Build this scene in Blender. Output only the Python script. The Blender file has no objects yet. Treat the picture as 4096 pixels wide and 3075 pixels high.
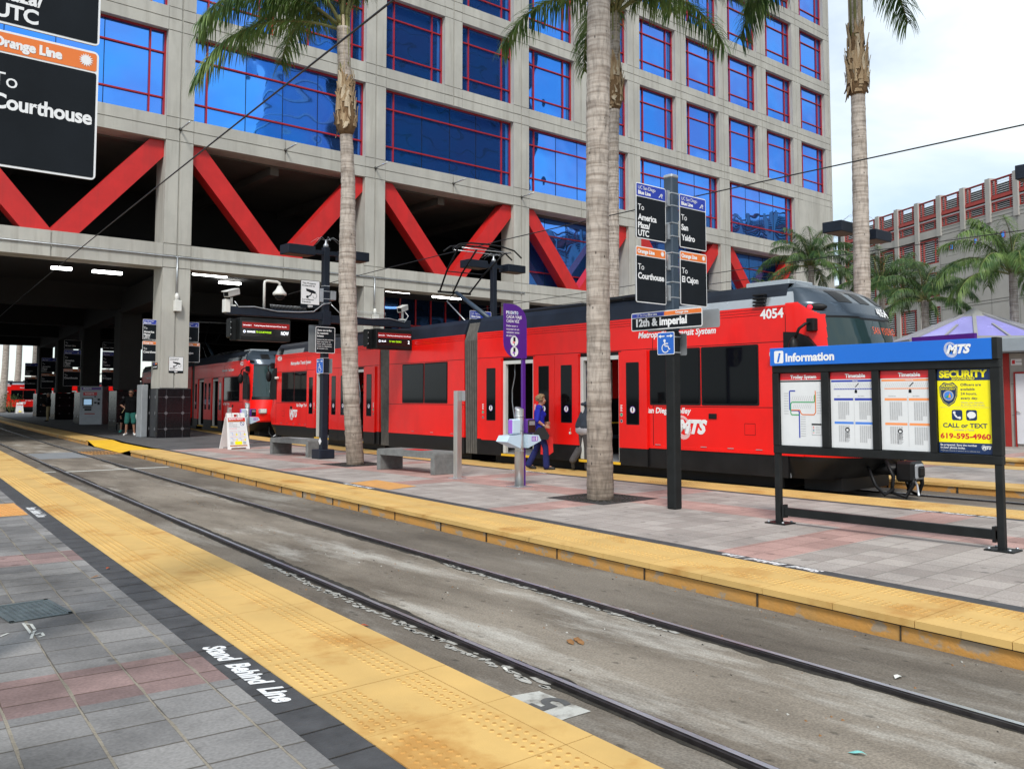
import bpy, math, random
import numpy as np
from mathutils import Vector, Matrix

# ------------------------------------------------------------------ camera, sky, sun
C = bpy.context.scene
TH, PITCH, FPX, CX, CY, EYE = .7071, .0637, 3500., 2048., 1370., 1.55
s_, c_ = math.sin(TH), math.cos(TH)
RIGHT = Vector((c_, -s_, 0))
FW = Vector((s_ * math.cos(PITCH), c_ * math.cos(PITCH), math.sin(PITCH)))
UP = Vector((-s_ * math.sin(PITCH), -c_ * math.sin(PITCH), math.cos(PITCH)))
O = Vector((0, 0, EYE))
cam = bpy.data.cameras.new('camera')
cam.lens = 36 * FPX / 4096
cam.sensor_width = 36
cam.shift_y = -(1537.5 - CY) / 4096
cam.clip_start, cam.clip_end = .1, 4000
co = bpy.data.objects.new('camera', cam)
M3 = Matrix((RIGHT, UP, -FW)).transposed()
co.matrix_world = Matrix.Translation(O) @ M3.to_4x4()
C.collection.objects.link(co)
C.camera = co

C.view_settings.view_transform = 'Standard'
C.view_settings.look = 'None'
C.view_settings.exposure = 1.0
C.view_settings.gamma = 1

SUN_EL, SUN_AZ = math.radians(48), math.radians(-134)     # azimuth from +Y towards +X
w = bpy.data.worlds.new('World'); C.world = w; w.use_nodes = True
nt = w.node_tree; N = nt.nodes; L = nt.links
bg = N['Background']; bg.inputs[1].default_value = .085
sky = N.new('ShaderNodeTexSky'); sky.sky_type = 'NISHITA'; sky.sun_disc = False
sky.sun_elevation = SUN_EL; sky.sun_rotation = SUN_AZ; sky.air_density = 1; sky.dust_density = .8; sky.ozone_density = 2.5
tc = N.new('ShaderNodeTexCoord')
mp = N.new('ShaderNodeMapping'); mp.inputs['Scale'].default_value = (1.6, 1.6, 5.5)
mp.inputs['Location'].default_value = (3.1, 1.7, .4)
no = N.new('ShaderNodeTexNoise'); no.inputs['Scale'].default_value = 1.25; no.inputs['Detail'].default_value = 8; no.inputs['Roughness'].default_value = .52
no.inputs['Distortion'].default_value = .35
rp = N.new('ShaderNodeMapRange'); rp.inputs[1].default_value = .36; rp.inputs[2].default_value = .60
rp.inputs[3].default_value = .38; rp.inputs[4].default_value = 1.
mx = N.new('ShaderNodeMix'); mx.data_type = 'RGBA'
mx.inputs['B'].default_value = (6.35, 6.95, 7.2, 1)
L.new(tc.outputs['Generated'], mp.inputs[0]); L.new(mp.outputs[0], no.inputs[0]); L.new(no.outputs[0], rp.inputs[0])
L.new(rp.outputs[0], mx.inputs['Factor']); L.new(sky.outputs[0], mx.inputs['A']); L.new(mx.outputs['Result'], bg.inputs[0])
sun = bpy.data.lights.new('sun', 'SUN'); sun.energy = 1.5; sun.angle = math.radians(13); sun.color = (1, .96, .9)
so = bpy.data.objects.new('sun', sun); C.collection.objects.link(so)
sd = Vector((math.sin(SUN_AZ) * math.cos(SUN_EL), math.cos(SUN_AZ) * math.cos(SUN_EL), math.sin(SUN_EL)))
so.rotation_euler = sd.to_track_quat('Z', 'Y').to_euler()

# ------------------------------------------------------------------ helpers
def ray(px, py): return FW + RIGHT * ((px - CX) / FPX) + UP * ((CY - py) / FPX)
def G(px, py, z=0.):                 # a photo pixel to the point of the level z it shows
    d = ray(px, py); return O + d * ((z - EYE) / d.z)
def AT(px, py, dist): return O + ray(px, py) * dist
R = math.radians

MATS = {}
def newmat(name):
    m = bpy.data.materials.new(name); m.use_nodes = True; MATS[name] = m
    return m, m.node_tree.nodes, m.node_tree.links, m.node_tree.nodes['Principled BSDF']
def lin(r, g, b):
    f = lambda v: ((v / 255 + .055) / 1.055) ** 2.4 if v > 10 else v / 255 / 12.92
    return (f(r), f(g), f(b), 1)
def mat(name, col, rough=.6, metal=0, var=.12, scale=3., bump=0, bscale=60, coat=0, spec=.5, stretch=(1, 1, 1), emit=None, col2=None, lo=.35, hi=.7):
    m, n, l, p = newmat(name)
    if len(col) == 3: col = (*col, 1)
    p.inputs['Roughness'].default_value = rough; p.inputs['Metallic'].default_value = metal
    p.inputs['Specular IOR Level'].default_value = spec
    p.inputs['Coat Weight'].default_value = coat; p.inputs['Coat Roughness'].default_value = .08
    p.inputs['Base Color'].default_value = col
    if emit:
        p.inputs['Emission Color'].default_value = col; p.inputs['Emission Strength'].default_value = emit
        return m
    t = n.new('ShaderNodeTexCoord'); mpn = n.new('ShaderNodeMapping'); mpn.inputs['Scale'].default_value = stretch
    l.new(t.outputs['Object'], mpn.inputs[0])
    if var or col2:
        a = n.new('ShaderNodeTexNoise'); a.inputs['Scale'].default_value = scale; a.inputs['Detail'].default_value = 7; a.inputs['Roughness'].default_value = .6
        l.new(mpn.outputs[0], a.inputs[0])
        r = n.new('ShaderNodeMapRange'); r.inputs[1].default_value = lo; r.inputs[2].default_value = hi
        l.new(a.outputs[0], r.inputs[0])
        mm = n.new('ShaderNodeMix'); mm.data_type = 'RGBA'
        c2 = col2 or tuple(min(1, v * (1 + var)) for v in col[:3])
        mm.inputs['A'].default_value = tuple(v * (1 - var) for v in col[:3]) + (1,) if not col2 else col
        mm.inputs['B'].default_value = tuple(c2[:3]) + (1,)
        l.new(r.outputs[0], mm.inputs['Factor']); l.new(mm.outputs['Result'], p.inputs['Base Color'])
        rr = n.new('ShaderNodeMapRange'); rr.inputs[3].default_value = max(.02, rough - .06); rr.inputs[4].default_value = min(1, rough + .08)
        l.new(a.outputs[0], rr.inputs[0]); l.new(rr.outputs[0], p.inputs['Roughness'])
    if bump:
        b = n.new('ShaderNodeTexNoise'); b.inputs['Scale'].default_value = bscale; b.inputs['Detail'].default_value = 4
        l.new(t.outputs['Object'], b.inputs[0])
        bn = n.new('ShaderNodeBump'); bn.inputs['Strength'].default_value = bump; bn.inputs['Distance'].default_value = .02
        l.new(b.outputs[0], bn.inputs['Height']); l.new(bn.outputs[0], p.inputs['Normal'])
    return m

def streaks(name, col, amount, sx, sz, lo, hi, dark=True):
    """weather marks over a material's own colour"""
    m = MATS[name]; n, l = m.node_tree.nodes, m.node_tree.links; p = n['Principled BSDF']; src = p.inputs['Base Color'].links[0].from_socket
    t = n.new('ShaderNodeTexCoord'); mpn = n.new('ShaderNodeMapping'); mpn.inputs['Scale'].default_value = (sx, sx, sz); a = n.new('ShaderNodeTexNoise'); a.inputs['Scale'].default_value = 1; a.inputs['Detail'].default_value = 8; a.inputs['Roughness'].default_value = .62
    l.new(t.outputs['Object'], mpn.inputs[0]); l.new(mpn.outputs[0], a.inputs[0]); r = n.new('ShaderNodeMapRange'); r.inputs[1].default_value = lo; r.inputs[2].default_value = hi; r.inputs[3].default_value = amount; r.inputs[4].default_value = 0
    l.new(a.outputs[0], r.inputs[0]); x = n.new('ShaderNodeMix'); x.data_type = 'RGBA'; x.inputs['B'].default_value = (*col, 1); l.new(src, x.inputs['A']); l.new(r.outputs[0], x.inputs['Factor']); l.new(x.outputs['Result'], p.inputs['Base Color'])
class MB:
    """collects shapes of one mesh"""
    def __init__(self, T=None):
        self.v, self.f, self.m, self.s, self.mats = [], [], [], [], []
        self.T = T
    def mi(self, name):
        if name not in self.mats: self.mats.append(name)
        return self.mats.index(name)
    def add(self, vs, fs, mat, smooth=False, T=None):
        o = len(self.v); k = self.mi(mat)
        if T is not None: vs = [T @ Vector(p) for p in vs]
        if self.T is not None: vs = [self.T @ Vector(p) for p in vs]
        self.v.extend([tuple(p) for p in vs])
        for f in fs:
            self.f.append(tuple(i + o for i in f)); self.m.append(k); self.s.append(smooth)
    def box(self, x0, x1, y0, y1, z0, z1, mat, T=None):
        vs = [(x, y, z) for x in (x0, x1) for y in (y0, y1) for z in (z0, z1)]
        self.add(vs, [(0, 1, 3, 2), (4, 6, 7, 5), (0, 4, 5, 1), (2, 3, 7, 6), (0, 2, 6, 4), (1, 5, 7, 3)], mat, False, T)
    def bbox(self, x0, x1, y0, y1, z0, z1, b, mat, T=None):          # box with chamfered edges
        vs, idx = [], {}
        X, Y, Z = (x0, x1), (y0, y1), (z0, z1)
        for i in (0, 1):
            for j in (0, 1):
                for k in (0, 1):
                    sx, sy, sz = (b, -b)[i], (b, -b)[j], (b, -b)[k]
                    for a, p in enumerate(((X[i], Y[j] + sy, Z[k] + sz), (X[i] + sx, Y[j], Z[k] + sz), (X[i] + sx, Y[j] + sy, Z[k]))):
                        idx[i, j, k, a] = len(vs); vs.append(p)
        fs = []
        q = ((0, 0), (0, 1), (1, 1), (1, 0))
        for e in (0, 1):
            fs.append([idx[e, a, c, 0] for a, c in q]); fs.append([idx[a, e, c, 1] for a, c in q]); fs.append([idx[a, c, e, 2] for a, c in q])
        for a in (0, 1):
            for c in (0, 1):
                fs.append([idx[0, a, c, 1], idx[1, a, c, 1], idx[1, a, c, 2], idx[0, a, c, 2]])
                fs.append([idx[a, 0, c, 0], idx[a, 1, c, 0], idx[a, 1, c, 2], idx[a, 0, c, 2]])
                fs.append([idx[a, c, 0, 0], idx[a, c, 1, 0], idx[a, c, 1, 1], idx[a, c, 0, 1]])
        for i in (0, 1):
            for j in (0, 1):
                for k in (0, 1): fs.append([idx[i, j, k, a] for a in range(3)])
        self.add(vs, fs, mat, False, T)
    def tube(self, pts, r, mat, n=8, smooth=True, caps=True, T=None):
        pts = [Vector(p) for p in pts]
        rs = r if isinstance(r, (list, tuple)) else [r] * len(pts)
        vs, fs = [], []
        ref = None
        for i, p in enumerate(pts):
            d = (pts[min(i + 1, len(pts) - 1)] - pts[max(i - 1, 0)]).normalized()
            if ref is None: ref = Vector((0, 0, 1)) if abs(d.z) < .9 else Vector((1, 0, 0))
            a = d.cross(ref).normalized(); b = a.cross(d).normalized(); ref = b
            for k in range(n):
                t = 2 * math.pi * (k + .5) / n
                vs.append(p + a * (rs[i] * math.cos(t)) + b * (rs[i] * math.sin(t)))
        for i in range(len(pts) - 1):
            for k in range(n):
                k2 = (k + 1) % n
                fs.append((i * n + k, i * n + k2, (i + 1) * n + k2, (i + 1) * n + k))
        if caps:
            fs.append(tuple(range(n - 1, -1, -1))); fs.append(tuple((len(pts) - 1) * n + k for k in range(n)))
        self.add(vs, fs, mat, smooth, T)
    def cyl(self, p0, p1, r, mat, n=16, r1=None, T=None, smooth=True): self.tube([p0, p1], [r, r if r1 is None else r1], mat, n, smooth, True, T)
    def bar(self, p0, p1, wd, ht, mat, up=(0, 0, 1), T=None):       # rectangular bar
        p0, p1 = Vector(p0), Vector(p1); d = (p1 - p0).normalized()
        a = d.cross(Vector(up)).normalized() * (wd / 2); b = a.cross(d).normalized() * (ht / 2)
        vs = [p + a * i + b * j for p in (p0, p1) for i, j in ((-1, -1), (1, -1), (1, 1), (-1, 1))]
        self.add(vs, [(0, 1, 2, 3), (7, 6, 5, 4), (0, 4, 5, 1), (1, 5, 6, 2), (2, 6, 7, 3), (3, 7, 4, 0)], mat, False, T)
    def lathe(self, prof, mat, n=20, T=None, smooth=True, cx=0, cy=0):
        vs, fs = [], []
        for r, z in prof:
            for k in range(n):
                t = 2 * math.pi * k / n; vs.append((cx + r * math.cos(t), cy + r * math.sin(t), z))
        for i in range(len(prof) - 1):
            for k in range(n): fs.append((i * n + k, i * n + (k + 1) % n, (i + 1) * n + (k + 1) % n, (i + 1) * n + k))
        fs.append(tuple(range(n - 1, -1, -1))); fs.append(tuple((len(prof) - 1) * n + k for k in range(n)))
        self.add(vs, fs, mat, smooth, T)
    def prism(self, poly, n0, n1, mat, T=None, sides=None):           # outline in u,v extruded along the normal
        k = len(poly)
        vs = [(x, y, n0) for x, y in poly] + [(x, y, n1) for x, y in poly]
        self.add(vs, [tuple(range(k, 2 * k)), tuple(range(k - 1, -1, -1))], mat, False, T)
        self.add(vs, [(i, (i + 1) % k, (i + 1) % k + k, i + k) for i in range(k)], sides or mat, False, T)
    def poly(self, pts, n, mat, T=None): self.add([(x, y, n) for x, y in pts], [tuple(range(len(pts)))], mat, False, T)
    def rect(self, x0, y0, x1, y1, n, mat, T=None): self.poly([(x0, y0), (x1, y0), (x1, y1), (x0, y1)], n, mat, T)
    def disc(self, x, y, r, n, mat, T=None, k=20, ry=None):
        self.poly([(x + r * math.cos(2 * math.pi * i / k), y + (ry or r) * math.sin(2 * math.pi * i / k)) for i in range(k)], n, mat, T)
    def ring(self, x, y, r0, r1, n, mat, T=None, k=24):
        vs = [(x + r * math.cos(2 * math.pi * i / k), y + r * math.sin(2 * math.pi * i / k), n) for r in (r0, r1) for i in range(k)]
        self.add(vs, [(i, (i + 1) % k, k + (i + 1) % k, k + i) for i in range(k)], mat, False, T)
    def line(self, pts, wd, n, mat, T=None):                          # flat stroke
        for (x0, y0), (x1, y1) in zip(pts, pts[1:]):
            l = math.hypot(x1 - x0, y1 - y0) or 1; a, b = -(y1 - y0) / l * wd / 2, (x1 - x0) / l * wd / 2
            self.poly([(x0 - a, y0 - b), (x1 - a, y1 - b), (x1 + a, y1 + b), (x0 + a, y0 + b)], n, mat, T)
    def sphere(self, c, r, mat, T=None, n=14, m=8):
        rr = r if isinstance(r, (tuple, list)) else (r, r, r)
        vs = [(c[0], c[1], c[2] - rr[2])]; fs = []
        for j in range(1, m):
            a = -math.pi / 2 + math.pi * j / m
            for k in range(n):
                t = 2 * math.pi * k / n
                vs.append((c[0] + rr[0] * math.cos(a) * math.cos(t), c[1] + rr[1] * math.cos(a) * math.sin(t), c[2] + rr[2] * math.sin(a)))
        vs.append((c[0], c[1], c[2] + rr[2])); e = len(vs) - 1
        for k in range(n):
            fs.append((0, 1 + (k + 1) % n, 1 + k)); fs.append((e, e - n + k, e - n + (k + 1) % n))
            for j in range(m - 2): fs.append((1 + j * n + k, 1 + j * n + (k + 1) % n, 1 + (j + 1) * n + (k + 1) % n, 1 + (j + 1) * n + k))
        self.add(vs, fs, mat, True, T)
    def text(self, s, x, y, h, mat, T=None, n=.003, bold=.02, align='l', shear=0., maxw=None, spc=1., wide=1.):
        vs, fs, x0, x1 = glyphs(s, bold, shear, spc)
        k = h / .69; sx = k * wide
        if maxw and (x1 - x0) * sx > maxw: sx = maxw / (x1 - x0)
        wd = (x1 - x0) * sx
        ox = x - x0 * sx - {'l': 0, 'c': wd / 2, 'r': wd}[align]
        self.add([(ox + a * sx, y + b * k, n) for a, b in vs], fs, mat, False, T)
        return wd
    def mesh(self, name, off=None):
        me = bpy.data.meshes.new(name)
        v = self.v if off is None else [(a - off[0], b - off[1], c - off[2]) for a, b, c in self.v]
        me.from_pydata(v, [], self.f)
        for k in self.mats: me.materials.append(MATS[k])
        me.polygons.foreach_set('material_index', self.m)
        me.polygons.foreach_set('use_smooth', self.s)
        me.update()
        return me
    def build(self, name, parent=None, off=None, label=None, cat=None, group=None, kind=None, loc=None):
        if off is None and parent is not None: off = BASE.get(parent.name)
        o = bpy.data.objects.new(name, self.mesh(name, off)); C.collection.objects.link(o)
        if parent is not None:
            o.parent = parent
            BASE[o.name] = BASE.get(parent.name)
        else: BASE[o.name] = None
        if loc is not None: o.location = loc
        return tag(o, label, cat, group, kind)
BASE = {}
_GL = {}
def glyphs(s, bold, shear, spc):
    key = (s, bold, shear, spc)
    if key not in _GL:
        cu = bpy.data.curves.new('t', 'FONT'); cu.body = s; cu.size = 1; cu.resolution_u = 3; cu.offset = bold; cu.shear = shear; cu.space_character = spc
        ob = bpy.data.objects.new('t', cu); me = bpy.data.meshes.new_from_object(ob)
        vs = [(v.co.x, v.co.y) for v in me.vertices]; fs = [tuple(p.vertices) for p in me.polygons]
        bpy.data.objects.remove(ob); bpy.data.curves.remove(cu); bpy.data.meshes.remove(me)
        xs = [a for a, b in vs] or [0, 1]
        _GL[key] = (vs, fs, min(xs), max(xs))
    return _GL[key]
def tag(o, label=None, cat=None, group=None, kind=None):
    if label: o['label'] = label
    if cat: o['category'] = cat
    if group: o['group'] = group
    if kind: o['kind'] = kind
    return o
def thing(name, label, cat, loc=(0, 0, 0), group=None, local=False, rotz=0):
    """an Empty at the base of a thing; its parts are given in world coordinates unless local"""
    o = bpy.data.objects.new(name, None); C.collection.objects.link(o); o.location = loc; o.rotation_euler = (0, 0, rotz)
    o.empty_display_size = .2
    BASE[o.name] = None if local else tuple(loc)
    return tag(o, label, cat, group)
def dup(o, parent=None, **kw):
    c = o.copy(); C.collection.objects.link(c); BASE[c.name] = BASE.get(o.name)
    if parent is not None: c.parent = parent
    for ch in [q for q in bpy.data.objects if q.parent == o]: dup(ch, c)
    for k, v in kw.items():
        if k in ('location', 'rotation_euler', 'scale'): setattr(c, k, v)
        else: c[k] = v
    return c
def TP(o, u, v):
    u, v = Vector(u).normalized(), Vector(v).normalized(); n = u.cross(v)
    m = Matrix((u, v, n)).transposed().to_4x4(); m.translation = Vector(o); return m
def rrect(x0, y0, x1, y1, r, k=4):
    out = []
    for cx, cy, a in ((x1 - r, y1 - r, 0), (x0 + r, y1 - r, 90), (x0 + r, y0 + r, 180), (x1 - r, y0 + r, 270)):
        for i in range(k + 1):
            t = R(a + 90 * i / k); out.append((cx + r * math.cos(t), cy + r * math.sin(t)))
    return out
XU, YU, ZU = (1, 0, 0), (0, 1, 0), (0, 0, 1)
SOUTH = lambda o: TP(o, (1, 0, 0), ZU)        # a face looking towards -Y
WEST = lambda o: TP(o, (0, -1, 0), ZU)        # a face looking towards -X

# ------------------------------------------------------------------ materials
mat('concrete', (.46, .45, .405), .85, var=.10, scale=1.1, bump=.15, bscale=40, stretch=(1, 1, .35))
mat('soffit_shaded', (.11, .10, .085), .9, var=.12, scale=1)  # the concrete again, with the shade of the open storey in its colour
mat('concrete_shaded', (.020, .019, .018), .9, var=.2, scale=.8)  # concrete under the building, its deep shade painted into the base colour
mat('concrete_groove', (.17, .165, .145), .95, var=.1)
mat('brace_red', (.56, .017, .016), .42, var=.1, scale=1.5)
mat('frame_red', (.36, .007, .012), .45, var=.05)
mat('tram_red', (.82, .009, .006), .3, var=.04, scale=1.2, coat=.12, spec=.28)
mat('tram_brow', (.055, .075, .10), .22, metal=.35, var=.12, scale=2)
mat('windscreen', (.02, .04, .042), .05, var=0, spec=.5)
mat('shirt_grey', (.38, .36, .38), .85, var=.1)
mat('tram_black', (.009, .009, .010), .45, var=.3, scale=3, spec=.22)
mat('tram_roof', (.014, .019, .030), .45, var=.25, scale=1.5, spec=.25)
mat('tram_silver', (.42, .45, .48), .25, metal=.55, var=.1, scale=1)
mat('tram_glass', (.003, .004, .005), .05, var=0, spec=.13)
mat('tram_white', (.62, .63, .6), .4, var=.05)
mat('bellows', (.085, .08, .072), .75, var=.25, scale=6)
mat('white', (.8, .8, .79), .5, var=.03)
mat('sign_white', (.78, .79, .8), .4, var=.02)
mat('sign_black', (.010, .013, .017), .6, var=.2, scale=2, spec=.12)
mat('sign_blue', lin(38, 60, 165), .35, var=.04)
mat('sign_orange', lin(225, 118, 45), .35, var=.04)
mat('access_blue', lin(20, 95, 190), .35, var=.04)
mat('header_blue', lin(12, 105, 205), .32, var=.06, scale=1.5)
mat('poster_red', lin(205, 32, 40), .4, var=.04)
mat('poster_white', (.7, .72, .73), .35, var=.04)
mat('poster_navy', lin(15, 45, 90), .35, var=.06)
mat('poster_yellow', lin(248, 236, 10), .35, var=.03)
mat('poster_grey', (.42, .43, .44), .5, var=.1, scale=30)
mat('poster_green', lin(40, 160, 90), .4, var=0)
mat('poster_orange', lin(240, 150, 90), .4, var=0)
mat('poster_lblue', lin(70, 130, 220), .4, var=0)
mat('pink', lin(240, 130, 140), .4, var=0)
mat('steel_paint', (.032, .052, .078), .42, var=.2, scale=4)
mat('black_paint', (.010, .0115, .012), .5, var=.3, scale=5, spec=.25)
mat('lamp_paint', (.009, .014, .025), .5, var=.2, scale=4, spec=.3)
mat('lamp_lens', (.10, .055, .03), .6, var=.1)
mat('galv', (.5, .52, .54), .38, metal=.7, var=.15, scale=8)
mat('stainless', (.58, .58, .56), .3, metal=.85, var=.12, scale=6, stretch=(1, 1, .2))
mat('plate_grey', (.33, .35, .37), .5, metal=.4, var=.1)
mat('camera_white', (.68, .68, .64), .45, var=.06)
mat('purple', lin(78, 22, 130), .35, var=.05)
mat('purple_light', lin(150, 90, 200), .35, var=.05)
mat('validator_blue', lin(190, 212, 228), .4, var=.04)
mat('bench_stone', (.16, .165, .16), .85, var=.3, scale=7, bump=.3, bscale=60, lo=.25, hi=.75)
mat('granite', (.010, .010, .012), .16, var=.3, scale=30, spec=.3)
mat('granite_light', (.12, .12, .13), .3, var=.2, scale=30)
mat('tactile_worn', lin(172, 128, 62), .85, var=.15, scale=20)
mat('gap_dark', (.05, .035, .02), .95, var=.3)
mat('pale_rubble', (.42, .41, .38), .95, var=.25, scale=18, bump=.8, bscale=45, col2=(.2, .19, .17), lo=.45, hi=.7)
mat('tactile', lin(202, 166, 100), .75, var=.13, scale=1.4, bump=.1, bscale=120, lo=.3, hi=.75)
mat('kerb_paint', lin(196, 142, 70), .85, var=0, scale=5, bump=.3, bscale=35, col2=lin(178, 138, 82), lo=.42, hi=.72)
mat('orange_tactile', lin(205, 150, 85), .8, var=.12, scale=6)
mat('ramp_yellow', lin(228, 180, 40), .7, var=.08, scale=3)
mat('border_black', (.055, .056, .06), .75, var=.3, scale=5, bump=.2)
mat('rail_steel', (.06, .055, .058), .42, metal=.7, var=.3, scale=10)
mat('rail_shine', (.66, .68, .72), .38, metal=.9, var=.12, scale=2)
mat('rail_dirt', (.03, .026, .02), .95, var=.5, scale=14, bump=.6, bscale=50)
mat('iron_grate', (.045, .045, .045), .7, metal=.3, var=.3, scale=20)
mat('grate_teal', (.13, .16, .165), .55, metal=.5, var=.2, scale=10)
mat('paint_white', (.62, .62, .57), .8, var=.2, scale=18, col2=(.42, .42, .4), lo=.5, hi=.8)
mat('paint_dark', (.09, .09, .09), .85, var=.2, scale=14)
mat('wire', (.02, .02, .022), .5, var=0)
mat('light_tube', (1, 1, .97), emit=6)
mat('led_orange', lin(235, 85, 20), emit=.45)
mat('led_white', (.9, .93, 1), emit=.75)
mat('led_green', lin(165, 215, 20), emit=.7)
mat('led_red', lin(255, 30, 50), emit=.8)
mat('screen_black', (.012, .012, .012), .2, var=0)
mat('screen_red', lin(110, 8, 8), emit=.42)
mat('tvm_screen', lin(150, 185, 215), emit=.35)
mat('tvm_grey', (.30, .31, .33), .45, metal=.3, var=.08)
mat('door_white', (.68, .69, .73), .45, var=.04)
mat('kiosk_wall', (.34, .33, .30), .8, var=.12, scale=1.5)
mat('kiosk_red', (.32, .02, .015), .5, var=.08)
mat('fascia_grey', (.27, .31, .34), .5, var=.06)
mat('mullion_grey', (.30, .30, .29), .6, var=.06)
mat('louver_white', (.72, .74, .75), .55, var=.05)
mat('louver_red', (.40, .045, .035), .5, var=.08)
mat('garage_wall', (.43, .415, .385), .85, var=.08, scale=.5)
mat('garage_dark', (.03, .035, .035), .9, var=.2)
mat('skin', (.50, .25, .16), .55, var=.06, scale=20)
mat('skin_dark', (.30, .15, .095), .55, var=.06, scale=20)
mat('hair_blond', (.36, .24, .12), .7, var=0, scale=28, stretch=(1, 1, 2.2), col2=(.09, .05, .025), lo=.42, hi=.6)
mat('hair_dark', (.03, .025, .022), .7, var=.2)
mat('hair_grey', (.20, .19, .18), .7, var=.3, scale=40)
mat('cloth_blue', lin(15, 30, 165), .8, var=.1, scale=9, bump=.4, bscale=14)
mat('cloth_denim', lin(16, 26, 86), .85, var=.2, scale=9, bump=.4, bscale=14)
mat('cloth_navy', (.028, .036, .052), .9, var=.2, scale=8, bump=.5, bscale=12)
mat('cloth_grey', (.06, .054, .054), .9, var=.2, scale=8, bump=.5, bscale=14)
mat('cloth_black', (.005, .005, .006), .9, var=.2, spec=.08)
mat('cloth_green', lin(25, 92, 84), .85, var=.15, scale=8, bump=.4, bscale=14)
mat('cloth_khaki', (.30, .23, .12), .85, var=.15, scale=8)
mat('cloth_white', (.7, .7, .68), .8, var=.06)
mat('cloth_red', (.45, .012, .012), .8, var=.12)
mat('shoe_black', (.02, .02, .02), .5, var=.2)
mat('shoe_teal', lin(60, 185, 170), .6, var=.1)
mat('bag_red', (.62, .010, .008), .35, var=.08)
mat('leather_black', (.01, .01, .011), .4, var=.2)
mat('lips', (.42, .10, .08), .5, var=0)
mat('leaf_dry', (.25, .12, .04), .8, var=.3, scale=20)
mat('leaf_red', (.30, .06, .02), .8, var=.3, scale=20)
mat('litter_white', (.6, .6, .56), .8, var=.1)
mat('litter_teal', lin(120, 190, 185), .7, var=.1)
mat('palm_boot', (.26, .165, .085), .9, var=0, scale=11, stretch=(1, 1, .25), bump=.6, bscale=40, col2=(.42, .32, .2), lo=.35, hi=.68)
mat('palm_boot_pale', (.50, .41, .29), .85, var=.2, scale=9, stretch=(1, 1, .2), bump=.4)
mat('palm_fibre', (.16, .095, .045), .95, var=.3, scale=30)
mat('rachis', (.20, .20, .07), .6, var=.15)
mat('planter', (.25, .08, .05), .8, var=.1)
streaks('concrete', (.30, .285, .245), .55, 2.6, .22, .36, .50)
streaks('concrete', (.36, .35, .32), .6, .35, .35, .38, .55)
streaks('tactile', lin(170, 118, 48)[:3], .75, 1.1, 1, .34, .46)
streaks('tactile', lin(120, 88, 50)[:3], .6, 6, 1, .27, .33)
streaks('kerb_paint', (.30, .27, .22), .8, 4, 6, .38, .44)
streaks('tram_red', (.55, .012, .010), .35, .9, .5, .38, .52)
streaks('brace_red', (.40, .02, .018), .5, 2.2, .3, .36, .52)
streaks('white', (.55, .54, .50), .5, 3, 1, .36, .5)
def leafmat(name, c, c2):
    m, n, l, p = newmat(name)
    t = n.new('ShaderNodeTexCoord'); a = n.new('ShaderNodeTexNoise'); a.inputs['Scale'].default_value = 2.2; a.inputs['Detail'].default_value = 5
    l.new(t.outputs['Object'], a.inputs[0])
    mm = n.new('ShaderNodeMix'); mm.data_type = 'RGBA'; mm.inputs['A'].default_value = (*c, 1); mm.inputs['B'].default_value = (*c2, 1)
    r = n.new('ShaderNodeMapRange'); r.inputs[1].default_value = .38; r.inputs[2].default_value = .62
    l.new(a.outputs[0], r.inputs[0]); l.new(r.outputs[0], mm.inputs['Factor']); l.new(mm.outputs['Result'], p.inputs['Base Color'])
    p.inputs['Roughness'].default_value = .5
    tr = n.new('ShaderNodeBsdfTranslucent'); mx = n.new('ShaderNodeMixShader'); mx.inputs[0].default_value = .3
    l.new(mm.outputs['Result'], tr.inputs[0])
    l.new(p.outputs[0], mx.inputs[1]); l.new(tr.outputs[0], mx.inputs[2]); l.new(mx.outputs[0], n['Material Output'].inputs[0])
leafmat('palm_leaf', (.055, .13, .03), (.20, .30, .08))
leafmat('palm_leaf_dark', (.03, .085, .022), (.11, .19, .05))
leafmat('bush_leaf', (.03, .075, .02), (.11, .15, .04))
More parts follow.
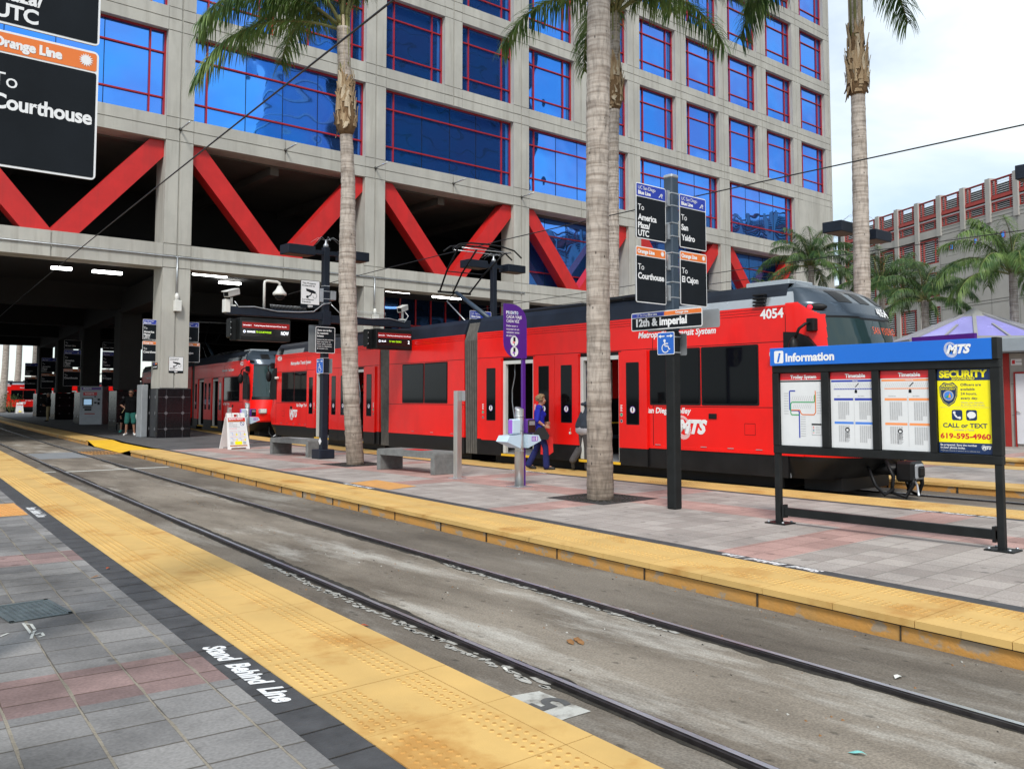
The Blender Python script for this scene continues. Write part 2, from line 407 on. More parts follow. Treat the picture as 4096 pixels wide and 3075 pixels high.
def trunkmat():
    m, n, l, p = newmat('palm_trunk')
    t = n.new('ShaderNodeTexCoord'); sep = n.new('ShaderNodeSeparateXYZ'); l.new(t.outputs['Object'], sep.inputs[0])
    a = n.new('ShaderNodeTexNoise'); a.inputs['Scale'].default_value = 7; a.inputs['Detail'].default_value = 8; a.inputs['Roughness'].default_value = .65
    mp1 = n.new('ShaderNodeMapping'); mp1.inputs['Scale'].default_value = (2.2, 2.2, .55); l.new(t.outputs['Object'], mp1.inputs[0]); l.new(mp1.outputs[0], a.inputs[0])
    b = n.new('ShaderNodeTexNoise'); b.inputs['Scale'].default_value = 5; b.inputs['Detail'].default_value = 6
    mp2 = n.new('ShaderNodeMapping'); mp2.inputs['Scale'].default_value = (.35, .35, 4.5); l.new(t.outputs['Object'], mp2.inputs[0]); l.new(mp2.outputs[0], b.inputs[0])
    mm = n.new('ShaderNodeMix'); mm.data_type = 'RGBA'; mm.inputs['A'].default_value = (.29, .24, .20, 1); mm.inputs['B'].default_value = (.50, .44, .385, 1)
    r = n.new('ShaderNodeMapRange'); r.inputs[1].default_value = .34; r.inputs[2].default_value = .6; l.new(b.outputs[0], r.inputs[0]); l.new(r.outputs[0], mm.inputs['Factor'])
    m2 = n.new('ShaderNodeMix'); m2.data_type = 'RGBA'; m2.blend_type = 'MULTIPLY'; m2.inputs['Factor'].default_value = 1
    r2 = n.new('ShaderNodeMapRange'); r2.inputs[1].default_value = .33; r2.inputs[2].default_value = .55; r2.inputs[3].default_value = .55; l.new(a.outputs[0], r2.inputs[0])
    l.new(mm.outputs['Result'], m2.inputs['A']); l.new(r2.outputs[0], m2.inputs['B'])
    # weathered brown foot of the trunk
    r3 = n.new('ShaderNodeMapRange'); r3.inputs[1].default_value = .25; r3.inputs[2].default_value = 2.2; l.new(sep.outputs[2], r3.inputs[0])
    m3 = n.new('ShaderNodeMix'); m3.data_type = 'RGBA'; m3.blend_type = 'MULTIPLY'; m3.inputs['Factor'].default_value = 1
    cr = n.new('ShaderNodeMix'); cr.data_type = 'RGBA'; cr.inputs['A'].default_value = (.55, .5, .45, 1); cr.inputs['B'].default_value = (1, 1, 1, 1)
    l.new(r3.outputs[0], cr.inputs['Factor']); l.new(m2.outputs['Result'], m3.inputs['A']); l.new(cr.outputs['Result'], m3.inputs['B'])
    v = n.new('ShaderNodeTexVoronoi'); v.inputs['Scale'].default_value = 3.2; mp4 = n.new('ShaderNodeMapping'); mp4.inputs['Scale'].default_value = (2.6, 2.6, 1.3)
    l.new(t.outputs['Object'], mp4.inputs[0]); l.new(mp4.outputs[0], v.inputs[0])
    r4 = n.new('ShaderNodeMapRange'); r4.inputs[1].default_value = .07; r4.inputs[2].default_value = .12; r4.inputs[3].default_value = .25; l.new(v.outputs['Distance'], r4.inputs[0])
    m4 = n.new('ShaderNodeMix'); m4.data_type = 'RGBA'; m4.blend_type = 'MULTIPLY'; m4.inputs['Factor'].default_value = 1
    l.new(m3.outputs['Result'], m4.inputs['A']); l.new(r4.outputs[0], m4.inputs['B'])
    l.new(m4.outputs['Result'], p.inputs['Base Color']); p.inputs['Roughness'].default_value = .85
    bn = n.new('ShaderNodeBump'); bn.inputs['Strength'].default_value = .35; bn.inputs['Distance'].default_value = .03
    l.new(b.outputs[0], bn.inputs['Height']); l.new(bn.outputs[0], p.inputs['Normal'])
trunkmat()
def windowglass(name, tint, rough=.02, wob=.03, tint2=None):
    m, n, l, p = newmat(name)
    p.inputs['Base Color'].default_value = (*tint, 1); p.inputs['Metallic'].default_value = .9; p.inputs['Roughness'].default_value = rough
    t = n.new('ShaderNodeTexCoord'); a = n.new('ShaderNodeTexNoise'); a.inputs['Scale'].default_value = .55; a.inputs['Detail'].default_value = 1
    l.new(t.outputs['Object'], a.inputs[0])
    if tint2:
        a2 = n.new('ShaderNodeTexNoise'); a2.inputs['Scale'].default_value = .35; a2.inputs['Detail'].default_value = 3; oi = n.new('ShaderNodeObjectInfo'); ad = n.new('ShaderNodeVectorMath')
        l.new(t.outputs['Object'], ad.inputs[0]); l.new(oi.outputs['Location'], ad.inputs[1]); l.new(ad.outputs[0], a2.inputs[0])
        r2 = n.new('ShaderNodeMapRange'); r2.inputs[1].default_value = .35; r2.inputs[2].default_value = .65; l.new(a2.outputs[0], r2.inputs[0])
        m2 = n.new('ShaderNodeMix'); m2.data_type = 'RGBA'; m2.inputs['A'].default_value = (*tint, 1); m2.inputs['B'].default_value = (*tint2, 1); l.new(r2.outputs[0], m2.inputs['Factor']); l.new(m2.outputs['Result'], p.inputs['Base Color'])
    bn = n.new('ShaderNodeBump'); bn.inputs['Strength'].default_value = 1; bn.inputs['Distance'].default_value = wob
    l.new(a.outputs[0], bn.inputs['Height']); l.new(bn.outputs[0], p.inputs['Normal'])
windowglass('blue_glass', (.06, .31, .90), .02, .03, (.10, .26, .80))
windowglass('deep_glass', (.02, .05, .13), .04)
windowglass('tower_dark', (.03, .05, .08), .15, 0)
windowglass('tower_light', (.30, .42, .55), .2, 0)
mat('purple_glass', lin(150, 146, 212), .25, var=.1, scale=.6)
# ------------------------------------------------------------------ paving materials
def paver_mat(name, rot, size, c1, c2, mortar, bands, long_band=None, off=(0, 0), stain=.6, seam=None):
    """stone tiles laid in a grid, with rows of red tiles, spots of old gum and darker stains"""
    m, n, l, p = newmat(name)
    def math_(op, a, b=None, c=None):
        q = n.new('ShaderNodeMath'); q.operation = op
        for i, v in enumerate((a, b, c)):
            if v is None: continue
            if isinstance(v, (int, float)): q.inputs[i].default_value = v
            else: l.new(v, q.inputs[i])
        return q.outputs[0]
    t = n.new('ShaderNodeTexCoord'); mp_ = n.new('ShaderNodeMapping'); mp_.inputs['Rotation'].default_value = (0, 0, rot); mp_.inputs['Location'].default_value = (*off, 0)
    l.new(t.outputs['Object'], mp_.inputs[0])
    br = n.new('ShaderNodeTexBrick'); br.offset = 0; br.squash = 1
    br.inputs['Scale'].default_value = 1; br.inputs['Brick Width'].default_value = size; br.inputs['Row Height'].default_value = size
    br.inputs['Mortar Size'].default_value = .0085; br.inputs['Mortar Smooth'].default_value = .3; br.inputs['Bias'].default_value = 0
    br.inputs['Color1'].default_value = (*c1, 1); br.inputs['Color2'].default_value = (*c2, 1); br.inputs['Mortar'].default_value = (*mortar, 1)
    l.new(mp_.outputs[0], br.inputs[0])
    sx = n.new('ShaderNodeSeparateXYZ'); l.new(mp_.outputs[0], sx.inputs[0])
    per, start, wd = bands
    mod = math_('FLOORED_MODULO', math_('SUBTRACT', sx.outputs[1], start), per)
    mask = math_('LESS_THAN', mod, wd)
    if long_band:
        lb = math_('MULTIPLY', math_('GREATER_THAN', sx.outputs[0], long_band[0]), math_('LESS_THAN', sx.outputs[0], long_band[1]))
        mask = math_('MAXIMUM', mask, lb)
    red = n.new('ShaderNodeMix'); red.data_type = 'RGBA'; red.blend_type = 'MULTIPLY'; red.inputs['B'].default_value = (1.12, .79, .76, 1)
    l.new(mask, red.inputs['Factor']); l.new(br.outputs[0], red.inputs['A'])
    if seam:                                   # wider sand filled joints running along the platform
        wb = n.new('ShaderNodeTexNoise'); wb.inputs['Scale'].default_value = 2.5; wb.inputs['Detail'].default_value = 5; l.new(t.outputs['Object'], wb.inputs[0])
        fx = math_('FLOORED_MODULO', math_('ADD', sx.outputs[0], .007), size)
        sm = math_('LESS_THAN', fx, math_('MULTIPLY', math_('SUBTRACT', wb.outputs[0], .22), .045))
        sc = n.new('ShaderNodeMix'); sc.data_type = 'RGBA'; sc.inputs['B'].default_value = (*seam, 1); l.new(sm, sc.inputs['Factor']); l.new(red.outputs['Result'], sc.inputs['A']); red = sc
    # weathering
    a = n.new('ShaderNodeTexNoise'); a.inputs['Scale'].default_value = .9; a.inputs['Detail'].default_value = 9; a.inputs['Roughness'].default_value = .62
    l.new(t.outputs['Object'], a.inputs[0])
    r = n.new('ShaderNodeMapRange'); r.inputs[1].default_value = .32; r.inputs[2].default_value = .56; r.inputs[3].default_value = stain; l.new(a.outputs[0], r.inputs[0])
    f = n.new('ShaderNodeTexNoise'); f.inputs['Scale'].default_value = 55; f.inputs['Detail'].default_value = 3; l.new(t.outputs['Object'], f.inputs[0])
    rf = n.new('ShaderNodeMapRange'); rf.inputs[1].default_value = .3; rf.inputs[2].default_value = .7; rf.inputs[3].default_value = .82; rf.inputs[4].default_value = 1.15; l.new(f.outputs[0], rf.inputs[0])
    v = n.new('ShaderNodeTexVoronoi'); v.inputs['Scale'].default_value = 3.4
    vd = n.new('ShaderNodeTexNoise'); vd.inputs['Scale'].default_value = 9; l.new(t.outputs['Object'], vd.inputs[0])
    vm = n.new('ShaderNodeMix'); vm.data_type = 'RGBA'; vm.inputs['Factor'].default_value = .06; l.new(t.outputs['Object'], vm.inputs['A']); l.new(vd.outputs[1], vm.inputs['B'])
    l.new(vm.outputs['Result'], v.inputs[0])
    rv = n.new('ShaderNodeMapRange'); rv.inputs[1].default_value = .09; rv.inputs[2].default_value = .15; rv.inputs[3].default_value = .62; l.new(v.outputs['Distance'], rv.inputs[0])
    tot = math_('MULTIPLY', math_('MULTIPLY', r.outputs[0], rf.outputs[0]), rv.outputs[0])
    mm = n.new('ShaderNodeMix'); mm.data_type = 'RGBA'; mm.blend_type = 'MULTIPLY'; mm.inputs['Factor'].default_value = 1
    l.new(red.outputs['Result'], mm.inputs['A']); l.new(tot, mm.inputs['B']); l.new(mm.outputs['Result'], p.inputs['Base Color'])
    p.inputs['Roughness'].default_value = .8; p.inputs['Specular IOR Level'].default_value = .35
    bn = n.new('ShaderNodeBump'); bn.inputs['Strength'].default_value = .5; bn.inputs['Distance'].default_value = .004; bn.invert = True
    hh = math_('SUBTRACT', br.outputs['Fac'], math_('MULTIPLY', f.outputs[0], .5)); l.new(hh, bn.inputs['Height']); l.new(bn.outputs[0], p.inputs['Normal'])
paver_mat('pavers_near', R(5.0), .322, (.165, .162, .162), (.265, .257, .25), (.10, .09, .078), (4.42, 4.95, .66), off=(.12, 0), stain=.42, seam=(.26, .232, .185))
paver_mat('pavers_far', R(0), .322, (.325, .285, .262), (.44, .395, .365), (.262, .236, .21), (4.2, .66, .66), (9.95, 10.75), stain=.72)
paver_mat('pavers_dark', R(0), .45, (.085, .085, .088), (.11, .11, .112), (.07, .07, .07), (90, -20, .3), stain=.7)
def ground_mat(name, c1, c2, c3, seed=0):
    m, n, l, p = newmat(name)
    t = n.new('ShaderNodeTexCoord')
    a = n.new('ShaderNodeTexNoise'); a.inputs['Scale'].default_value = .8; a.inputs['Detail'].default_value = 9; a.inputs['Roughness'].default_value = .62
    mp_ = n.new('ShaderNodeMapping'); mp_.inputs['Scale'].default_value = (1.6, .5, 1); mp_.inputs['Location'].default_value = (seed, seed, 0); l.new(t.outputs['Object'], mp_.inputs[0]); l.new(mp_.outputs[0], a.inputs[0])
    r = n.new('ShaderNodeMapRange'); r.inputs[1].default_value = .35; r.inputs[2].default_value = .62; l.new(a.outputs[0], r.inputs[0])
    m1 = n.new('ShaderNodeMix'); m1.data_type = 'RGBA'; m1.inputs['A'].default_value = (*c1, 1); m1.inputs['B'].default_value = (*c2, 1); l.new(r.outputs[0], m1.inputs['Factor'])
    b = n.new('ShaderNodeTexNoise'); b.inputs['Scale'].default_value = .55; b.inputs['Detail'].default_value = 10; b.inputs['Roughness'].default_value = .7
    mp2 = n.new('ShaderNodeMapping'); mp2.inputs['Scale'].default_value = (1.9, .42, 1); mp2.inputs['Location'].default_value = (seed + 3.3, seed + .55, 0); l.new(t.outputs['Object'], mp2.inputs[0]); l.new(mp2.outputs[0], b.inputs[0])
    r2 = n.new('ShaderNodeMapRange'); r2.inputs[1].default_value = .535; r2.inputs[2].default_value = .70; r2.inputs[4].default_value = .85; l.new(b.outputs[0], r2.inputs[0])
    fac = r2.outputs[0]
    if seed == 0:
        sx = n.new('ShaderNodeSeparateXYZ'); l.new(t.outputs['Object'], sx.inputs[0])
        def M_(op, a, b=None, c=None):
            k = n.new('ShaderNodeMath'); k.operation = op
            for i, v in enumerate((a, b, c)):
                if v is None: continue
                if isinstance(v, (int, float)): k.inputs[i].default_value = v
                else: l.new(v, k.inputs[i])
            return k.outputs[0]
        u = M_('SUBTRACT', M_('SUBTRACT', sx.outputs[0], M_('MULTIPLY', sx.outputs[1], .085)), 4.86)      # 0 at the right rail, -1.5 at the left one
        band = M_('MAXIMUM', M_('SUBTRACT', 1, M_('MULTIPLY', M_('ABSOLUTE', M_('ADD', u, .28)), 2.6)), M_('SUBTRACT', 1, M_('MULTIPLY', M_('ABSOLUTE', M_('ADD', u, 1.22)), 3.6)))
        band = M_('MULTIPLY', M_('MAXIMUM', band, 0), M_('MAXIMUM', 0, M_('SUBTRACT', 1, M_('MULTIPLY', M_('ABSOLUTE', M_('SUBTRACT', sx.outputs[1], 5.4)), .30))))
        k2 = n.new('ShaderNodeMapRange'); k2.inputs[1].default_value = .55; k2.inputs[2].default_value = .74; l.new(M_('ADD', b.outputs[0], M_('MULTIPLY', band, .20)), k2.inputs[0]); k2.inputs[4].default_value = .8; fac = k2.outputs[0]
    m2 = n.new('ShaderNodeMix'); m2.data_type = 'RGBA'; m2.inputs['B'].default_value = (*c3, 1); l.new(m1.outputs['Result'], m2.inputs['A']); l.new(fac, m2.inputs['Factor'])
    f = n.new('ShaderNodeTexNoise'); f.inputs['Scale'].default_value = 70; f.inputs['Detail'].default_value = 4; l.new(t.outputs['Object'], f.inputs[0])
    rf = n.new('ShaderNodeMapRange'); rf.inputs[1].default_value = .3; rf.inputs[2].default_value = .7; rf.inputs[3].default_value = .72; rf.inputs[4].default_value = 1.22; l.new(f.outputs[0], rf.inputs[0])
    m3 = n.new('ShaderNodeMix'); m3.data_type = 'RGBA'; m3.blend_type = 'MULTIPLY'; m3.inputs['Factor'].default_value = 1; l.new(m2.outputs['Result'], m3.inputs['A']); l.new(rf.outputs[0], m3.inputs['B'])
    v = n.new('ShaderNodeTexVoronoi'); v.inputs['Scale'].default_value = 5; mp3 = n.new('ShaderNodeMapping'); mp3.inputs['Scale'].default_value = (1.3, .8, 1); l.new(t.outputs['Object'], mp3.inputs[0]); l.new(mp3.outputs[0], v.inputs[0])
    rv = n.new('ShaderNodeMapRange'); rv.inputs[1].default_value = .06; rv.inputs[2].default_value = .16; rv.inputs[3].default_value = .55; l.new(v.outputs['Distance'], rv.inputs[0])
    m4 = n.new('ShaderNodeMix'); m4.data_type = 'RGBA'; m4.blend_type = 'MULTIPLY'; m4.inputs['Factor'].default_value = 1; l.new(m3.outputs['Result'], m4.inputs['A']); l.new(rv.outputs[0], m4.inputs['B'])
    l.new(m4.outputs['Result'], p.inputs['Base Color']); p.inputs['Roughness'].default_value = .9; p.inputs['Specular IOR Level'].default_value = .3
    bn = n.new('ShaderNodeBump'); bn.inputs['Strength'].default_value = .7; bn.inputs['Distance'].default_value = .01; l.new(f.outputs[0], bn.inputs['Height']); l.new(bn.outputs[0], p.inputs['Normal'])
ground_mat('trackbed', (.125, .104, .082), (.265, .23, .187), (.62, .60, .55), 0)
ground_mat('trackbed_edge', (.10, .084, .068), (.19, .165, .136), (.33, .31, .275), 5)
ground_mat('asphalt', (.05, .05, .05), (.07, .07, .068), (.09, .09, .09), 9)

mat('paint_faded', (.46, .46, .43), .85, var=0, scale=9, bump=.3, col2=(.20, .185, .165), lo=.46, hi=.66)
# ------------------------------------------------------------------ ground, platforms, tracks
ZT = -.16                                       # level of the track bed below the platforms
def RR(y): return 4.86 + .085 * y + .0002 * y * y      # right rail of the near track
def NE(y): return RR(y) - 2.14                          # edge of the near platform
def FE(y): return RR(y) + 1.06                          # edge of the middle platform
def TT(y): return 13.3 + .0028 * max(0, y - 6) ** 2     # its far edge along the red tram
def P3(y): return TT(y) + 3.2
def P3b(y): return TT(y) + 8.45
def P4(y): return TT(y) + 10.7
def sheet(mb, f0, f1, y0, y1, z, mat, step=.5, zf=None, nx=1):
    n = max(1, int(round((y1 - y0) / step))); vs, fs = [], []
    for i in range(n + 1):
        y = y0 + (y1 - y0) * i / n
        for j in range(nx + 1):
            x = f0(y) + (f1(y) - f0(y)) * j / nx
            vs.append((x, y, z + (zf(x, y) if zf else 0)))
    k = nx + 1
    for i in range(n):
        for j in range(nx): fs.append((i * k + j, i * k + j + 1, (i + 1) * k + j + 1, (i + 1) * k + j))
    mb.add(vs, fs, mat)
def wall(mb, f, y0, y1, z0, z1, mat, step=.5, flip=False):
    n = max(1, int(round((y1 - y0) / step))); vs, fs = [], []
    for i in range(n + 1):
        y = y0 + (y1 - y0) * i / n
        vs += [(f(y), y, z0), (f(y), y, z1)]
    for i in range(n): fs.append((2 * i, 2 * i + 2, 2 * i + 3, 2 * i + 1))
    mb.add(vs, fs, mat)
def struct(mb, name): return mb.build(name, kind='structure')
mb = MB(); mb.add([(-1500, -1500, -.22), (1500, -1500, -.22), (1500, 1500, -.22), (-1500, 1500, -.22)], [(0, 1, 2, 3)], 'asphalt'); struct(mb, 'ground')
Y0, Y1 = -14, 110
mb = MB()
sheet(mb, lambda y: RR(y) - 1.47, lambda y: RR(y) - .03, Y0, Y1, ZT, 'trackbed', 1)
sheet(mb, NE, lambda y: RR(y) - 1.47, Y0, Y1, ZT, 'trackbed_edge', 1)
sheet(mb, lambda y: RR(y) - .03, FE, Y0, Y1, ZT, 'trackbed_edge', 1)
sheet(mb, TT, P3, Y0, Y1, ZT, 'trackbed_edge', 1)
sheet(mb, P3b, P4, Y0, Y1, ZT, 'trackbed_edge', 1)
struct(mb, 'track_bed')
# near platform
mb = MB(); IN = lambda y: NE(y) - .87; IB = lambda y: NE(y) - 1.10
sheet(mb, lambda y: -14, IB, Y0, 36, 0, 'pavers_near', 1)
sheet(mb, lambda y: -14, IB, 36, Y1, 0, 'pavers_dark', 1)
struct(mb, 'near_platform')
mb = MB(); sheet(mb, IB, IN, Y0, Y1, .001, 'border_black', .5)
for i in range(60):                                                     # joints of the black border stones
    y = 1.5 + i * .325; mb.add([(IB(y), y, .004), (IN(y), y, .004), (IN(y), y + .008, .004), (IB(y), y + .008, .004)], [(0, 1, 2, 3)], 'rail_dirt')
struct(mb, 'near_border_strip')
mb = MB(); wall(mb, lambda y: NE(y) - .03, Y0, Y1, -.22, -.03, 'kerb_paint', 1); struct(mb, 'near_platform_edge')
# middle platform
FI = lambda y: FE(y) + .88; FB = lambda y: FE(y) + 1.06; TI = lambda y: TT(y) - .95; TB = lambda y: TT(y) - 1.1
RAMP0, RAMP1, RAMP2 = 27.4, 28.8, 34.6
def dip(x, y):
    if y < RAMP0 or y > RAMP2: return 0
    q = max(0, 1 - max(0, (x - FE(y))) / 1.3)
    a = min(1, max(0, (y - RAMP0) / (RAMP1 - RAMP0))) * min(1, max(0, (RAMP2 - y) / (RAMP2 - 33.2)))
    return -.152 * q * a
mb = MB(); sheet(mb, FB, TB, Y0, 27, 0, 'pavers_far', .5)
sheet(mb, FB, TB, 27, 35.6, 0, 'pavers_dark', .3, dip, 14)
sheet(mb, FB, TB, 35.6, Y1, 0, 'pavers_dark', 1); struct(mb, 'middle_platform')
mb = MB(); sheet(mb, FI, FB, Y0, RAMP0, .001, 'border_black', .5); sheet(mb, TB, TI, Y0, 60, .001, 'border_black', .5); struct(mb, 'middle_border_strip')
mb = MB()
wall(mb, lambda y: FE(y) + .03, Y0, RAMP0, -.22, -.03, 'kerb_paint', .5)
wall(mb, lambda y: FE(y) + .03, RAMP2, Y1, -.22, -.03, 'kerb_paint', 1)
mb.add([(FE(RAMP0) + .03, RAMP0, -.22), (FE(RAMP0) + 1.4, RAMP0, -.22), (FE(RAMP0) + 1.4, RAMP0, -.02), (FE(RAMP0) + .03, RAMP0, -.03)], [(0, 1, 2, 3)], 'kerb_paint')
wall(mb, lambda y: TT(y) - .03, Y0, Y1, -.22, -.03, 'kerb_paint', 1)
rnd = random.Random(6); y = .7
while y < 27:                                                          # cracks between the kerb blocks, gap below the slabs
    mb.box(FE(y) + .018, FE(y) + .029, y, y + rnd.uniform(.008, .02), -.16, -.05, 'gap_dark'); y += rnd.uniform(.75, 1.5)
wall(mb, lambda y: FE(y) + .024, Y0, RAMP0, -.058, -.044, 'gap_dark', .5)
struct(mb, 'middle_platform_edge')
# third and fourth platforms
mb = MB(); sheet(mb, lambda y: P3(y) + .9, lambda y: P3b(y) - .9, Y0, 36, 0, 'pavers_far', 1); struct(mb, 'third_platform')
mb = MB(); wall(mb, lambda y: P3(y) + .03, Y0, 36, -.22, -.03, 'kerb_paint', 1); wall(mb, lambda y: P3b(y) - .03, Y0, 36, -.22, -.03, 'kerb_paint', 1)
for i in range(12):
    y = .4 + i * 1.3; mb.box(P3(y) + .012, P3(y) + .029, y, y + .03, -.16, -.05, 'rail_dirt')
struct(mb, 'third_platform_edge')
mb = MB(); sheet(mb, lambda y: P4(y) + 1, lambda y: P4(y) + 40, Y0, 36, .0, 'pavers_far', 2); struct(mb, 'fourth_platform')
mb = MB(); wall(mb, lambda y: P4(y) + .03, Y0, 36, -.22, -.03, 'kerb_paint', 1); struct(mb, 'fourth_platform_edge')

def tactile(name, f_edge, sgn, y0, y1, wd=.87, domes=None):
    """strip of yellow tactile slabs; f_edge is its outer edge, sgn points from the edge inwards"""
    mb = MB()
    tile = .65; n = int((y1 - y0) / tile) + 1
    for i in range(n):
        a = y0 + i * tile + .003; b = min(y1, y0 + (i + 1) * tile - .003)
        if b <= a: continue
        for e0, e1 in ((0, .17), (.176, wd)):
            xs = [(f_edge(y) + sgn * e, y) for y, e in ((a, e0), (b, e0), (b, e1), (a, e1))]
            zt, zb = .006, -.045 if e0 == 0 else -.01
            jit = (random.random() - .5) * .002
            vs = [(x, y, zt + jit) for x, y in xs] + [(x, y, zb) for x, y in xs]
            fs = [(0, 1, 2, 3), (0, 1, 5, 4), (1, 2, 6, 5), (2, 3, 7, 6), (3, 0, 4, 7)]
            mb.add(vs, fs, 'tactile')
    if domes:
        d0, d1 = domes; rows = (.235, .295, .355, .63, .69, .75, .81)
        k = int((d1 - d0) / .0605)
        vs, fs, tops = [], [], []
        for i in range(k):
            y = d0 + i * .0605
            if ((y - y0) % tile) < .02 or ((y - y0) % tile) > tile - .02: continue
            for r in rows:
                x = f_edge(y) + sgn * r; o = len(vs)
                for rad, z in ((.0165, .0065), (.0115, .0125)):
                    vs += [(x + rad * math.cos(R(45 * q)), y + rad * math.sin(R(45 * q)), z) for q in range(8)]
                fs += [(o + q, o + (q + 1) % 8, o + 8 + (q + 1) % 8, o + 8 + q) for q in range(8)] 
                tops.append(tuple(o + 8 + q for q in range(8)))
        mb.add(vs, fs, 'tactile'); k0 = len(mb.v) - len(vs); ki = mb.mi('tactile_worn')
        for f_ in tops: mb.f.append(tuple(i + k0 for i in f_)); mb.m.append(ki); mb.s.append(False)
    return struct(mb, name)
random.seed(3)
tactile('near_tactile_strip', NE, -1, Y0, 60, .87, (1.3, 20))
tactile('middle_tactile_strip', FE, 1, Y0, RAMP0, .87, (.6, 16))
tactile('inner_tactile_strip', FE, 1, RAMP2 + .4, 88, .87)
tactile('tram_side_tactile_strip', TT, -1, Y0, 66, .95, (2.5, 11))
tactile('third_tactile_strip', P3, 1, Y0, 34, .9)
tactile('third_back_tactile_strip', P3b, -1, Y0, 34, .9)
tactile('fourth_tactile_strip', P4, 1, Y0, 34, .95)
mb = MB()
sheet(mb, lambda y: FE(y) + .02, lambda y: FE(y) + .9, RAMP0, RAMP2 + .4, .006, 'ramp_yellow', .3, dip, 6); struct(mb, 'ramp_tactile_strip')
# concrete crossing, painted line, tactile patches
mb = MB(); mb.add([(x, y, ZT + .004) for x, y in ((RR(28) - 1.4, 27.4), (RR(28) - .08, 27.4), (RR(30.6) - .08, 30.4), (RR(30.6) - 1.4, 30.4))], [(0, 1, 2, 3)], 'plate_grey')
struct(mb, 'track_crossing')
mb = MB(); mb.add([(x, y, ZT + .004) for x, y in ((RR(22) - 1.42, 22.3), (FE(22) - .1, 22.25), (FE(22) - .1, 22.42), (RR(22) - 1.42, 22.47))], [(0, 1, 2, 3)], 'paint_white')
mb.add([(x, y, ZT + .004) for x, y in ((NE(22.4) + .1, 22.5), (RR(22) - 1.56, 22.48), (RR(22) - 1.56, 22.62), (NE(22.4) + .1, 22.64))], [(0, 1, 2, 3)], 'paint_white'); struct(mb, 'painted_stop_line')
mb = MB(); mb.add([(x, y, .004) for x, y in ((1.6, 13.2), (IB(13.2) - .02, 13.15), (IB(14.7) - .02, 14.75), (1.7, 14.8))], [(0, 1, 2, 3)], 'orange_tactile')
for i in range(26):
    for j in range(22): mb.box(1.9 + i * .055, 1.92 + i * .055, 13.26 + j * .065, 13.285 + j * .065, .004, .008, 'orange_tactile') if 1.9 + i * .055 < IB(13.5) - .06 else None
struct(mb, 'near_orange_patch')
mb = MB(); mb.add([(x, y, .004) for x, y in ((FB(13.1) + .02, 12.75), (8.85, 12.95), (8.95, 14.45), (FB(14.2) + .02, 14.25))], [(0, 1, 2, 3)], 'orange_tactile'); struct(mb, 'middle_orange_patch')
# lettering and stencil painted on the stones
mb = MB()
mb.text('Stand  Behind  Line', 0, -.06, .115, 'sign_white', TP((IB(5.45) + .115, 5.47, .005), (-.075, -1, 0), (1, -.075, 0)), 0, .045, 'l', .3, 1.24)
mb.text('Stand  Behind  Line', 0, -.06, .115, 'sign_white', TP((IB(14) + .115, 14.02, .005), (-.085, -1, 0), (1, -.085, 0)), 0, .045, 'l', .3, 1.24)
a, b = G(1758 * 1.8517, 1240 * 1.8517), G(1535 * 1.8517, 1199 * 1.8517)
mb.text('Stand  Behind  Line', 0, -.05, .10, 'sign_white', TP((FI(a.y) + .09, a.y, .005), (.085, 1, 0), (-1, .085, 0)), 0, .045, 'l', .3, 1.3)
mb.text('Stand  Behind  Line', 0, -.05, .10, 'sign_white', TP((FI(13) + .09, 13.1, .005), (.085, 1, 0), (-1, .085, 0)), 0, .045, 'l', .3, 1.3)
mb.text('Stand  Behind  Line', 0, -.05, .10, 'sign_white', TP((TB(5.8) + .07, 5.75, .005), (0, -1, 0), (1, 0, 0)), 0, .045, 'l', .3, 1.3)
mb.text('Stand  Behind  Line', 0, -.05, .10, 'sign_white', TP((TB(14) + .07, 14.6, .005), (0, -1, 0), (1, 0, 0)), 0, .045, 'l', .3, 1.6)
struct(mb, 'stand_behind_line_lettering')
mb = MB(); c5 = [G(1300 + x / 1.2079, 1700 + y / 1.2079, ZT + .004) for x, y in ((885, 1308), (1035, 1283), (1285, 1380), (1128, 1428))]
mb.add(c5, [(0, 1, 2, 3)], 'paint_faded')
u5 = (c5[1] - c5[2]).normalized(); v5 = u5.cross(Vector((0, 0, 1))) * -1
m5 = sum(c5, Vector()) / 4
T5 = TP(m5 + Vector((0, 0, .004)), u5, Vector((0, 0, 1)).cross(u5))
mb.text('5', 0, -.10, .2, 'paint_dark', T5, 0, .03, 'c', 0, None, 1, 1.25); struct(mb, 'painted_track_number')
mb = MB()
for pts in (((112, 955), (150, 1005), (172, 990)), ((118, 958), (150, 960), (168, 985)), ((160, 1000), (150, 1030)), ((170, 1010), (200, 1000), (212, 1015), (186, 1022)), ((0, 1020), (40, 1003))):
    q = [G(x / 1.2079, 1700 + y / 1.2079, .004) for x, y in pts]; mb.line([(p.x, p.y) for p in q], .018, .004, 'paint_white')
struct(mb, 'chalk_scribble')

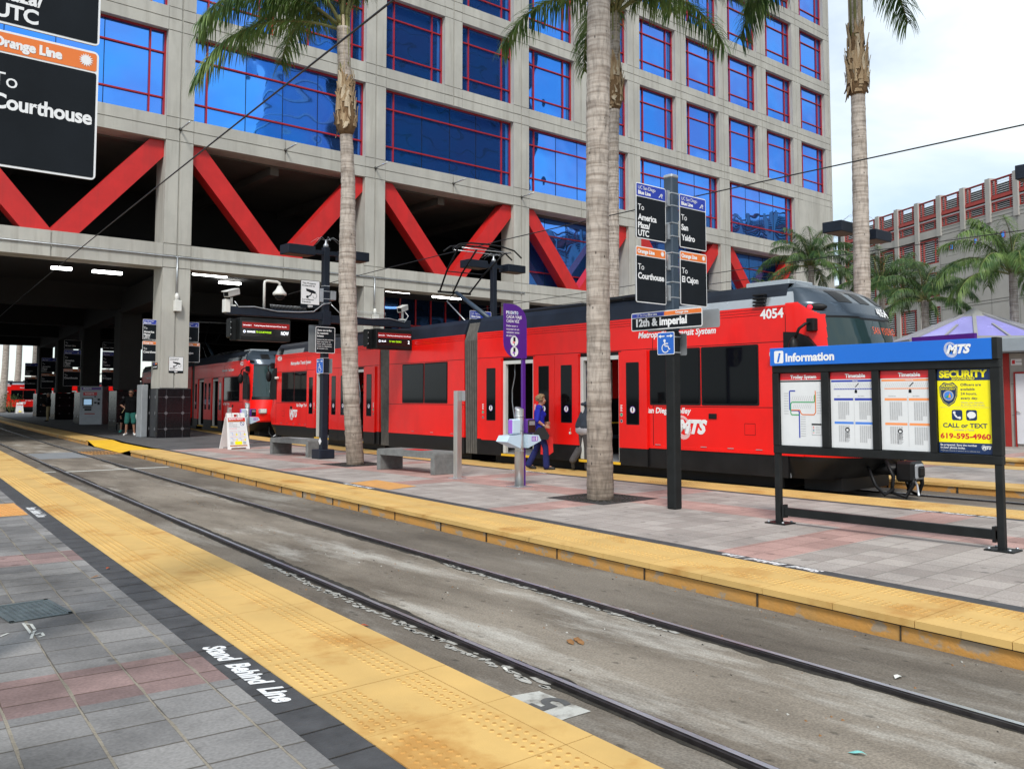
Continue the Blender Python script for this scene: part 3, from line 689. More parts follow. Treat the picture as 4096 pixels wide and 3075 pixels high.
# rails
def rail(f, y0, y1, label, shiny=0):
    mb = MB()
    def strip(a, b, z, m, ya=y0, yb=y1): sheet(mb, lambda y: f(y) + a, lambda y: f(y) + b, ya, yb, z, m, 1)
    strip(-.036, .036, ZT + .028, 'rail_steel')
    wall(mb, lambda y: f(y) - .036, y0, y1, ZT - .04, ZT + .028, 'rail_steel', 1); wall(mb, lambda y: f(y) + .036, y0, y1, ZT - .04, ZT + .028, 'rail_steel', 1)
    strip(-.013, .024, ZT + .0325, 'rail_shine')
    return mb.build('rail', label=label, cat='rail', group='steel tram rails in the pavement')
rail(lambda y: RR(y) - 1.5, Y0, Y1, 'near steel rail beside the left yellow platform edge')
rail(RR, Y0, Y1, 'steel rail running below the middle platform kerb, second from the left platform')
rail(lambda y: TT(y) + .72, Y0, 60, 'rail under the near side of the red tram')
rail(lambda y: TT(y) + 2.2, Y0, 60, 'dark rail beside the third platform kerb beyond the tram')
random.seed(8)
mb = MB()
for f, s in ((lambda y: RR(y) - 1.5, 1), (RR, -1), (RR, 1), (lambda y: RR(y) - 1.5, -1)):   # broken, dirty joints along the rails
    n = 420; rw = .7; w0 = .055 if s == (1 if f is not RR else -1) else .02; vs, fs = [], []
    for i in range(n + 1):
        y = .5 + i * .06; rw = min(1.9, max(.15, rw + random.uniform(-.22, .22))); w_ = w0 * (rw + .25 * random.random())
        vs += [(f(y) + s * .034, y, ZT + .003), (f(y) + s * (.038 + w_), y, ZT + .0035)]
    for i in range(n): fs.append((2 * i, 2 * i + 2, 2 * i + 3, 2 * i + 1))
    mb.add(vs, fs, 'rail_dirt')
for f, s, ya, yb, wm in ((lambda y: RR(y) - 1.5, -1, 3.9, 8.6, .13), (RR, -1, 4.2, 7.4, .10), (RR, 1, 4.6, 6.9, .10)):       # pale broken concrete beside the rails
    y = ya
    while y < yb:
        l = random.uniform(.02, .10); k = random.randint(5, 8); c = random.uniform(.045, wm); b_ = random.uniform(.01, .035)
        vs = [(f(y) + s * c + b_ * (math.cos(6.283 * i / k)) * random.uniform(.6, 1.2), y + l * math.sin(6.283 * i / k) * random.uniform(.6, 1.1), ZT + .005) for i in range(k)]
        mb.add(vs, [tuple(range(k))], 'pale_rubble'); y += random.uniform(.01, .09)
struct(mb, 'rail_gutter')

# utility covers and grates
mb = MB(); q = [G(x / 1.2079, 1700 + y / 1.2079, .004) for x, y in ((0, 868), (285, 838), (345, 910), (45, 960))]
Tg = TP((1.36, 6.93, .004), (.998, .06, 0), (-.06, .998, 0))
mb.rect(0, 0, .41, .60, .0, 'grate_teal', Tg)
for a, b, c, d in ((0, 0, .41, .03), (0, .57, .41, .6), (0, 0, .03, .6), (.38, 0, .41, .6)): mb.box(a, c, b, d, .0, .006, 'grate_teal', Tg)
for i in range(9):
    for j in range(14): mb.box(.05 + i * .037, .065 + i * .037, .05 + j * .037, .072 + j * .037, 0, .004, 'grate_teal', Tg)
mb.build('utility_cover', label='grey green steel utility cover set in the near platform pavers', cat='utility cover')
mb = MB(); Tg = TP((RR(29.6) + .1, 28.6, ZT + .006), (1, 0, 0), (0, 1, 0))
mb.rect(0, 0, .95, 1.9, 0, 'orange_tactile', Tg)
for i in range(8):
    for j in range(5): mb.box(.1 + i * .1, .14 + i * .1, .1 + j * .36, .36 + j * .36, 0, .006, 'rail_dirt', Tg)
mb.build('drain_grate', label='rusty orange drain grate between the rail and the yellow ramp', cat='drain grate')
def tree_grate(loc, label):
    t = thing('tree_grate', label, 'tree grate', loc, 'iron tree grates')
    mb = MB(); x, y = loc[0], loc[1]
    n = 40; vs, fs = [], []
    for i in range(n):
        a = 2 * math.pi * i / n; cx, sy = math.cos(a), math.sin(a); k = .62 / max(abs(cx), abs(sy))
        vs += [(x + cx * k, y + sy * k, .006), (x + cx * .30, y + sy * .30, .006), (x + cx * .30, y + sy * .30, -.1)]
    for i in range(n):
        j = (i + 1) % n; fs += [(3 * i, 3 * j, 3 * j + 1, 3 * i + 1), (3 * i + 1, 3 * j + 1, 3 * j + 2, 3 * i + 2)]
    mb.add(vs, fs, 'iron_grate')
    for r in (.36, .42, .48, .54):
        for i in range(28): mb.bar((x + r * math.cos(i * .224), y + r * math.sin(i * .224), .008), (x + r * math.cos(i * .224 + .14), y + r * math.sin(i * .224 + .14), .008), .02, .006, 'rail_dirt')
    mb.build('grate', t)
    mb = MB(); mb.disc(x, y, .305, .0075, 'rail_dirt'); mb.build('soil', t)
tree_grate((10.0, 9.55, 0), 'square iron grate round the foot of the thick foreground palm')
tree_grate((10.7, 18.2, 0), 'square iron grate round the foot of the leaning palm beyond the benches')
# ------------------------------------------------------------------ the big concrete office building over the tracks
YF, XA, UB = 35.3, 12.44, 4.6
def XU_(u): return XA + UB * u
BZ = [7.25, 12.42, 16.95, 21.49, 25.88, 30.30, 34.72]        # centre lines of the floor beams
HB = .48; HC = .55
bl = thing('office_building', 'large grey concrete office building with blue windows and red diagonal braces standing over the tracks', 'building', (XA, YF, 0))
fr = MB()
cols = list(range(-4, 12))
def colw(u): return (HC, HC) if u < 11 else (.55, .30)
def is_full(u): return u % 2 == 0
def has_col(u, lv):                     # does a column pass this storey (storey lv lies between beam lv and beam lv+1)
    if u == 11: return True
    return True if lv >= 2 else is_full(u)
G2 = .035
def panel(x0, x1, z0, z1):
    fr.box(x0, x1, YF, YF + .06, z0, z1, 'concrete')
def colpiece(u, z0, z1, face=True):
    a, b = colw(u); x = XU_(u)
    if face:
        panel(x - a, x - G2, z0 + .018, z1 - .018); panel(x + G2, x + b, z0 + .018, z1 - .018)
    fr.box(x - a, x + b, YF + .05, YF + .05 + (.36 if z0 > BZ[1] else 1.0), z0 - .02, z1 + .02, 'concrete')
for u in cols:
    for lv in range(-1, 6):
        z0 = 1.95 if lv == -1 else BZ[lv] + HB; z1 = BZ[lv + 1] - HB if lv < 5 + 1 else 37
        if lv == -1 and not is_full(u) and u != 11: continue
        if lv == -1 and u == -2: continue
        if has_col(u, max(lv, 0)) or lv == -1: colpiece(u, z0, z1)
    for zb in BZ:
        a, b = colw(u); x = XU_(u)
        if is_full(u) or zb > BZ[1] + 1 or u == 11:
            for z0, z1 in ((zb - HB, zb - .018), (zb + .018, zb + HB)):
                panel(x - a, x - G2, z0 + .012, z1 - .012 if z1 == zb + HB else z1); panel(x + G2, x + b, z0 + .012, z1 - .012 if z1 == zb + HB else z1)
for lv, zb in enumerate(BZ):
    edges = [u for u in cols if (is_full(u) or zb > BZ[1] + 1 or u == 11)]
    for u0, u1 in zip(edges, edges[1:]):
        x0, x1 = XU_(u0) + colw(u0)[1] + .015, XU_(u1) - colw(u1)[0] - .015
        parts = [(x0, x1)] if (u1 - u0) < 2 or lv > 1 else [(x0, (x0 + x1) / 2 - .03), ((x0 + x1) / 2 + .03, x1)]
        for a, b in parts:
            panel(a, b, zb - HB, zb - .018); panel(a, b, zb + .018, zb + HB)
    dep = .36 if lv > 1 else 1.0
    fr.box(XU_(-4) - 2, XU_(11) + .28, YF + .05, YF + .05 + dep, zb - HB + .004, zb + HB - .004, 'concrete')
# blank panels in the last half bay of the lower storeys
for lv in (0, 1):
    z0, z1 = BZ[lv] + HB, BZ[lv + 1] - HB
    fr.box(XU_(10) + HC, XU_(11) - HC, YF + .01, YF + .3, z0, z1, 'concrete')
fr.box(XU_(8), XU_(11) + .3, YF + .02, YF + .5, -.2, BZ[0] - HB, 'concrete')
# east side wall, roof parapet
for k in range(7): fr.box(XU_(11) + .03, XU_(11) + .30, YF + .08, YF + 55, (BZ[k - 1] + .03 if k else -.2), BZ[k] - .03, 'concrete')
fr.box(XU_(-4) - 2, XU_(11) + .3, YF + .05, YF + .8, BZ[-1] + .4, 37.5, 'concrete')
fr.build('concrete_frame', bl)
# floors, soffits and inner walls
fl = MB()
fl.box(XU_(-4) - 2, XU_(11), YF + .4, YF + 53, BZ[0] - .10, BZ[0] + HB + .02, 'concrete_shaded')
fl.box(XU_(-4) - 2, XU_(11), YF + 1.0, YF + 10, BZ[1] - .55, BZ[1] - .3, 'soffit_shaded')
fl.box(XU_(-4) - 2, XU_(4), YF + 10, YF + 10.4, BZ[0], BZ[1], 'concrete_shaded')
fl.box(XU_(-4) - 2, XU_(11), YF + .45, YF + 53, BZ[1] + .3, BZ[1] + .6, 'concrete_shaded')
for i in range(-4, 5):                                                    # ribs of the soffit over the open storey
    fl.box(XU_(i) - .2, XU_(i) + .2, YF + 1.05, YF + 10, BZ[1] - .9, BZ[1] - .55, 'soffit_shaded')
fl.build('floor_slab', bl)
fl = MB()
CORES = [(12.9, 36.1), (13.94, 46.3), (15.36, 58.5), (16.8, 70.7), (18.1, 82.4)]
for x, y in CORES: fl.box(-6, 63, y - .5, y + .5, BZ[0] - 1.25, BZ[0] - .1, 'concrete_shaded') if y > 40 else None
for (x, y), (x2, y2) in zip(CORES, CORES[1:]): fl.bar((x, y, BZ[0] - .9), (x2, y2, BZ[0] - .9), .9, 1.1, 'concrete_shaded')
fl.box(29, 63, YF + 52, YF + 52.6, 0, BZ[0], 'concrete_shaded'); fl.box(62.6, 63, YF + 2, YF + 52, 0, BZ[0], 'concrete_shaded')
fl.box(33, 62, YF + 20, YF + 20.5, 0, BZ[0], 'concrete_shaded')
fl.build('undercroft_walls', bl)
def column(x, y, w, z1, ped=True):
    m = MB()
    m.bbox(x - w, x + w, y - w, y + w, 1.95, z1, .05, 'soffit_shaded' if y < 40 else 'concrete_shaded')
    o = m.build('column', bl)
    if ped:
        m = MB(); m.bbox(x - w - .12, x + w + .12, y - w - .12, y + w + .12, -.02, 1.94, .02, 'granite')
        for s in range(-1, 2, 2):
            for zz in (.45, 1.02, 1.6):
                Td = SOUTH((x + s * .33, y - w - .122, zz)); m.poly([(-.07, 0), (0, -.07), (.07, 0), (0, .07)], .002, 'granite_light', Td)
                Td = WEST((x - w - .122, y + s * .33, zz)); m.poly([(-.07, 0), (0, -.07), (.07, 0), (0, .07)], .002, 'granite_light', Td)
        for zz in (.44, 1.01, 1.59):
            m.rect(-w, 0, w, .006, .0012, 'granite_light', SOUTH((x, y - w - .122, zz)))
        m.build('granite_base', o)
    return o
for x, y in CORES[1:]: column(x, y, .52, BZ[0] - .3)
m = MB(); x, y = XU_(0), YF + .55
m.bbox(x - .66, x + .66, YF - .12, YF + 1.2, -.02, 1.94, .02, 'granite')
for s in (-1, 1):
    for zz in (.35, .97, 1.6):
        m.poly([(-.075, 0), (0, -.075), (.075, 0), (0, .075)], .003, 'granite_light', SOUTH((x + s * .33, YF - .12, zz)))
        m.poly([(-.075, 0), (0, -.075), (.075, 0), (0, .075)], .003, 'granite_light', WEST((x - .66, YF + .5 + s * .33, zz)))
    m.rect(-.004, 0, .004, 1.9, .0015, 'granite_light', SOUTH((x + s * .33, YF - .12, 0)))
for zz in (.35, .97, 1.6): m.rect(-.64, 0, .64, .007, .0015, 'granite_light', SOUTH((x, YF - .12, zz)))
m.build('granite_base', bl)
m = MB(); m.bbox(x - .95, x - .70, YF + .9, YF + 1.5, 0, 2.1, .02, 'plate_grey'); m.build('side_panel', bl)
for u in (2, 4, 6):
    m = MB(); m.bbox(XU_(u) - .66, XU_(u) + .66, YF - .1, YF + 1.2, -.02, 1.94, .02, 'granite'); m.build('granite_base', bl)
# ground floor glazing of the right-hand bays
m = MB(); m.box(XU_(4) - 6, XU_(8), YF + 6.0, YF + 6.2, 0, BZ[0] - .1, 'deep_glass'); gw = m.build('lobby_glazing', bl)
m = MB()
for i in range(24): m.box(XU_(4) - 6 + i * 1.05, XU_(4) - 5.94 + i * 1.05, YF + 5.9, YF + 5.98, 0, BZ[0] - .1, 'frame_red')
for z in (2.6, 5.6): m.box(XU_(4) - 6, XU_(8), YF + 5.9, YF + 5.975, z, z + .09, 'frame_red')
m.build('glazing_frame', gw)

# red diagonal braces
m = None
for u in range(-4, 10, 2):
    zt, zb = BZ[1] - HB - .02, BZ[0] + HB
    for s in (-1, 1):
        m = MB()
        xa = XU_(u + 1) + s * (UB - HC); xb = XU_(u + 1) + s * .0
        if u == 8 and s == 1: xa = XU_(10) - HC
        poly = [(xa, zt), (xa - s * .55, zt), (xb, zb + .1), (xb, zb), (xb + s * .95, zb), (xa, zt - .64)]
        Tb = TP((0, YF + .85, 0), (1, 0, 0), ZU)
        pts = poly if s == 1 else poly[::-1]
        m.prism(pts, 0, .62, 'brace_red', Tb)
        m.build('diagonal_brace', bl)
# windows
def window_meshes(wd, ht, side, nb):
    """blue mirror glass; red frame with mullions; joints between panes. Local origin at the lower left front corner of the opening"""
    g = MB(); rnd = random.Random(int(wd * 100))
    xs = [0, side, wd - side, wd]; zs = [0, ht * .225, ht * .745, ht]
    pan = [xs[0], xs[1]] + [xs[1] + (xs[2] - xs[1]) * (i + 1) / (nb + 1) for i in range(nb)] + [xs[2], xs[3]]
    for a, b in zip(pan, pan[1:]):
        for c, d in zip(zs, zs[1:]):
            t = [rnd.uniform(-.006, .006) for _ in range(4)]                  # panes are never quite in one plane
            g.add([(a, .36 + t[0], c), (b, .36 + t[1], c), (b, .36 + t[2], d), (a, .36 + t[0] - t[1] + t[2], d)], [(0, 1, 2, 3)], 'blue_glass')
    f = MB(); k = .065
    f.box(0, wd, .27, .40, ht - k, ht, 'frame_red'); f.box(wd - k, wd, .27, .40, 0, ht - k, 'frame_red'); f.box(0, k, .27, .40, 0, ht - k, 'frame_red'); f.box(k, wd - k, .30, .40, 0, .04, 'frame_red')
    for x in xs[1:3]: f.box(x - .030, x + .030, .285, .39, .04, ht - k, 'frame_red')
    for z in zs[1:3]:
        f.box(k, xs[1] - .030, .28, .385, z - .030, z + .030, 'frame_red'); f.box(xs[1] + .030, xs[2] - .030, .28, .385, z - .030, z + .030, 'frame_red'); f.box(xs[2] + .030, wd - k, .28, .385, z - .030, z + .030, 'frame_red')
    for x in pan[2:-2]:
        for c, d in zip(zs, zs[1:]): f.box(x - .012, x + .012, .345, .37, c + .030, d - .030, 'tram_black')
    return g.mesh('window'), f.mesh('window_frame')
def place_window(ms, x, z, nm='window'):
    o = bpy.data.objects.new(nm, ms[0]); C.collection.objects.link(o); o.parent = bl; o.location = (x - XA, 0, z)
    f = bpy.data.objects.new('window_frame', ms[1]); C.collection.objects.link(f); f.parent = o
    return o
HH = {}
for lv in range(1, 6):
    z0, z1 = BZ[lv] + HB, BZ[lv + 1] - HB
    us = list(range(-4, 10, 2)) if lv == 1 else list(range(-4, 11))
    for u in us:
        u1 = u + 2 if lv == 1 else u + 1
        x0, x1 = XU_(u) + HC, XU_(u1) - HC
        key = (round(x1 - x0, 2), round(z1 - z0, 2))
        if key not in HH: HH[key] = window_meshes(x1 - x0, z1 - z0, .62, 3 if lv == 1 else 0)
        if lv == 5 and u < 4: continue
        place_window(HH[key], x0, z0)
for u in (4, 6, 8):                                                      # glazed storey behind the braces
    x0, x1 = XU_(u) + HC, XU_(u + 2) - HC; z0, z1 = BZ[0] + HB, BZ[1] - HB
    g = window_meshes(x1 - x0, z1 - z0, .62, 3); o = place_window(g, x0, z0); o.location.y = .95
# rods, conduit, junction boxes, ceiling lamps
for u in range(-2, 9):
    if u > 3 and u < 9 and u % 2: continue
    if u > 4: continue
    m = MB(); x = XU_(u); z = BZ[1] + .02
    m.tube([(x, YF - .01, z), (x, YF - 1.05, z + .06)], .035, 'galv', 8); m.cyl((x, YF - .01, z), (x, YF - .03, z), .07, 'rail_dirt', 10); m.build('flag_rod', bl)
m = MB(); m.tube([(XU_(-4), YF - .035, BZ[0] - .03), (XU_(4) + .2, YF - .035, BZ[0] - .03)], .03, 'galv', 8); m.build('conduit', bl)
for u in (0, 2):
    m = MB(); x = XU_(u); m.tube([(x, YF - .035, BZ[0] - .06), (x, YF - .035, 5.75)], .03, 'galv', 8)
    m.lathe([(.05, 5.75), (.085, 5.62), (.085, 5.45)], 'camera_white', 12, None, True, x, YF - .08)
    m.bbox(x - .12, x + .16, YF - .22, YF - .02, 5.02, 5.46, .015, 'camera_white'); m.build('junction_box', bl)
for x, y, l in ((8.7, 37.4, .35), (10.4, 37.4, .55), (14.6, 38, 1.0), (16.6, 40, .5), (24.5, 37.6, .7), (28, 38.2, .9)):
    m = MB(); m.box(x - l, x + l, y - .12, y + .12, BZ[0] - (.66 if x < 12 else .3), BZ[0] - (.56 if x < 12 else .2), 'light_tube'); m.build('ceiling_lamp', bl)

# ------------------------------------------------------------------ parking garage with louvres
ga, gK = R(29.1), 70 / 58
gE = Vector((math.sin(ga), math.cos(ga), 0)); gP = AT(3300 + 1780 / 2.339, 640 + 100 / 2.339, 70); gP.z = 0
gt = thing('parking_garage', 'long grey parking garage with red framed white louvres behind the palms', 'building', tuple(gP))
TG = TP(gP, -gE, ZU)                                  # local: u runs towards the right of the photo, v up, n towards the camera
Zg = lambda z: 1.55 + (z - 1.55) * gK
def su(s): return -s * gK
def GB(q, u0, u1, n0, n1, v0, v1, mat): q.box(u0, u1, v0, v1, n0, n1, mat)
m = MB(TG)
PW = .22 * gK
S0, S1 = -30, 22
pit = 2.52
nP = range(int(S0 / pit), int(S1 / pit) + 1)
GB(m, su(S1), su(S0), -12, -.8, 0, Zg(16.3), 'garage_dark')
GB(m, su(S1), su(S0), -.8, -.02, Zg(13.66), Zg(14.24), 'garage_wall')
lowlv = [(14.28, 13.54), (11.66, 11.0), (9.15, 8.4), (6.5, 5.8), (3.9, 0)]
for a, b in lowlv[1:]: GB(m, su(S1), su(7.72), -.8, -.02, Zg(b), Zg(a), 'garage_wall')
GB(m, su(7.72), su(S0), -.8, -.02, 0, Zg(13.62), 'garage_wall')
for i in nP:
    s = i * pit
    GB(m, su(s) - PW, su(s) + PW, -.6, .09, 0 if s > 8 else Zg(13.6), Zg(16.66 if i % 2 else 16.62), 'garage_wall')
    GB(m, su(s) - .012, su(s) + .012, 0, .005, 0, Zg(13.6), 'concrete_groove') if s < 8 else None
for z in (14.14, 13.9, 11.43, 11.28, 10.84, 8.3, 8.1): GB(m, su(7.6), su(S0), -.02, -.005, Zg(z) - .02, Zg(z) + .02, 'concrete_groove')
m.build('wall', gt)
def louvre_panel(u0, u1, z0, z1, n, frame=True, mats=('louver_white', 'louver_red'), nb=2):
    q = MB(TG)
    for i in range(n):
        z = z0 + (z1 - z0) * (i + .5) / n; t = (z1 - z0) / n
        q.add([(u0, z - t * .30, -.12), (u1, z - t * .30, -.12), (u1, z + t * .16, -.30), (u0, z + t * .16, -.30)], [(0, 1, 2, 3)], mats[0])
        q.add([(u0, z - t * .30, -.12), (u1, z - t * .30, -.12), (u1, z - t * .44, -.12), (u0, z - t * .44, -.12)], [(0, 1, 2, 3)], mats[0])
    k = .07
    q.box(u0, u1, z0, z0 + k, -.3, -.05, mats[1]); q.box(u0, u1, z1 - k, z1, -.3, -.05, mats[1])
    for j in range(nb + 2):
        x = u0 + (u1 - u0) * (0, .18, .82, 1)[j]; q.box(x - .03, x + .03, z0 + k, z1 - k, -.28, -.06, mats[1])
    return q

for i in nP[:-1]:
    s = i * pit; a, b = su(s + pit) + PW + .01, su(s) - PW - .01
    q = louvre_panel(a, b, Zg(15.34), Zg(16.52), 8); GB(q, a, b, -.3, -.02, Zg(15.14), Zg(15.33), 'louver_red'); q.build('louvre_panel', gt)
    q = louvre_panel(a, b, Zg(14.28), Zg(14.93), 5); GB(q, a, b, -.25, -.1, Zg(14.97), Zg(15.05), 'louver_white'); q.build('louvre_panel', gt)
    if s > 7:
        for z0, z1 in ((11.68, 13.52), (9.17, 10.98), (6.52, 8.38), (3.92, 5.78)):
            louvre_panel(a, b, Zg(z0), Zg(z1), 11).build('louvre_panel', gt)
for s in (6.3, 3.85, 1.3, -1.25, -3.8):
    q = MB(TG); c, z, h = su(s), Zg(12.58), .26
    for a, b, e, f in ((c - h, c + h, z + h - .05, z + h), (c - h, c + h, z - h, z - h + .05), (c - h, c - h + .05, z - h + .05, z + h - .05), (c + h - .05, c + h, z - h + .05, z + h - .05)): q.box(a, b, e, f, -.018, .03, 'frame_red')
    q.rect(c - h + .05, z - h + .05, c + h - .05, z + h - .05, -.012, 'blue_glass')
    for k in (.75,): q.line([(c - k, z - k), (c + k, z - k), (c + k, z + k), (c - k, z + k), (c - k, z - k)], .03, -.016, 'concrete_groove')
    q.build('square_window', gt)

# towers behind the viewer, seen only as reflections in the blue glass
tw = thing('glass_tower', 'dark glass tower reflected in the middle windows of the office building', 'building', (97, -75, 0))
m = MB(); m.box(78, 119, -95, -62, -.2, 150, 'tower_dark'); a = m.build('glass_body', tw)
m = MB()
for k in range(38): m.box(77.9, 119.1, -95.1, -61.9, 3.2 + k * 3.9, 3.5 + k * 3.9, 'tram_black')
m.build('floor_band', a)
tw = thing('banded_tower', 'pale blue glass tower with white floor bands reflected beside the dark tower', 'building', (70, -70, 0))
m = MB(); m.lathe([(7.2, -.2), (7.2, 130)], 'tower_light', 24, None, False, 70, -70); a = m.build('glass_body', tw)
m = MB()
for k in range(33): m.lathe([(7.5, 3 + k * 3.9), (7.5, 3.5 + k * 3.9)], 'white', 24, None, False, 70, -70)
m.build('floor_band', a)
# ------------------------------------------------------------------ sign graphics
def sunburst(mb, T, x, y, r, n, mat):
    pts = []
    for i in range(32):
        t = 2 * math.pi * (i + .5) / 32; q = r if (i // 1) % 2 == 0 else r * .62
        pts.append((x + q * math.cos(t), y + q * math.sin(t)))
    mb.poly(pts, n, mat, T)
def wave(mb, T, x, y, s, n, mat):
    pts = [(x + s * a, y + s * b) for a, b in ((-.55, -.30), (-.35, -.26), (-.18, -.05), (0, .22), (.22, .38), (.42, .33), (.52, .15), (.45, -.02), (.30, -.02), (.27, .10), (.34, .16))]
    mb.line(pts[:7], s * .17, n, mat, T); mb.line(pts[6:], s * .11, n, mat, T)
    mb.line([(x + s * a, y + s * b) for a, b in ((.22, .2), (.16, -.1), (.28, -.30), (.5, -.33))], s * .12, n + .0006, mat, T)
def transit_logo(mb, T, x, y, h, n, mat, ring=None):
    """slanting ring of fine rays with three bold slanted letters across it; h is the letter height"""
    ring = ring or mat
    k = 46; vs, fs = [], []
    cx, cy = x + h * .55, y + h * .42
    for i in range(k):
        for d in (-.27, .27):
            t = 2 * math.pi * (i + d) / k
            for a, b, q in ((.80, 1.0, 0), (.50, .70, 1)):
                px, py = a * h * math.cos(t), b * h * math.sin(t)
                px += (.06 * h if q else 0) ; py += (.05 * h if q else 0)
                r = R(22); vs.append((cx + px * math.cos(r) - py * math.sin(r), cy + px * math.sin(r) + py * math.cos(r), n))
        o = 4 * i; fs.append((o, o + 1, o + 3, o + 2))
    mb.add(vs, fs, ring, False, T)
    mb.text('MTS', x, y, h, mat, T, n + .0015, .06, 'l', .32)
def dest_sign(mb, T, w, h, kind, lines, th=.012, dim=False):
    """black destination board with white rim; T has its origin at the lower left corner"""
    mb.prism(rrect(0, 0, w, h, .03), -th, 0, 'plate_grey', T)
    mb.poly(rrect(0, 0, w, h, .03), .001, 'sign_white', T)
    b = .013; hd = h * (.235 if kind == 'blue' else .155)
    if kind == 'plain': hd = 0
    mb.poly(rrect(b, b, w - b, h - hd - b * (.9 if hd else 1), .012), .003, 'sign_black', T)
    if kind == 'blue':
        mb.poly(rrect(b, h - hd, w - b, h - b, .014), .003, 'sign_blue', T)
        mb.text('UC San Diego', w * .07, h - hd * .47, hd * .27, 'sign_white', T, .005, .0, 'l', 0, w * .72, .9)
        mb.text('Blue Line', w * .07, h - hd * .86, hd * .27, 'sign_white', T, .005, .045, 'l', 0, w * .58)
        wave(mb, T, w * .82, h - hd * .68, hd * .42, .005, 'sign_white')
    elif kind == 'orange':
        mb.poly(rrect(b, h - hd, w - b, h - b, .014), .003, 'sign_orange', T)
        mb.text('Orange Line', w * .05, h - hd * .76, hd * .43, 'sign_white', T, .005, .05, 'l', 0, w * .72, .95)
        sunburst(mb, T, w * .88, h - hd * .52, hd * .34, .005, 'sign_white')
    ch = h * .105; base = {2: (.585, .425), 3: (.515, .33, .14), 4: (.515, .335, .19, .05)}[len(lines)]
    if kind == 'plain': base = (.6, .3); ch = h * .17
    for i, s in enumerate(lines):
        mb.text(s, w * .06, h * base[i], ch, 'sign_white', T, .005, .0 if i == 0 else .03, 'l', 0, w * .89, .95)
    return mb
AMER = ['To', 'America', 'Plaza/', 'UTC']; YSID = ['To', 'San', 'Ysidro']; COURT = ['To', 'Courthouse']; CAJ = ['To', 'El Cajon']
def access_sign(mb, T, w, h):
    mb.prism(rrect(0, 0, w, h, .02), -.004, 0, 'plate_grey', T); mb.poly(rrect(0, 0, w, h, .02), .001, 'sign_white', T); mb.poly(rrect(.01, .01, w - .01, h - .01, .014), .003, 'access_blue', T)
    cx, n, k = w / 2, .005, 'sign_white'
    for s in (-1, 1):
        mb.line([(cx + s * w * .06, h * .82), (cx + s * w * .36, h * .82)], .016, n, k, T)
        mb.poly([(cx + s * w * .42, h * .82), (cx + s * w * .28, h * .90), (cx + s * w * .28, h * .74)][::s], n + .0005, k, T)
    q = w / .31
    mb.disc(cx - .02 * q, h * .62, .021 * q, n, k, T)
    mb.line([(cx - .018 * q, h * .56), (cx - .012 * q, h * .38), (cx + .04 * q, h * .38), (cx + .058 * q, h * .24), (cx + .08 * q, h * .245)], .017 * q, n, k, T)
    mb.line([(cx - .016 * q, h * .49), (cx + .045 * q, h * .49)], .014 * q, n + .0007, k, T)
    pts = [(cx - .005 * q + .062 * q * math.cos(R(a)), h * .29 + .062 * q * math.sin(R(a))) for a in range(110, 352, 22)]
    mb.line(pts, .014 * q, n + .0012, k, T)
def camera_notice(mb, T, w, h):
    mb.prism(rrect(0, 0, w, h, .015), -.006, 0, 'sign_black', T); mb.rect(.012, h * .14, w - .012, h - .012, .002, 'sign_white', T)
    k = 'sign_black'; n = .004
    mb.text('This Property', w * .08, h * .86, h * .055, k, T, n, .02, 'l', 0, w * .84, 1, 1.2); mb.text('Protected by', w * .08, h * .775, h * .055, k, T, n, .02, 'l', 0, w * .8, 1, 1.2)
    mb.poly([(w * .27, h * .70), (w * .66, h * .645), (w * .80, h * .59), (w * .77, h * .525), (w * .55, h * .55), (w * .30, h * .61)], n, k, T)
    mb.line([(w * .58, h * .55), (w * .52, h * .46), (w * .36, h * .40)], .03, n, k, T); mb.disc(w * .35, h * .40, .035, n + .001, k, T)
    mb.line([(w * .74 + .1 * w * math.cos(R(a)), h * .46 + .1 * h * math.sin(R(a))) for a in range(60, -200, -20)], .009, n, k, T)
    mb.text('Surveillance', w * .08, h * .28, h * .055, k, T, n, .02, 'l', 0, w * .8, 1, 1.2); mb.text('Cameras', w * .08, h * .195, h * .055, k, T, n, .02, 'l', 0, w * .6, 1, 1.2)
    transit_logo(mb, T, w * .4, h * .045, h * .06, .003, 'sign_white')

# ------------------------------------------------------------------ trams
LEN = 8.6
def side_T(far):      # module space: x 0 near side .. 2.65 far side, y backwards from the cab joint
    return TP((2.65, 0, 0), (0, 1, 0), ZU) if far else TP((0, LEN, 0), (0, -1, 0), ZU)
DOORS = [(3.82, 5.02), (6.47, 7.62)]        # openings along y
LEAVES = [(3.10, 3.85), (5.03, 5.76), (5.77, 6.48), (7.63, 8.38)]
ZS, ZR, ZTOP = .19, .57, 3.17
def body_profile(mb, y0, y1, mats=('tram_red',)):
    pass
NOSE_L = [(.19, .72), (.40, 1.0), (.62, 1.26), (.9, 1.32), (1.55, 1.22), (2.0, 1.12), (2.6, 1.0), (3.0, .90), (3.2, .78), (3.36, .58), (3.48, .34), (3.56, .12), (3.6, -.1)]
def lz(z): return float(np.interp(z, [q[0] for q in NOSE_L], [q[1] for q in NOSE_L]))
def halfw(z): return float(np.interp(z, [.19, .5, .8, 2.6, 3.17, 3.46, 3.6], [1.22, 1.30, 1.325, 1.325, 1.325, 1.225, .95]))
def ne(z): return float(np.interp(z, [1.0, 1.6], [.55, .80])), float(np.interp(z, [1.0, 1.6], [.62, .85]))
def cs(v, e): return math.copysign(abs(v) ** e, v)
def ny(x, z):                      # y of the nose surface at a given x and height
    e, g = ne(z); return -lz(z) * math.sin(math.acos(min(1, abs((x - 1.325) / halfw(z)) ** (1 / e)))) ** g
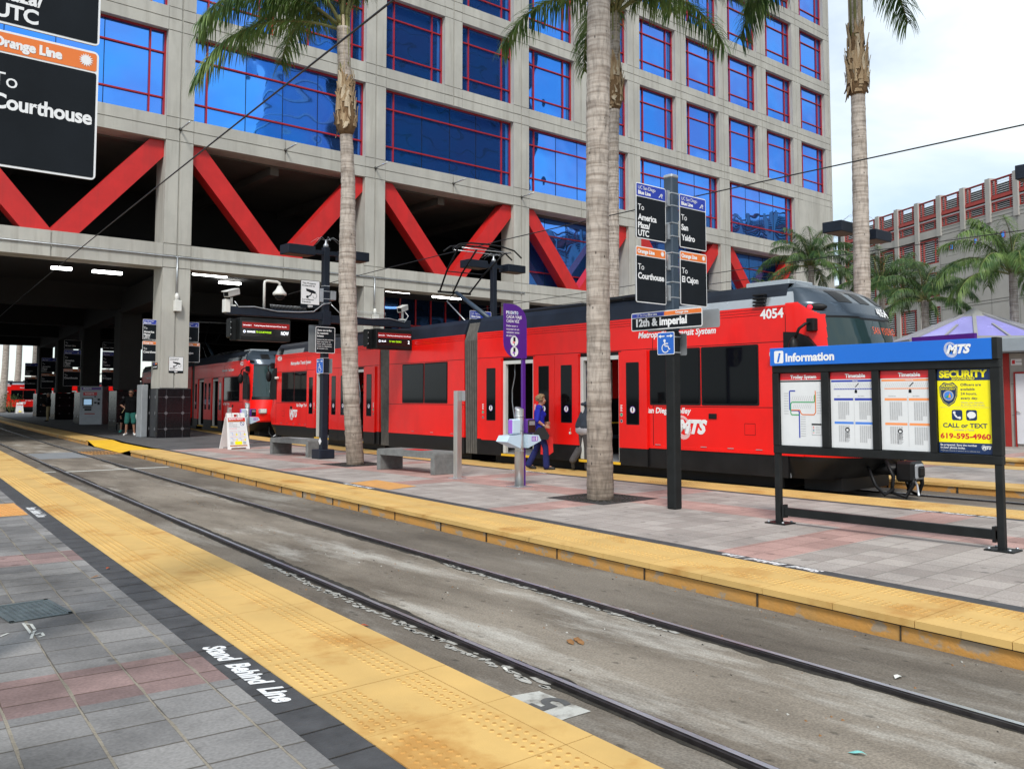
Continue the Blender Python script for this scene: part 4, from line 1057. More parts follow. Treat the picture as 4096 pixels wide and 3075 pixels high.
def cab_module():
    b = MB(); W = 2.65
    segs = [(0, DOORS[0][0]), (DOORS[0][1], DOORS[1][0]), (DOORS[1][1], LEN)]
    for x0, x1 in ((0, .07), (W - .07, W)):
        for a, c in segs:
            b.box(x0, x1, a, c, ZR, 2.52, 'tram_red'); b.box(x0 + .004, x1 - .004, a, c, ZS, ZR, 'tram_black')
        b.box(x0, x1, 0, LEN, 2.52, 3.02, 'tram_red')
        s = -1 if x0 == 0 else 1; xo = x0 if s < 0 else x1
        for i in range(3): b.box(min(xo, xo - s * .03), max(xo, xo - s * .03), 0, LEN, 3.02 + i * .05 + .008, 3.02 + (i + 1) * .05, 'tram_red')
        b.box(min(xo - s * .012, xo - s * .03), max(xo - s * .012, xo - s * .03), 0, LEN, 3.02, 3.17, 'tram_black')
        # lower trim of the red side, with small hinges
        b.box(min(xo, xo + s * .012), max(xo, xo + s * .012), -.3, DOORS[0][0] - .8, ZR, ZR + .055, 'tram_red')
        for y in (.5, 1.1, 1.7, 2.3, 2.8): b.box(min(xo, xo + s * .015), max(xo, xo + s * .015), y, y + .13, ZR + .07, ZR + .082, 'tram_silver')
        for y in (.0, 2.98): b.box(min(xo, xo + s * .003), max(xo, xo + s * .003), y - .005, y + .005, ZR, 3.0, 'tram_black')
        for z in (1.39, 2.535): b.box(min(xo, xo + s * .003), max(xo, xo + s * .003), 0, 3.0 if z < 2 else LEN, z - .005, z + .005, 'tram_black')
        for a, c in DOORS:       # door surrounds
            for yy in (a, c - .09): b.box(x0 + .01 if s < 0 else x0 - .02, x1 + .02 if s < 0 else x1 - .01, yy, yy + .09, .26, 2.44, 'tram_white')
            b.box(x0 + .01, x1 - .01, a + .09, c - .09, 2.36, 2.44, 'tram_white'); b.box(min(xo, xo + s * .05), max(xo, xo + s * .05), a, c, .20, .25, 'ramp_yellow')
            b.box(x0 + .02, x1 - .02, a, c, 2.44, 2.52, 'tram_black')
    # floor, ceiling, ends
    b.box(.07, W - .07, 0, LEN, .19, .27, 'tvm_grey'); b.box(.07, W - .07, 0, LEN, 2.5, 2.56, 'tvm_grey')
    b.box(.07, W - .07, .0, .06, .27, 2.5, 'tram_black'); b.box(.07, W - .07, LEN - .06, LEN, .27, 2.5, 'tram_black')
    b.box(.35, W - .35, .3, LEN - .3, -.02, .19, 'tram_black')
    for y in (1.0, 1.5, 2.0, 2.5, 5.3, 5.8, 6.2):                       # seats
        for x in (.15, 1.75): b.bbox(x, x + .75, y, y + .08, .27, 1.55, .03, 'tram_black'); b.box(x, x + .75, y, y + .42, .62, .7, 'cloth_navy')
    for a, c in DOORS:
        for x in (.28, 2.37):
            for yy in (a + .12, c - .12):
                b.tube([(x, yy, .95), (x, yy + .02, 1.1), (x, yy + .10, 1.45), (x, yy + .10, 1.75), (x, yy, 2.1), (x, yy, 2.45)], .016, 'tram_silver', 6)
        b.tube([(.3, c + .3, 1.0), (2.3, c + .3, 1.0)], .016, 'ramp_yellow', 6)
    # roof: silver front shoulder, dark fairing, top
    prof = [(0.0, 3.17), (.10, 3.46), (.16, 3.56), (W - .16, 3.56), (W - .10, 3.46), (W, 3.17)]
    for (y0, y1, mt) in ((0, 2.6, 'mix'), (2.6, LEN, 'tram_roof')):
        for (a, za), (c, zc) in zip(prof, prof[1:]):
            if mt == 'mix' and abs(zc - za) > .2:
                zm = 3.33; xm = a + (c - a) * (zm - za) / (zc - za)
                lo = ((a, za), (xm, zm)) if za < zc else ((xm, zm), (c, zc)); hi = ((xm, zm), (c, zc)) if za < zc else ((a, za), (xm, zm))
                for ((p, zp), (q, zq)), mm in ((lo, 'tram_silver'), (hi, 'tram_roof')): b.add([(p, y0, zp), (q, y0, zq), (q, y1, zq), (p, y1, zp)], [(0, 1, 2, 3)], mm)
            else: b.add([(a, y0, za), (c, y0, zc), (c, y1, zc), (a, y1, za)], [(0, 1, 2, 3)], 'tram_roof')
    b.add([(x, LEN, z) for x, z in prof], [tuple(range(len(prof)))], 'tram_roof')
    b.bbox(.35, 2.3, 2.2, 4.6, 3.56, 3.72, .05, 'tram_black'); b.bbox(.5, 2.15, 5.4, 7.8, 3.56, 3.70, .05, 'tram_black'); b.bbox(.3, 1.1, .1, 1.0, 3.56, 3.66, .02, 'tram_silver')
    for y in (2.3, 3.1, 3.9): b.tube([(.12, y, 3.62), (.12, y + .7, 3.62)], .03, 'tram_black', 6)
    for xo, s in ((0, -1), (W, 1)):
        for i in range(4): b.bbox(min(xo + s * -.05, xo + s * .06), max(xo + s * -.05, xo + s * .06), .38, .62, 3.18 + i * .06, 3.215 + i * .06, .008, 'tram_black')
    # nose: red shoulders, glass front, dark brow
    NA, NZ = 220, 170; z0, z1 = .19, 3.6; vs, fs, ms = [], [], []
    for i in range(NZ + 1):
        z = z0 + (z1 - z0) * i / NZ
        for j in range(NA + 1):
            a = math.pi * j / NA
            e_, g_ = ne(z); vs.append((W / 2 - halfw(z) * cs(math.cos(a), e_), -lz(z) * abs(math.sin(a)) ** g_, z))
    for i in range(NZ):
        z = z0 + (z1 - z0) * (i + .5) / NZ
        for j in range(NA):
            t = abs((j + .5) / NA - .5) * 2            # 0 at the middle, 1 at the sides
            zb = float(np.interp(t, [0, .60, .72, .86, 1], [2.94, 2.97, 3.06, 3.20, 3.20]))         # lower edge of the dark brow
            edge = .64 - .05 * (z - 1.5)
            if z < ZR: mt = 'tram_black'
            elif z > zb and not (t > .90 and z < 3.40): mt = 'tram_brow'
            elif z > zb: mt = 'tram_silver'
            elif z > 1.62 and t < edge and z < zb - .04: mt = 'windscreen'
            elif z > 1.62 and t < edge: mt = 'tram_black'
            elif 1.5 < z <= 1.62 and t < edge + .02: mt = 'tram_black'
            else: mt = 'tram_red'
            fs.append((i * (NA + 1) + j, i * (NA + 1) + j + 1, (i + 1) * (NA + 1) + j + 1, (i + 1) * (NA + 1) + j)); ms.append(mt)
    for mt in sorted(set(ms)):
        sel = [f for f, q in zip(fs, ms) if q == mt]; used = sorted({i for f in sel for i in f}); rm = {u: k for k, u in enumerate(used)}
        b.add([vs[u] for u in used], [tuple(rm[i] for i in f) for f in sel], mt, True)
    # under the nose: coupler with hoses, headlights
    b.box(.5, 2.15, -.7, 0, -.02, .2, 'tram_black')
    for x in (.48, 2.17): b.bbox(x - .17, x + .17, -1.30, -1.05, .92, 1.12, .04, 'tram_silver'); b.bbox(x - .12, x + .12, -1.33, -1.29, .95, 1.09, .01, 'camera_white')
    me = b.mesh('body_module')
    subs = []
    c = MB(); x = W / 2
    c.tube([(x, -.6, .34), (x, -1.35, .34)], .10, 'tram_black', 10); c.bbox(x - .22, x + .22, -1.62, -1.32, .16, .50, .04, 'tram_black'); c.bbox(x - .15, x + .15, -1.66, -1.60, .20, .46, .03, 'tvm_grey'); c.bbox(x - .10, x + .10, -1.69, -1.65, .24, .42, .03, 'tram_black')
    for s in (-1, 1):
        c.tube([(x + s * .28, -1.2, .5), (x + s * .33, -1.35, .25), (x + s * .3, -1.3, -.02), (x + s * .22, -1.5, -.08), (x + s * .16, -1.6, .12), (x + s * .15, -1.6, .25)], .035, 'tram_black', 8)
        c.tube([(x + s * .5, -1.0, .4), (x + s * .55, -1.15, .1), (x + s * .45, -1.25, -.05), (x + s * .33, -1.35, .05)], .028, 'tram_black', 8)
    c.tube([(x - .1, -1.6, .18), (x - .35, -1.75, .14), (x - .62, -1.9, .0)], .018, 'galv', 6)
    subs.append(('coupler', c.mesh('coupler')))
    # windows of the saloon and the cab
    for far in (0, 1):
        T = side_T(far); U = (lambda y: y) if far else (lambda y: LEN - y)
        for ya, yb in ((.55, 1.80), (1.82, 3.06)):
            u0, u1 = sorted((U(ya), U(yb))); q = MB(T)
            q.prism(rrect(u0, 1.42, u1, 2.51, .03), .0, .006, 'tram_black'); q.prism(rrect(u0 + .035, 1.455, u1 - .035, 2.475, .03), .006, .012, 'tram_glass'); subs.append(('window', q.mesh('window')))
        q = MB(T); u = U(-.05); s = 1 if not far else -1
        pts = [(0.04, 1.52), (0.04, 2.70), (-.22, 2.68), (-.40, 2.60), (-.54, 2.44), (-.64, 2.15), (-.68, 1.52)]
        pts = [(U(p), z) for p, z in pts]
        if (pts[1][0] - pts[2][0]) < 0: pass
        q.prism(pts if not far else pts[::-1], -.08, .014, 'tram_black'); subs.append(('cab_window', q.mesh('cab_window')))
        # door leaves
        for ya, yb in LEAVES:
            u0, u1 = sorted((U(ya), U(yb))); q = MB(T)
            q.prism([(u0, .55), (u1, .55), (u1, 2.5), (u0, 2.5)], .008, .05, 'tram_red'); q.prism([(u0, .2), (u1, .2), (u1, .545), (u0, .545)], .008, .045, 'tram_black')
            cx = (u0 + u1) / 2
            q.poly(rrect(cx - .175, 1.02, cx + .175, 2.28, .02), .0515, 'tram_black'); q.poly(rrect(cx - .155, 1.04, cx + .155, 2.26, .015), .053, 'tram_glass')
            q.disc(cx, 1.32, .075, .0545, 'purple', None, 20); q.disc(cx, 1.32, .062, .056, 'sign_white', None, 20); q.rect(cx - .014, 1.29, cx + .014, 1.37, .0575, 'sign_black'); q.disc(cx, 1.285, .013, .0577, 'pink', None, 10)
            if (ya, yb) in (LEAVES[0], LEAVES[2], LEAVES[3]):
                e = u0 + .07 if (ya > 5) == (not far) else u1 - .07
                if (ya, yb) == LEAVES[0]: e = u0 + .07 if not far else u1 - .07
                q.disc(e, 1.22, .04, .052, 'tram_silver', None, 14); q.disc(e, 1.22, .027, .054, 'poster_green', None, 14); q.disc(e, 1.09, .035, .052, 'tram_silver', None, 14); q.disc(e, 1.09, .022, .054, 'sign_black', None, 14)
                for k in range(5): q.rect(e - .03, 1.29 + k * .028, e + .03 - .012 * (k % 2), 1.305 + k * .028, .052, 'sign_white')
            subs.append(('door', q.mesh('door')))
        # lettering and logo
        q = MB(T); q.text('Metropolitan Transit System', U(1.45), 2.76, .115, 'sign_white', None, .006, .03, 'l' if far else 'r', .22, 1.9); subs.append(('lettering', q.mesh('lettering')))
        q = MB(T); q.text('San Diego Trolley', U(2.05), 1.265, .105, 'sign_white', None, .004, .03, 'l' if far else 'r', .15, 1.7); subs.append(('lettering', q.mesh('lettering')))
        q = MB(T); transit_logo(q, None, (U(2.38) if not far else U(1.45)), .90, .235, .006, 'sign_white'); subs.append(('logo', q.mesh('logo')))
        q = MB(T); q.bbox(U(1.55) - .09, U(1.55) + .09, 1.17, 1.27, 0, .02, .008, 'tram_black'); subs.append(('handle', q.mesh('handle')))
        q = MB(T); q.line([(U(.75) - .11, .9), (U(.75) + .11, .9), (U(.75) + .11, 1.1), (U(.75) - .11, 1.1), (U(.75) - .11, .9)], .006, .003, 'tram_black'); subs.append(('hatch', q.mesh('hatch')))
        # mirror on its arm, side camera
        q = MB(); s = 1 if far else -1; xo = W if far else 0
        q.bbox(min(xo - s * .1, xo + s * .05), max(xo - s * .1, xo + s * .05), -.56, -.42, 2.68, 2.90, .015, 'tram_black')
        q.tube([(xo + s * .04, -.48, 2.82), (xo + s * .14, -.46, 2.80), (xo + s * .2, -.38, 2.72), (xo + s * .2, -.30, 2.56)], .024, 'tram_black', 8)
        q.sphere((xo + s * .2, -.28, 2.38), (.11, .09, .21), 'tram_black'); subs.append(('mirror', q.mesh('mirror')))
        q = MB(); q.bbox(min(xo, xo + s * .13), max(xo, xo + s * .13), .12, .26, 2.27, 2.36, .02, 'camera_white'); subs.append(('side_camera', q.mesh('side_camera')))
    # dark brow grilles and lamp pocket, windscreen display
    for x0 in (.55, 1.12, 1.72):
        q = MB(); n_ = 5
        vs = [(x0 + .34 * i / n_, ny(x0 + .34 * i / n_, z) - .006, z + .004) for z in (3.20, 3.28, 3.36, 3.42) for i in range(n_ + 1)]
        q.add(vs, [(j * (n_ + 1) + i, j * (n_ + 1) + i + 1, (j + 1) * (n_ + 1) + i + 1, (j + 1) * (n_ + 1) + i) for j in range(3) for i in range(n_)], 'tram_black', True); subs.append(('brow_grille', q.mesh('brow_grille')))
    for x0, s in ((.16, 1), (W - .16, -1)):
        q = MB(); c0 = Vector((x0, ny(x0, 3.1), 3.10)); T = TP(c0 + Vector((-s * .0, -.0, 0)), Vector((s * .45, -.9, 0)), Vector((0, 0, 1))); q.sphere((0, 0, 0), (.19, .065, .035), 'tram_black', T, 16, 8); q.sphere((-.09, 0, .018), (.05, .045, .03), 'led_red', T, 10, 6); subs.append(('marker_light', q.mesh('marker_light')))
    return me, subs
def number_meshes(num):
    out = []
    for far in (0, 1):
        T = side_T(far); U = (lambda y: y) if far else (lambda y: LEN - y)
        q = MB(); q.text(num, U(.03) if not far else U(.08), 2.955, .16, 'sign_white', T, .006, .03, 'l' if far else 'r'); out.append(q.mesh('fleet_number'))
    q = MB(); x0 = 1.50; a_, b2 = ny(x0, 3.0), ny(x0 + .45, 3.0); q.text(num, 0, 0, .17, 'sign_white', TP((x0, min(a_, b2 - .0) - .012, 2.99), (.45, b2 - a_, 0), (0, lz(3.0) - lz(3.16), .16)), .012, .03, 'l'); out.append(q.mesh('fleet_number'))
    return out
def middle_module():
    b = MB(); W, Lm = 2.65, 3.95
    for x0, x1 in ((0, .07), (W - .07, W)):
        b.box(x0, x1, 0, Lm, ZR, 3.02, 'tram_red'); b.box(x0 + .004, x1 - .004, 0, Lm, ZS - .03, ZR, 'tram_black')
        s = -1 if x0 == 0 else 1; xo = x0 if s < 0 else x1
        for i in range(3): b.box(min(xo, xo - s * .03), max(xo, xo - s * .03), 0, Lm, 3.02 + i * .05 + .008, 3.02 + (i + 1) * .05, 'tram_red')
        b.box(min(xo, xo + s * .012), max(xo, xo + s * .012), 0, Lm, ZR, ZR + .055, 'tram_red')
        for z in (1.39, 2.535): b.box(min(xo, xo + s * .003), max(xo, xo + s * .003), 0, Lm, z - .005, z + .005, 'tram_black')
        for y in (.5, 1.5, 2.5): b.box(min(xo, xo + s * .015), max(xo, xo + s * .015), y, y + .13, ZR + .07, ZR + .082, 'tram_silver')
    b.box(.07, W - .07, 0, .05, .2, 3.02, 'tram_black'); b.box(.07, W - .07, Lm - .05, Lm, .2, 3.02, 'tram_black'); b.box(.3, W - .3, .1, Lm - .1, -.02, .3, 'tram_black')
    prof = [(0.0, 3.17), (.10, 3.46), (.16, 3.56), (W - .16, 3.56), (W - .10, 3.46), (W, 3.17)]
    for (a, za), (c, zc) in zip(prof, prof[1:]): b.add([(a, 0, za), (c, 0, zc), (c, Lm, zc), (a, Lm, za)], [(0, 1, 2, 3)], 'tram_roof')
    for y in (0, Lm): b.add([(x, y, z) for x, z in prof], [tuple(range(len(prof)))], 'tram_roof')
    subs = []
    for T, U in ((TP((0, Lm, 0), (0, -1, 0), ZU), 0), (TP((W, 0, 0), (0, 1, 0), ZU), 1)):
        for u0, u1 in ((.78, 1.96), (1.98, 3.16)):
            q = MB(T); q.prism(rrect(u0, 1.42, u1, 2.51, .03), .0, .006, 'tram_black'); q.prism(rrect(u0 + .035, 1.455, u1 - .035, 2.475, .03), .006, .012, 'tram_glass'); subs.append(('window', q.mesh('window')))
    return b.mesh('body_module'), subs
def bellows_mesh():
    b = MB(); W, n = 2.55, 7; Lb = .66; prof = [(.05, .18), (.0, 3.0), (.16, 3.42), (W - .16, 3.42), (W, 3.0), (W - .05, .18)]
    for i in range(n):
        y = Lb * i / n; d = Lb / n
        for (a, za), (c, zc) in zip(prof, prof[1:]):
            nx = lambda x: -.022 if x < W / 2 else .022
            b.add([(a, y, za), (c, y, zc), (c + nx(c), y + d / 2, zc + (.04 if zc > 3.1 else 0)), (a + nx(a), y + d / 2, za + (.04 if za > 3.1 else 0))], [(0, 1, 2, 3)], 'bellows')
            b.add([(a + nx(a), y + d / 2, za + (.04 if za > 3.1 else 0)), (c + nx(c), y + d / 2, zc + (.04 if zc > 3.1 else 0)), (c, y + d, zc), (a, y + d, za)], [(0, 1, 2, 3)], 'tram_black' if abs(a - c) < .2 else 'bellows')
    return b.mesh('bellows')
def panto_mesh():
    q = MB(); k = 'tram_black'          # in module space of the middle module
    q.tube([(1.3, .6, 3.62), (1.3, 2.4, 4.57)], [.075, .055], 'steel_paint', 10); q.tube([(1.3, .66, 3.66), (1.3, 2.3, 4.53)], .012, 'galv', 6)
    q.tube([(1.15, 1.55, 3.6), (1.2, 2.75, 4.35)], .018, 'galv', 6); q.tube([(1.2, 2.75, 4.35), (1.3, 2.5, 4.57)], .02, k, 6)
    q.tube([(.75, 2.5, 4.57), (1.85, 2.5, 4.57)], .035, k, 8)
    for x0, x1 in ((.8, .55), (1.25, 1.15), (1.8, 2.1)): q.tube([(x0, 2.5, 4.57), (x0 + (x1 - x0) * .45, 1.95, 5.08), (x1, 1.15, 5.62)], .026, k, 6)
    q.tube([(.68, 1.95, 5.08), (1.93, 1.95, 5.08)], .016, k, 6)
    for y in (.9, 1.35):
        q.tube([(.2, y, 5.5), (.42, y, 5.66), (.8, y, 5.73), (1.3, y, 5.75), (1.85, y, 5.73), (2.25, y, 5.66), (2.5, y, 5.48)], .024, k, 6)
        q.tube([(.5, y, 5.58), (2.15, y, 5.58)], .014, 'galv', 6)
    for x in (.5, 2.12): q.tube([(x, .9, 5.6), (x, 1.35, 5.6)], .02, k, 6)
    q.bbox(.8, 1.8, .2, 1.1, 3.56, 3.66, .02, k)
    return q.mesh('pantograph')
CABM, CABS = cab_module(); MIDM, MIDS = middle_module(); BELM = bellows_mesh(); PANM = panto_mesh()
def add_obj(name, me, parent, loc=(0, 0, 0), rz=0):
    o = bpy.data.objects.new(name, me); C.collection.objects.link(o); o.parent = parent; o.location = loc; o.rotation_euler = (0, 0, rz); BASE[o.name] = None
    return o
def display_mesh(txt, h=.17):
    q = MB(); x0 = 1.15; a_, b2 = ny(x0, 2.7), ny(x0 + .85, 2.7); T = TP((x0, a_ - .012, 2.66), (.85, (b2 - a_) * .6, 0), (0, .25, 1)); q.text(txt, 0, 0, .13, 'led_orange', T, .02, -.02, 'l', 0, .85, 1.25)
    return q.mesh('destination_display')
def tram(label, num, base, modules, front_text=None):
    """modules: (kind, x, y, angle) in world space; kind 'cab' faces -Y, 'rear' is turned round"""
    t = thing('tram', label, 'tram', base, None, True)
    nms = number_meshes(num)
    for kind, x, y, a in modules:
        loc = (x - base[0], y - base[1], 0); rz = -a
        if kind in ('cab', 'rear'):
            if kind == 'rear':       # origin given for the near rear corner: turn about the vertical
                rz += math.pi; dx, dy = 2.65 * math.cos(-a) - LEN * math.sin(-a), 2.65 * math.sin(-a) + LEN * math.cos(-a); loc = (loc[0] + dx, loc[1] + dy, 0)
            o = add_obj('body_module', CABM, t, loc, rz)
            for n_, me in CABS: add_obj(n_, me, o)
            for nm in nms: add_obj('fleet_number', nm, o)
            if kind == 'cab' and front_text: add_obj('destination_display', display_mesh(front_text), o)
        elif kind == 'mid':
            o = add_obj('body_module', MIDM, t, loc, rz)
            for n_, me in MIDS: add_obj(n_, me, o)
            add_obj('pantograph', PANM, o)
        else: add_obj('bellows', BELM, t, (loc[0] + .05, loc[1], 0), rz)
        if kind != 'bel':
            for yy in ((.9, 2.7) if kind != 'mid' else (1.1, 2.9)):
                for xx in (.55, 2.1):
                    q = MB(); q.cyl((xx - .07, yy, .05), (xx + .07, yy, .05), .31 if False else .25, 'tram_black', 18); add_obj('wheel', q.mesh('wheel'), o) if kind != 'mid' else None
    return t
a2, a3 = math.atan2(.35, 4.0), math.atan2(.82, 8.6)
tram('bright red articulated tram with open doors and raised pantograph standing at the middle platform', '4054', (13.4, 8.4, 0),
     [('cab', 13.4, 8.4, 0), ('bel', 13.44, 17.0, .02), ('mid', 13.50, 17.66, .07), ('bel', 13.78, 21.6, .08), ('rear', 13.86, 22.26, a3)], 'SAN YSIDRO')
ax, ay, aa = 15.45, 35.6, R(7.5)
P_ = lambda d: (ax + math.sin(aa) * d, ay + math.cos(aa) * d)
tram('dark red tram half hidden under the building, coupled behind the bright red tram', '4025', (ax, ay, 0),
     [('cab', *P_(0), aa), ('bel', *P_(8.6), aa), ('mid', *P_(9.26), aa), ('bel', *P_(13.2), aa), ('rear', *P_(13.86), aa)])
# ------------------------------------------------------------------ sign posts
def clamp(mb, x, y, z, w): mb.box(x - w, x + w, y - w, y + w, z - .008, z + .008, 'galv')
t = thing('sign_post', 'tall dark square sign post with four destination signs and a station name sign', 'sign post', (9.82, 7.97, 0))
m = MB(); px, py = 9.82, 7.97
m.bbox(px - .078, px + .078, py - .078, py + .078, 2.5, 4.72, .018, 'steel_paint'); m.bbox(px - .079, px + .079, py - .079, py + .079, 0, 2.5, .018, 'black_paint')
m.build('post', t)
m = MB(); m.bbox(px - .085, px + .085, py - .085, py + .085, 4.70, 4.76, .02, 'galv'); m.build('post_cap', t)
for z in (2.98, 3.20, 3.42, 3.62, 3.86, 4.05, 4.30, 4.48, 2.2, 2.42, 2.75): m = MB(); clamp(m, px, py, z, .082); m.build('clamp', t)
for z in (2.95, 3.39, 3.83, 4.31): m = MB(); m.box(px - .14, px - .083, py - .05, py - .02, z - .02, z + .2, 'galv'); m.build('bracket', t)
for x, z, kind, ln in ((9.06, 3.76, 'blue', AMER), (9.05, 2.87, 'orange', COURT), (9.93, 3.72, 'blue', YSID), (9.93, 2.89, 'orange', CAJ)):
    m = MB(); dest_sign(m, SOUTH((x, py - (.06 if x > 9.5 else .0), z)), .64 if x < 9.5 else .62, .78, kind, ln); m.build('destination_sign', t)
T = WEST((px - .095, 8.66, 2.535)); w_, h_ = 1.29, .265
for k, y0 in ((0, 8.66), (1, 8.52)):
    m = MB()
    if k: m.prism(rrect(0, 0, w_, h_ - .01, .03), -.006, .0, 'plate_grey', WEST((px + .10, y0, 2.525)))
    else:
        m.prism(rrect(0, 0, w_, h_, .03), -.01, 0, 'plate_grey', T); m.poly(rrect(0, 0, w_, h_, .03), .001, 'sign_white', T)
        m.poly(rrect(.014, .014, w_ - .014, h_ * .70, .015), .003, 'sign_black', T); m.poly([(.014, h_ * .73), (w_ * .48, h_ * .73), (w_ * .48, h_ - .014), (.014, h_ - .014)], .003, 'sign_blue', T)
        m.poly([(w_ * .48, h_ * .73), (w_ - .014, h_ * .73), (w_ - .014, h_ - .014), (w_ * .48, h_ - .014)], .003, 'sign_orange', T)
        m.text('12th & Imperial', w_ * .075, h_ * .24, .105, 'sign_white', T, .005, .045, 'l', 0, w_ * .82)
        a = m.text('UC San Diego ', w_ * .085, h_ * .795, .031, 'sign_white', T, .005, .0, 'l', 0, .21); m.text('Blue Line', w_ * .085 + .215, h_ * .795, .031, 'sign_white', T, .005, .04, 'l', 0, .17); m.text('Orange Line', w_ * .64, h_ * .795, .031, 'sign_white', T, .005, .04, 'l', 0, .24)
    m.build('station_sign' if not k else 'back_plate', t)
m = MB(); access_sign(m, WEST((px - .095, 8.17, 2.17)), .31, .32); m.build('access_sign', t)
m = MB(); m.prism(rrect(0, 0, .3, .31, .02), -.004, 0, 'plate_grey', WEST((px + .10, 8.1, 2.16))); m.build('back_plate', t)

# sign post of the near platform: only the edge of its two signs is in the picture
t = thing('sign_post', 'sign post close on the left whose boards read Orange Line and Courthouse', 'sign post', (.98, 5.8, 0))
m = MB(); m.bbox(.66, .89, 5.8, 6.03, 0, 5.2, .03, 'steel_paint'); m.build('post', t)
m = MB(); dest_sign(m, SOUTH((.905, 5.80, 2.91)), .62, .815, 'orange', COURT); m.build('destination_sign', t)
m = MB(); dest_sign(m, SOUTH((.905, 5.80, 3.765)), .62, .80, 'blue', AMER); m.build('destination_sign', t)

# ------------------------------------------------------------------ information board
IX = 9.67
t = thing('information_board', 'black framed information board with a blue header and four posters', 'information board', (IX, 4.9, 0))
for y in (3.62, 6.20):
    m = MB(); m.bbox(IX - .035, IX + .035, y - .036, y + .036, 0, 2.17 if y < 5 else 2.1, .006, 'black_paint')
    m.build('post', t)
    m = MB(); m.box(IX - .11, IX + .14, y - .14, y + .14, .001, .016, 'black_paint')
    for a in (-.08, .11):
        for b_ in (-.1, .1): m.cyl((IX + a, y + b_, .016), (IX + a, y + b_, .035), .015, 'galv', 8)
    m.build('base_plate', t)
m = MB(); m.bbox(IX - .02, IX + .05, 3.675, 6.145, .105, .205, .006, 'black_paint')
for y in (3.69, 6.13): m.box(IX - .03, IX + .06, y - .015, y + .015, .08, .24, 'black_paint')
m.build('bottom_rail', t)
fy = [6.24, 6.15, 5.575, 5.475, 4.945, 4.86, 4.30, 4.225, 3.67, 3.575]
m = MB(); m.box(IX + .02, IX + .05, 3.6, 6.2, .88, 1.95, 'black_paint')
m.bbox(IX - .045, IX + .045, 3.575, 6.24, 1.865, 1.96, .008, 'black_paint'); m.bbox(IX - .045, IX + .045, 3.575, 6.24, .87, .965, .008, 'black_paint')
for a, b_ in ((0, 1), (2, 3), (4, 5), (6, 7), (8, 9)): m.bbox(IX - .045, IX + .045, fy[b_] if b_ != 9 else 3.575, fy[a], .965, 1.865, .006, 'black_paint')
m.build('frame', t)
m = MB(); m.bbox(IX - .075, IX + .06, 3.63, 6.245, 1.955, 2.175, .004, 'header_blue')
T = WEST((IX - .0755, 6.245, 1.955))
m.poly(rrect(.065, .03, .195, .185, .02), .002, 'sign_white', T); m.text('i', .13, .05, .11, 'header_blue', T, .004, .04, 'c', .25)
m.text('Information', .225, .05, .095, 'sign_white', T, .002, .04, 'l', 0, .72)
transit_logo(m, T, 2.16, .075, .085, .002, 'sign_white'); m.build('header_panel', t)
m = MB(); m.bbox(IX - .08, IX + .062, 3.575, 3.628, 1.955, 2.18, .004, 'black_paint'); m.build('header_end_cap', t)
PY = [(6.145, 5.58), (5.47, 4.95), (4.855, 4.305), (4.22, 3.675)]
PT = [(WEST((IX - .002, a, .972)), a - b_, .888) for a, b_ in PY]
rnd = random.Random(5)
# trolley map
T, w_, h_ = PT[0]; m = MB(); m.rect(0, 0, w_, h_, .001, 'poster_white', T); m.rect(0, h_ * .905, w_, h_, .002, 'poster_red', T); m.rect(0, h_ * .878, w_, h_ * .897, .002, 'sign_black', T)
m.text('Trolley System', w_ * .56, h_ * .925, .040, 'sign_white', T, .004, .04, 'c', 0, w_ * .78)
def P_(x, y): return (w_ * x, h_ * y)
m.line([P_(*p) for p in ((.36, .755), (.23, .755), (.22, .74), (.22, .50), (.24, .485), (.42, .485), (.45, .47), (.45, .11))], .016, .003, 'sign_blue', T)
m.line([P_(*p) for p in ((.84, .755), (.84, .46), (.80, .43), (.52, .43), (.48, .46), (.47, .49), (.25, .49))], .012, .0034, 'sign_orange', T)
m.line([P_(*p) for p in ((.82, .70), (.82, .61), (.80, .60), (.28, .60), (.245, .58), (.245, .44), (.27, .425), (.45, .425))], .012, .0038, 'poster_green', T)
for i in range(11): m.line([P_(.27 + .05 * i, .615), P_(.31 + .05 * i, .685)], .004, .003, 'poster_grey', T)
for i in range(10): m.line([P_(.30 + .045 * i, .51), P_(.335 + .045 * i, .57)], .004, .003, 'poster_grey', T)
for i in range(9): m.line([P_(.08, .72 - i * .035), P_(.19, .72 - i * .035)], .006, .003, 'poster_grey', T); m.line([P_(.48, .40 - i * .033), P_(.60, .40 - i * .033)], .006, .003, 'poster_grey', T); m.line([P_(.87, .73 - i * .035), P_(.97, .73 - i * .035)], .006, .003, 'poster_grey', T)
m.rect(*P_(.74, .15), *P_(.97, .30), .002, 'poster_grey', T); m.rect(*P_(.75, .16), *P_(.96, .285), .003, 'poster_white', T); m.rect(*P_(.74, .29), *P_(.97, .31), .004, 'sign_black', T)
for i in range(5): m.rect(*P_(.77, .18 + i * .02), *P_(.80, .19 + i * .02), .004, ('pink', 'poster_green', 'sign_blue', 'sign_orange', 'poster_red')[i], T); m.rect(*P_(.83, .18 + i * .02), *P_(.93, .187 + i * .02), .004, 'poster_grey', T)
m.build('map_poster', t)
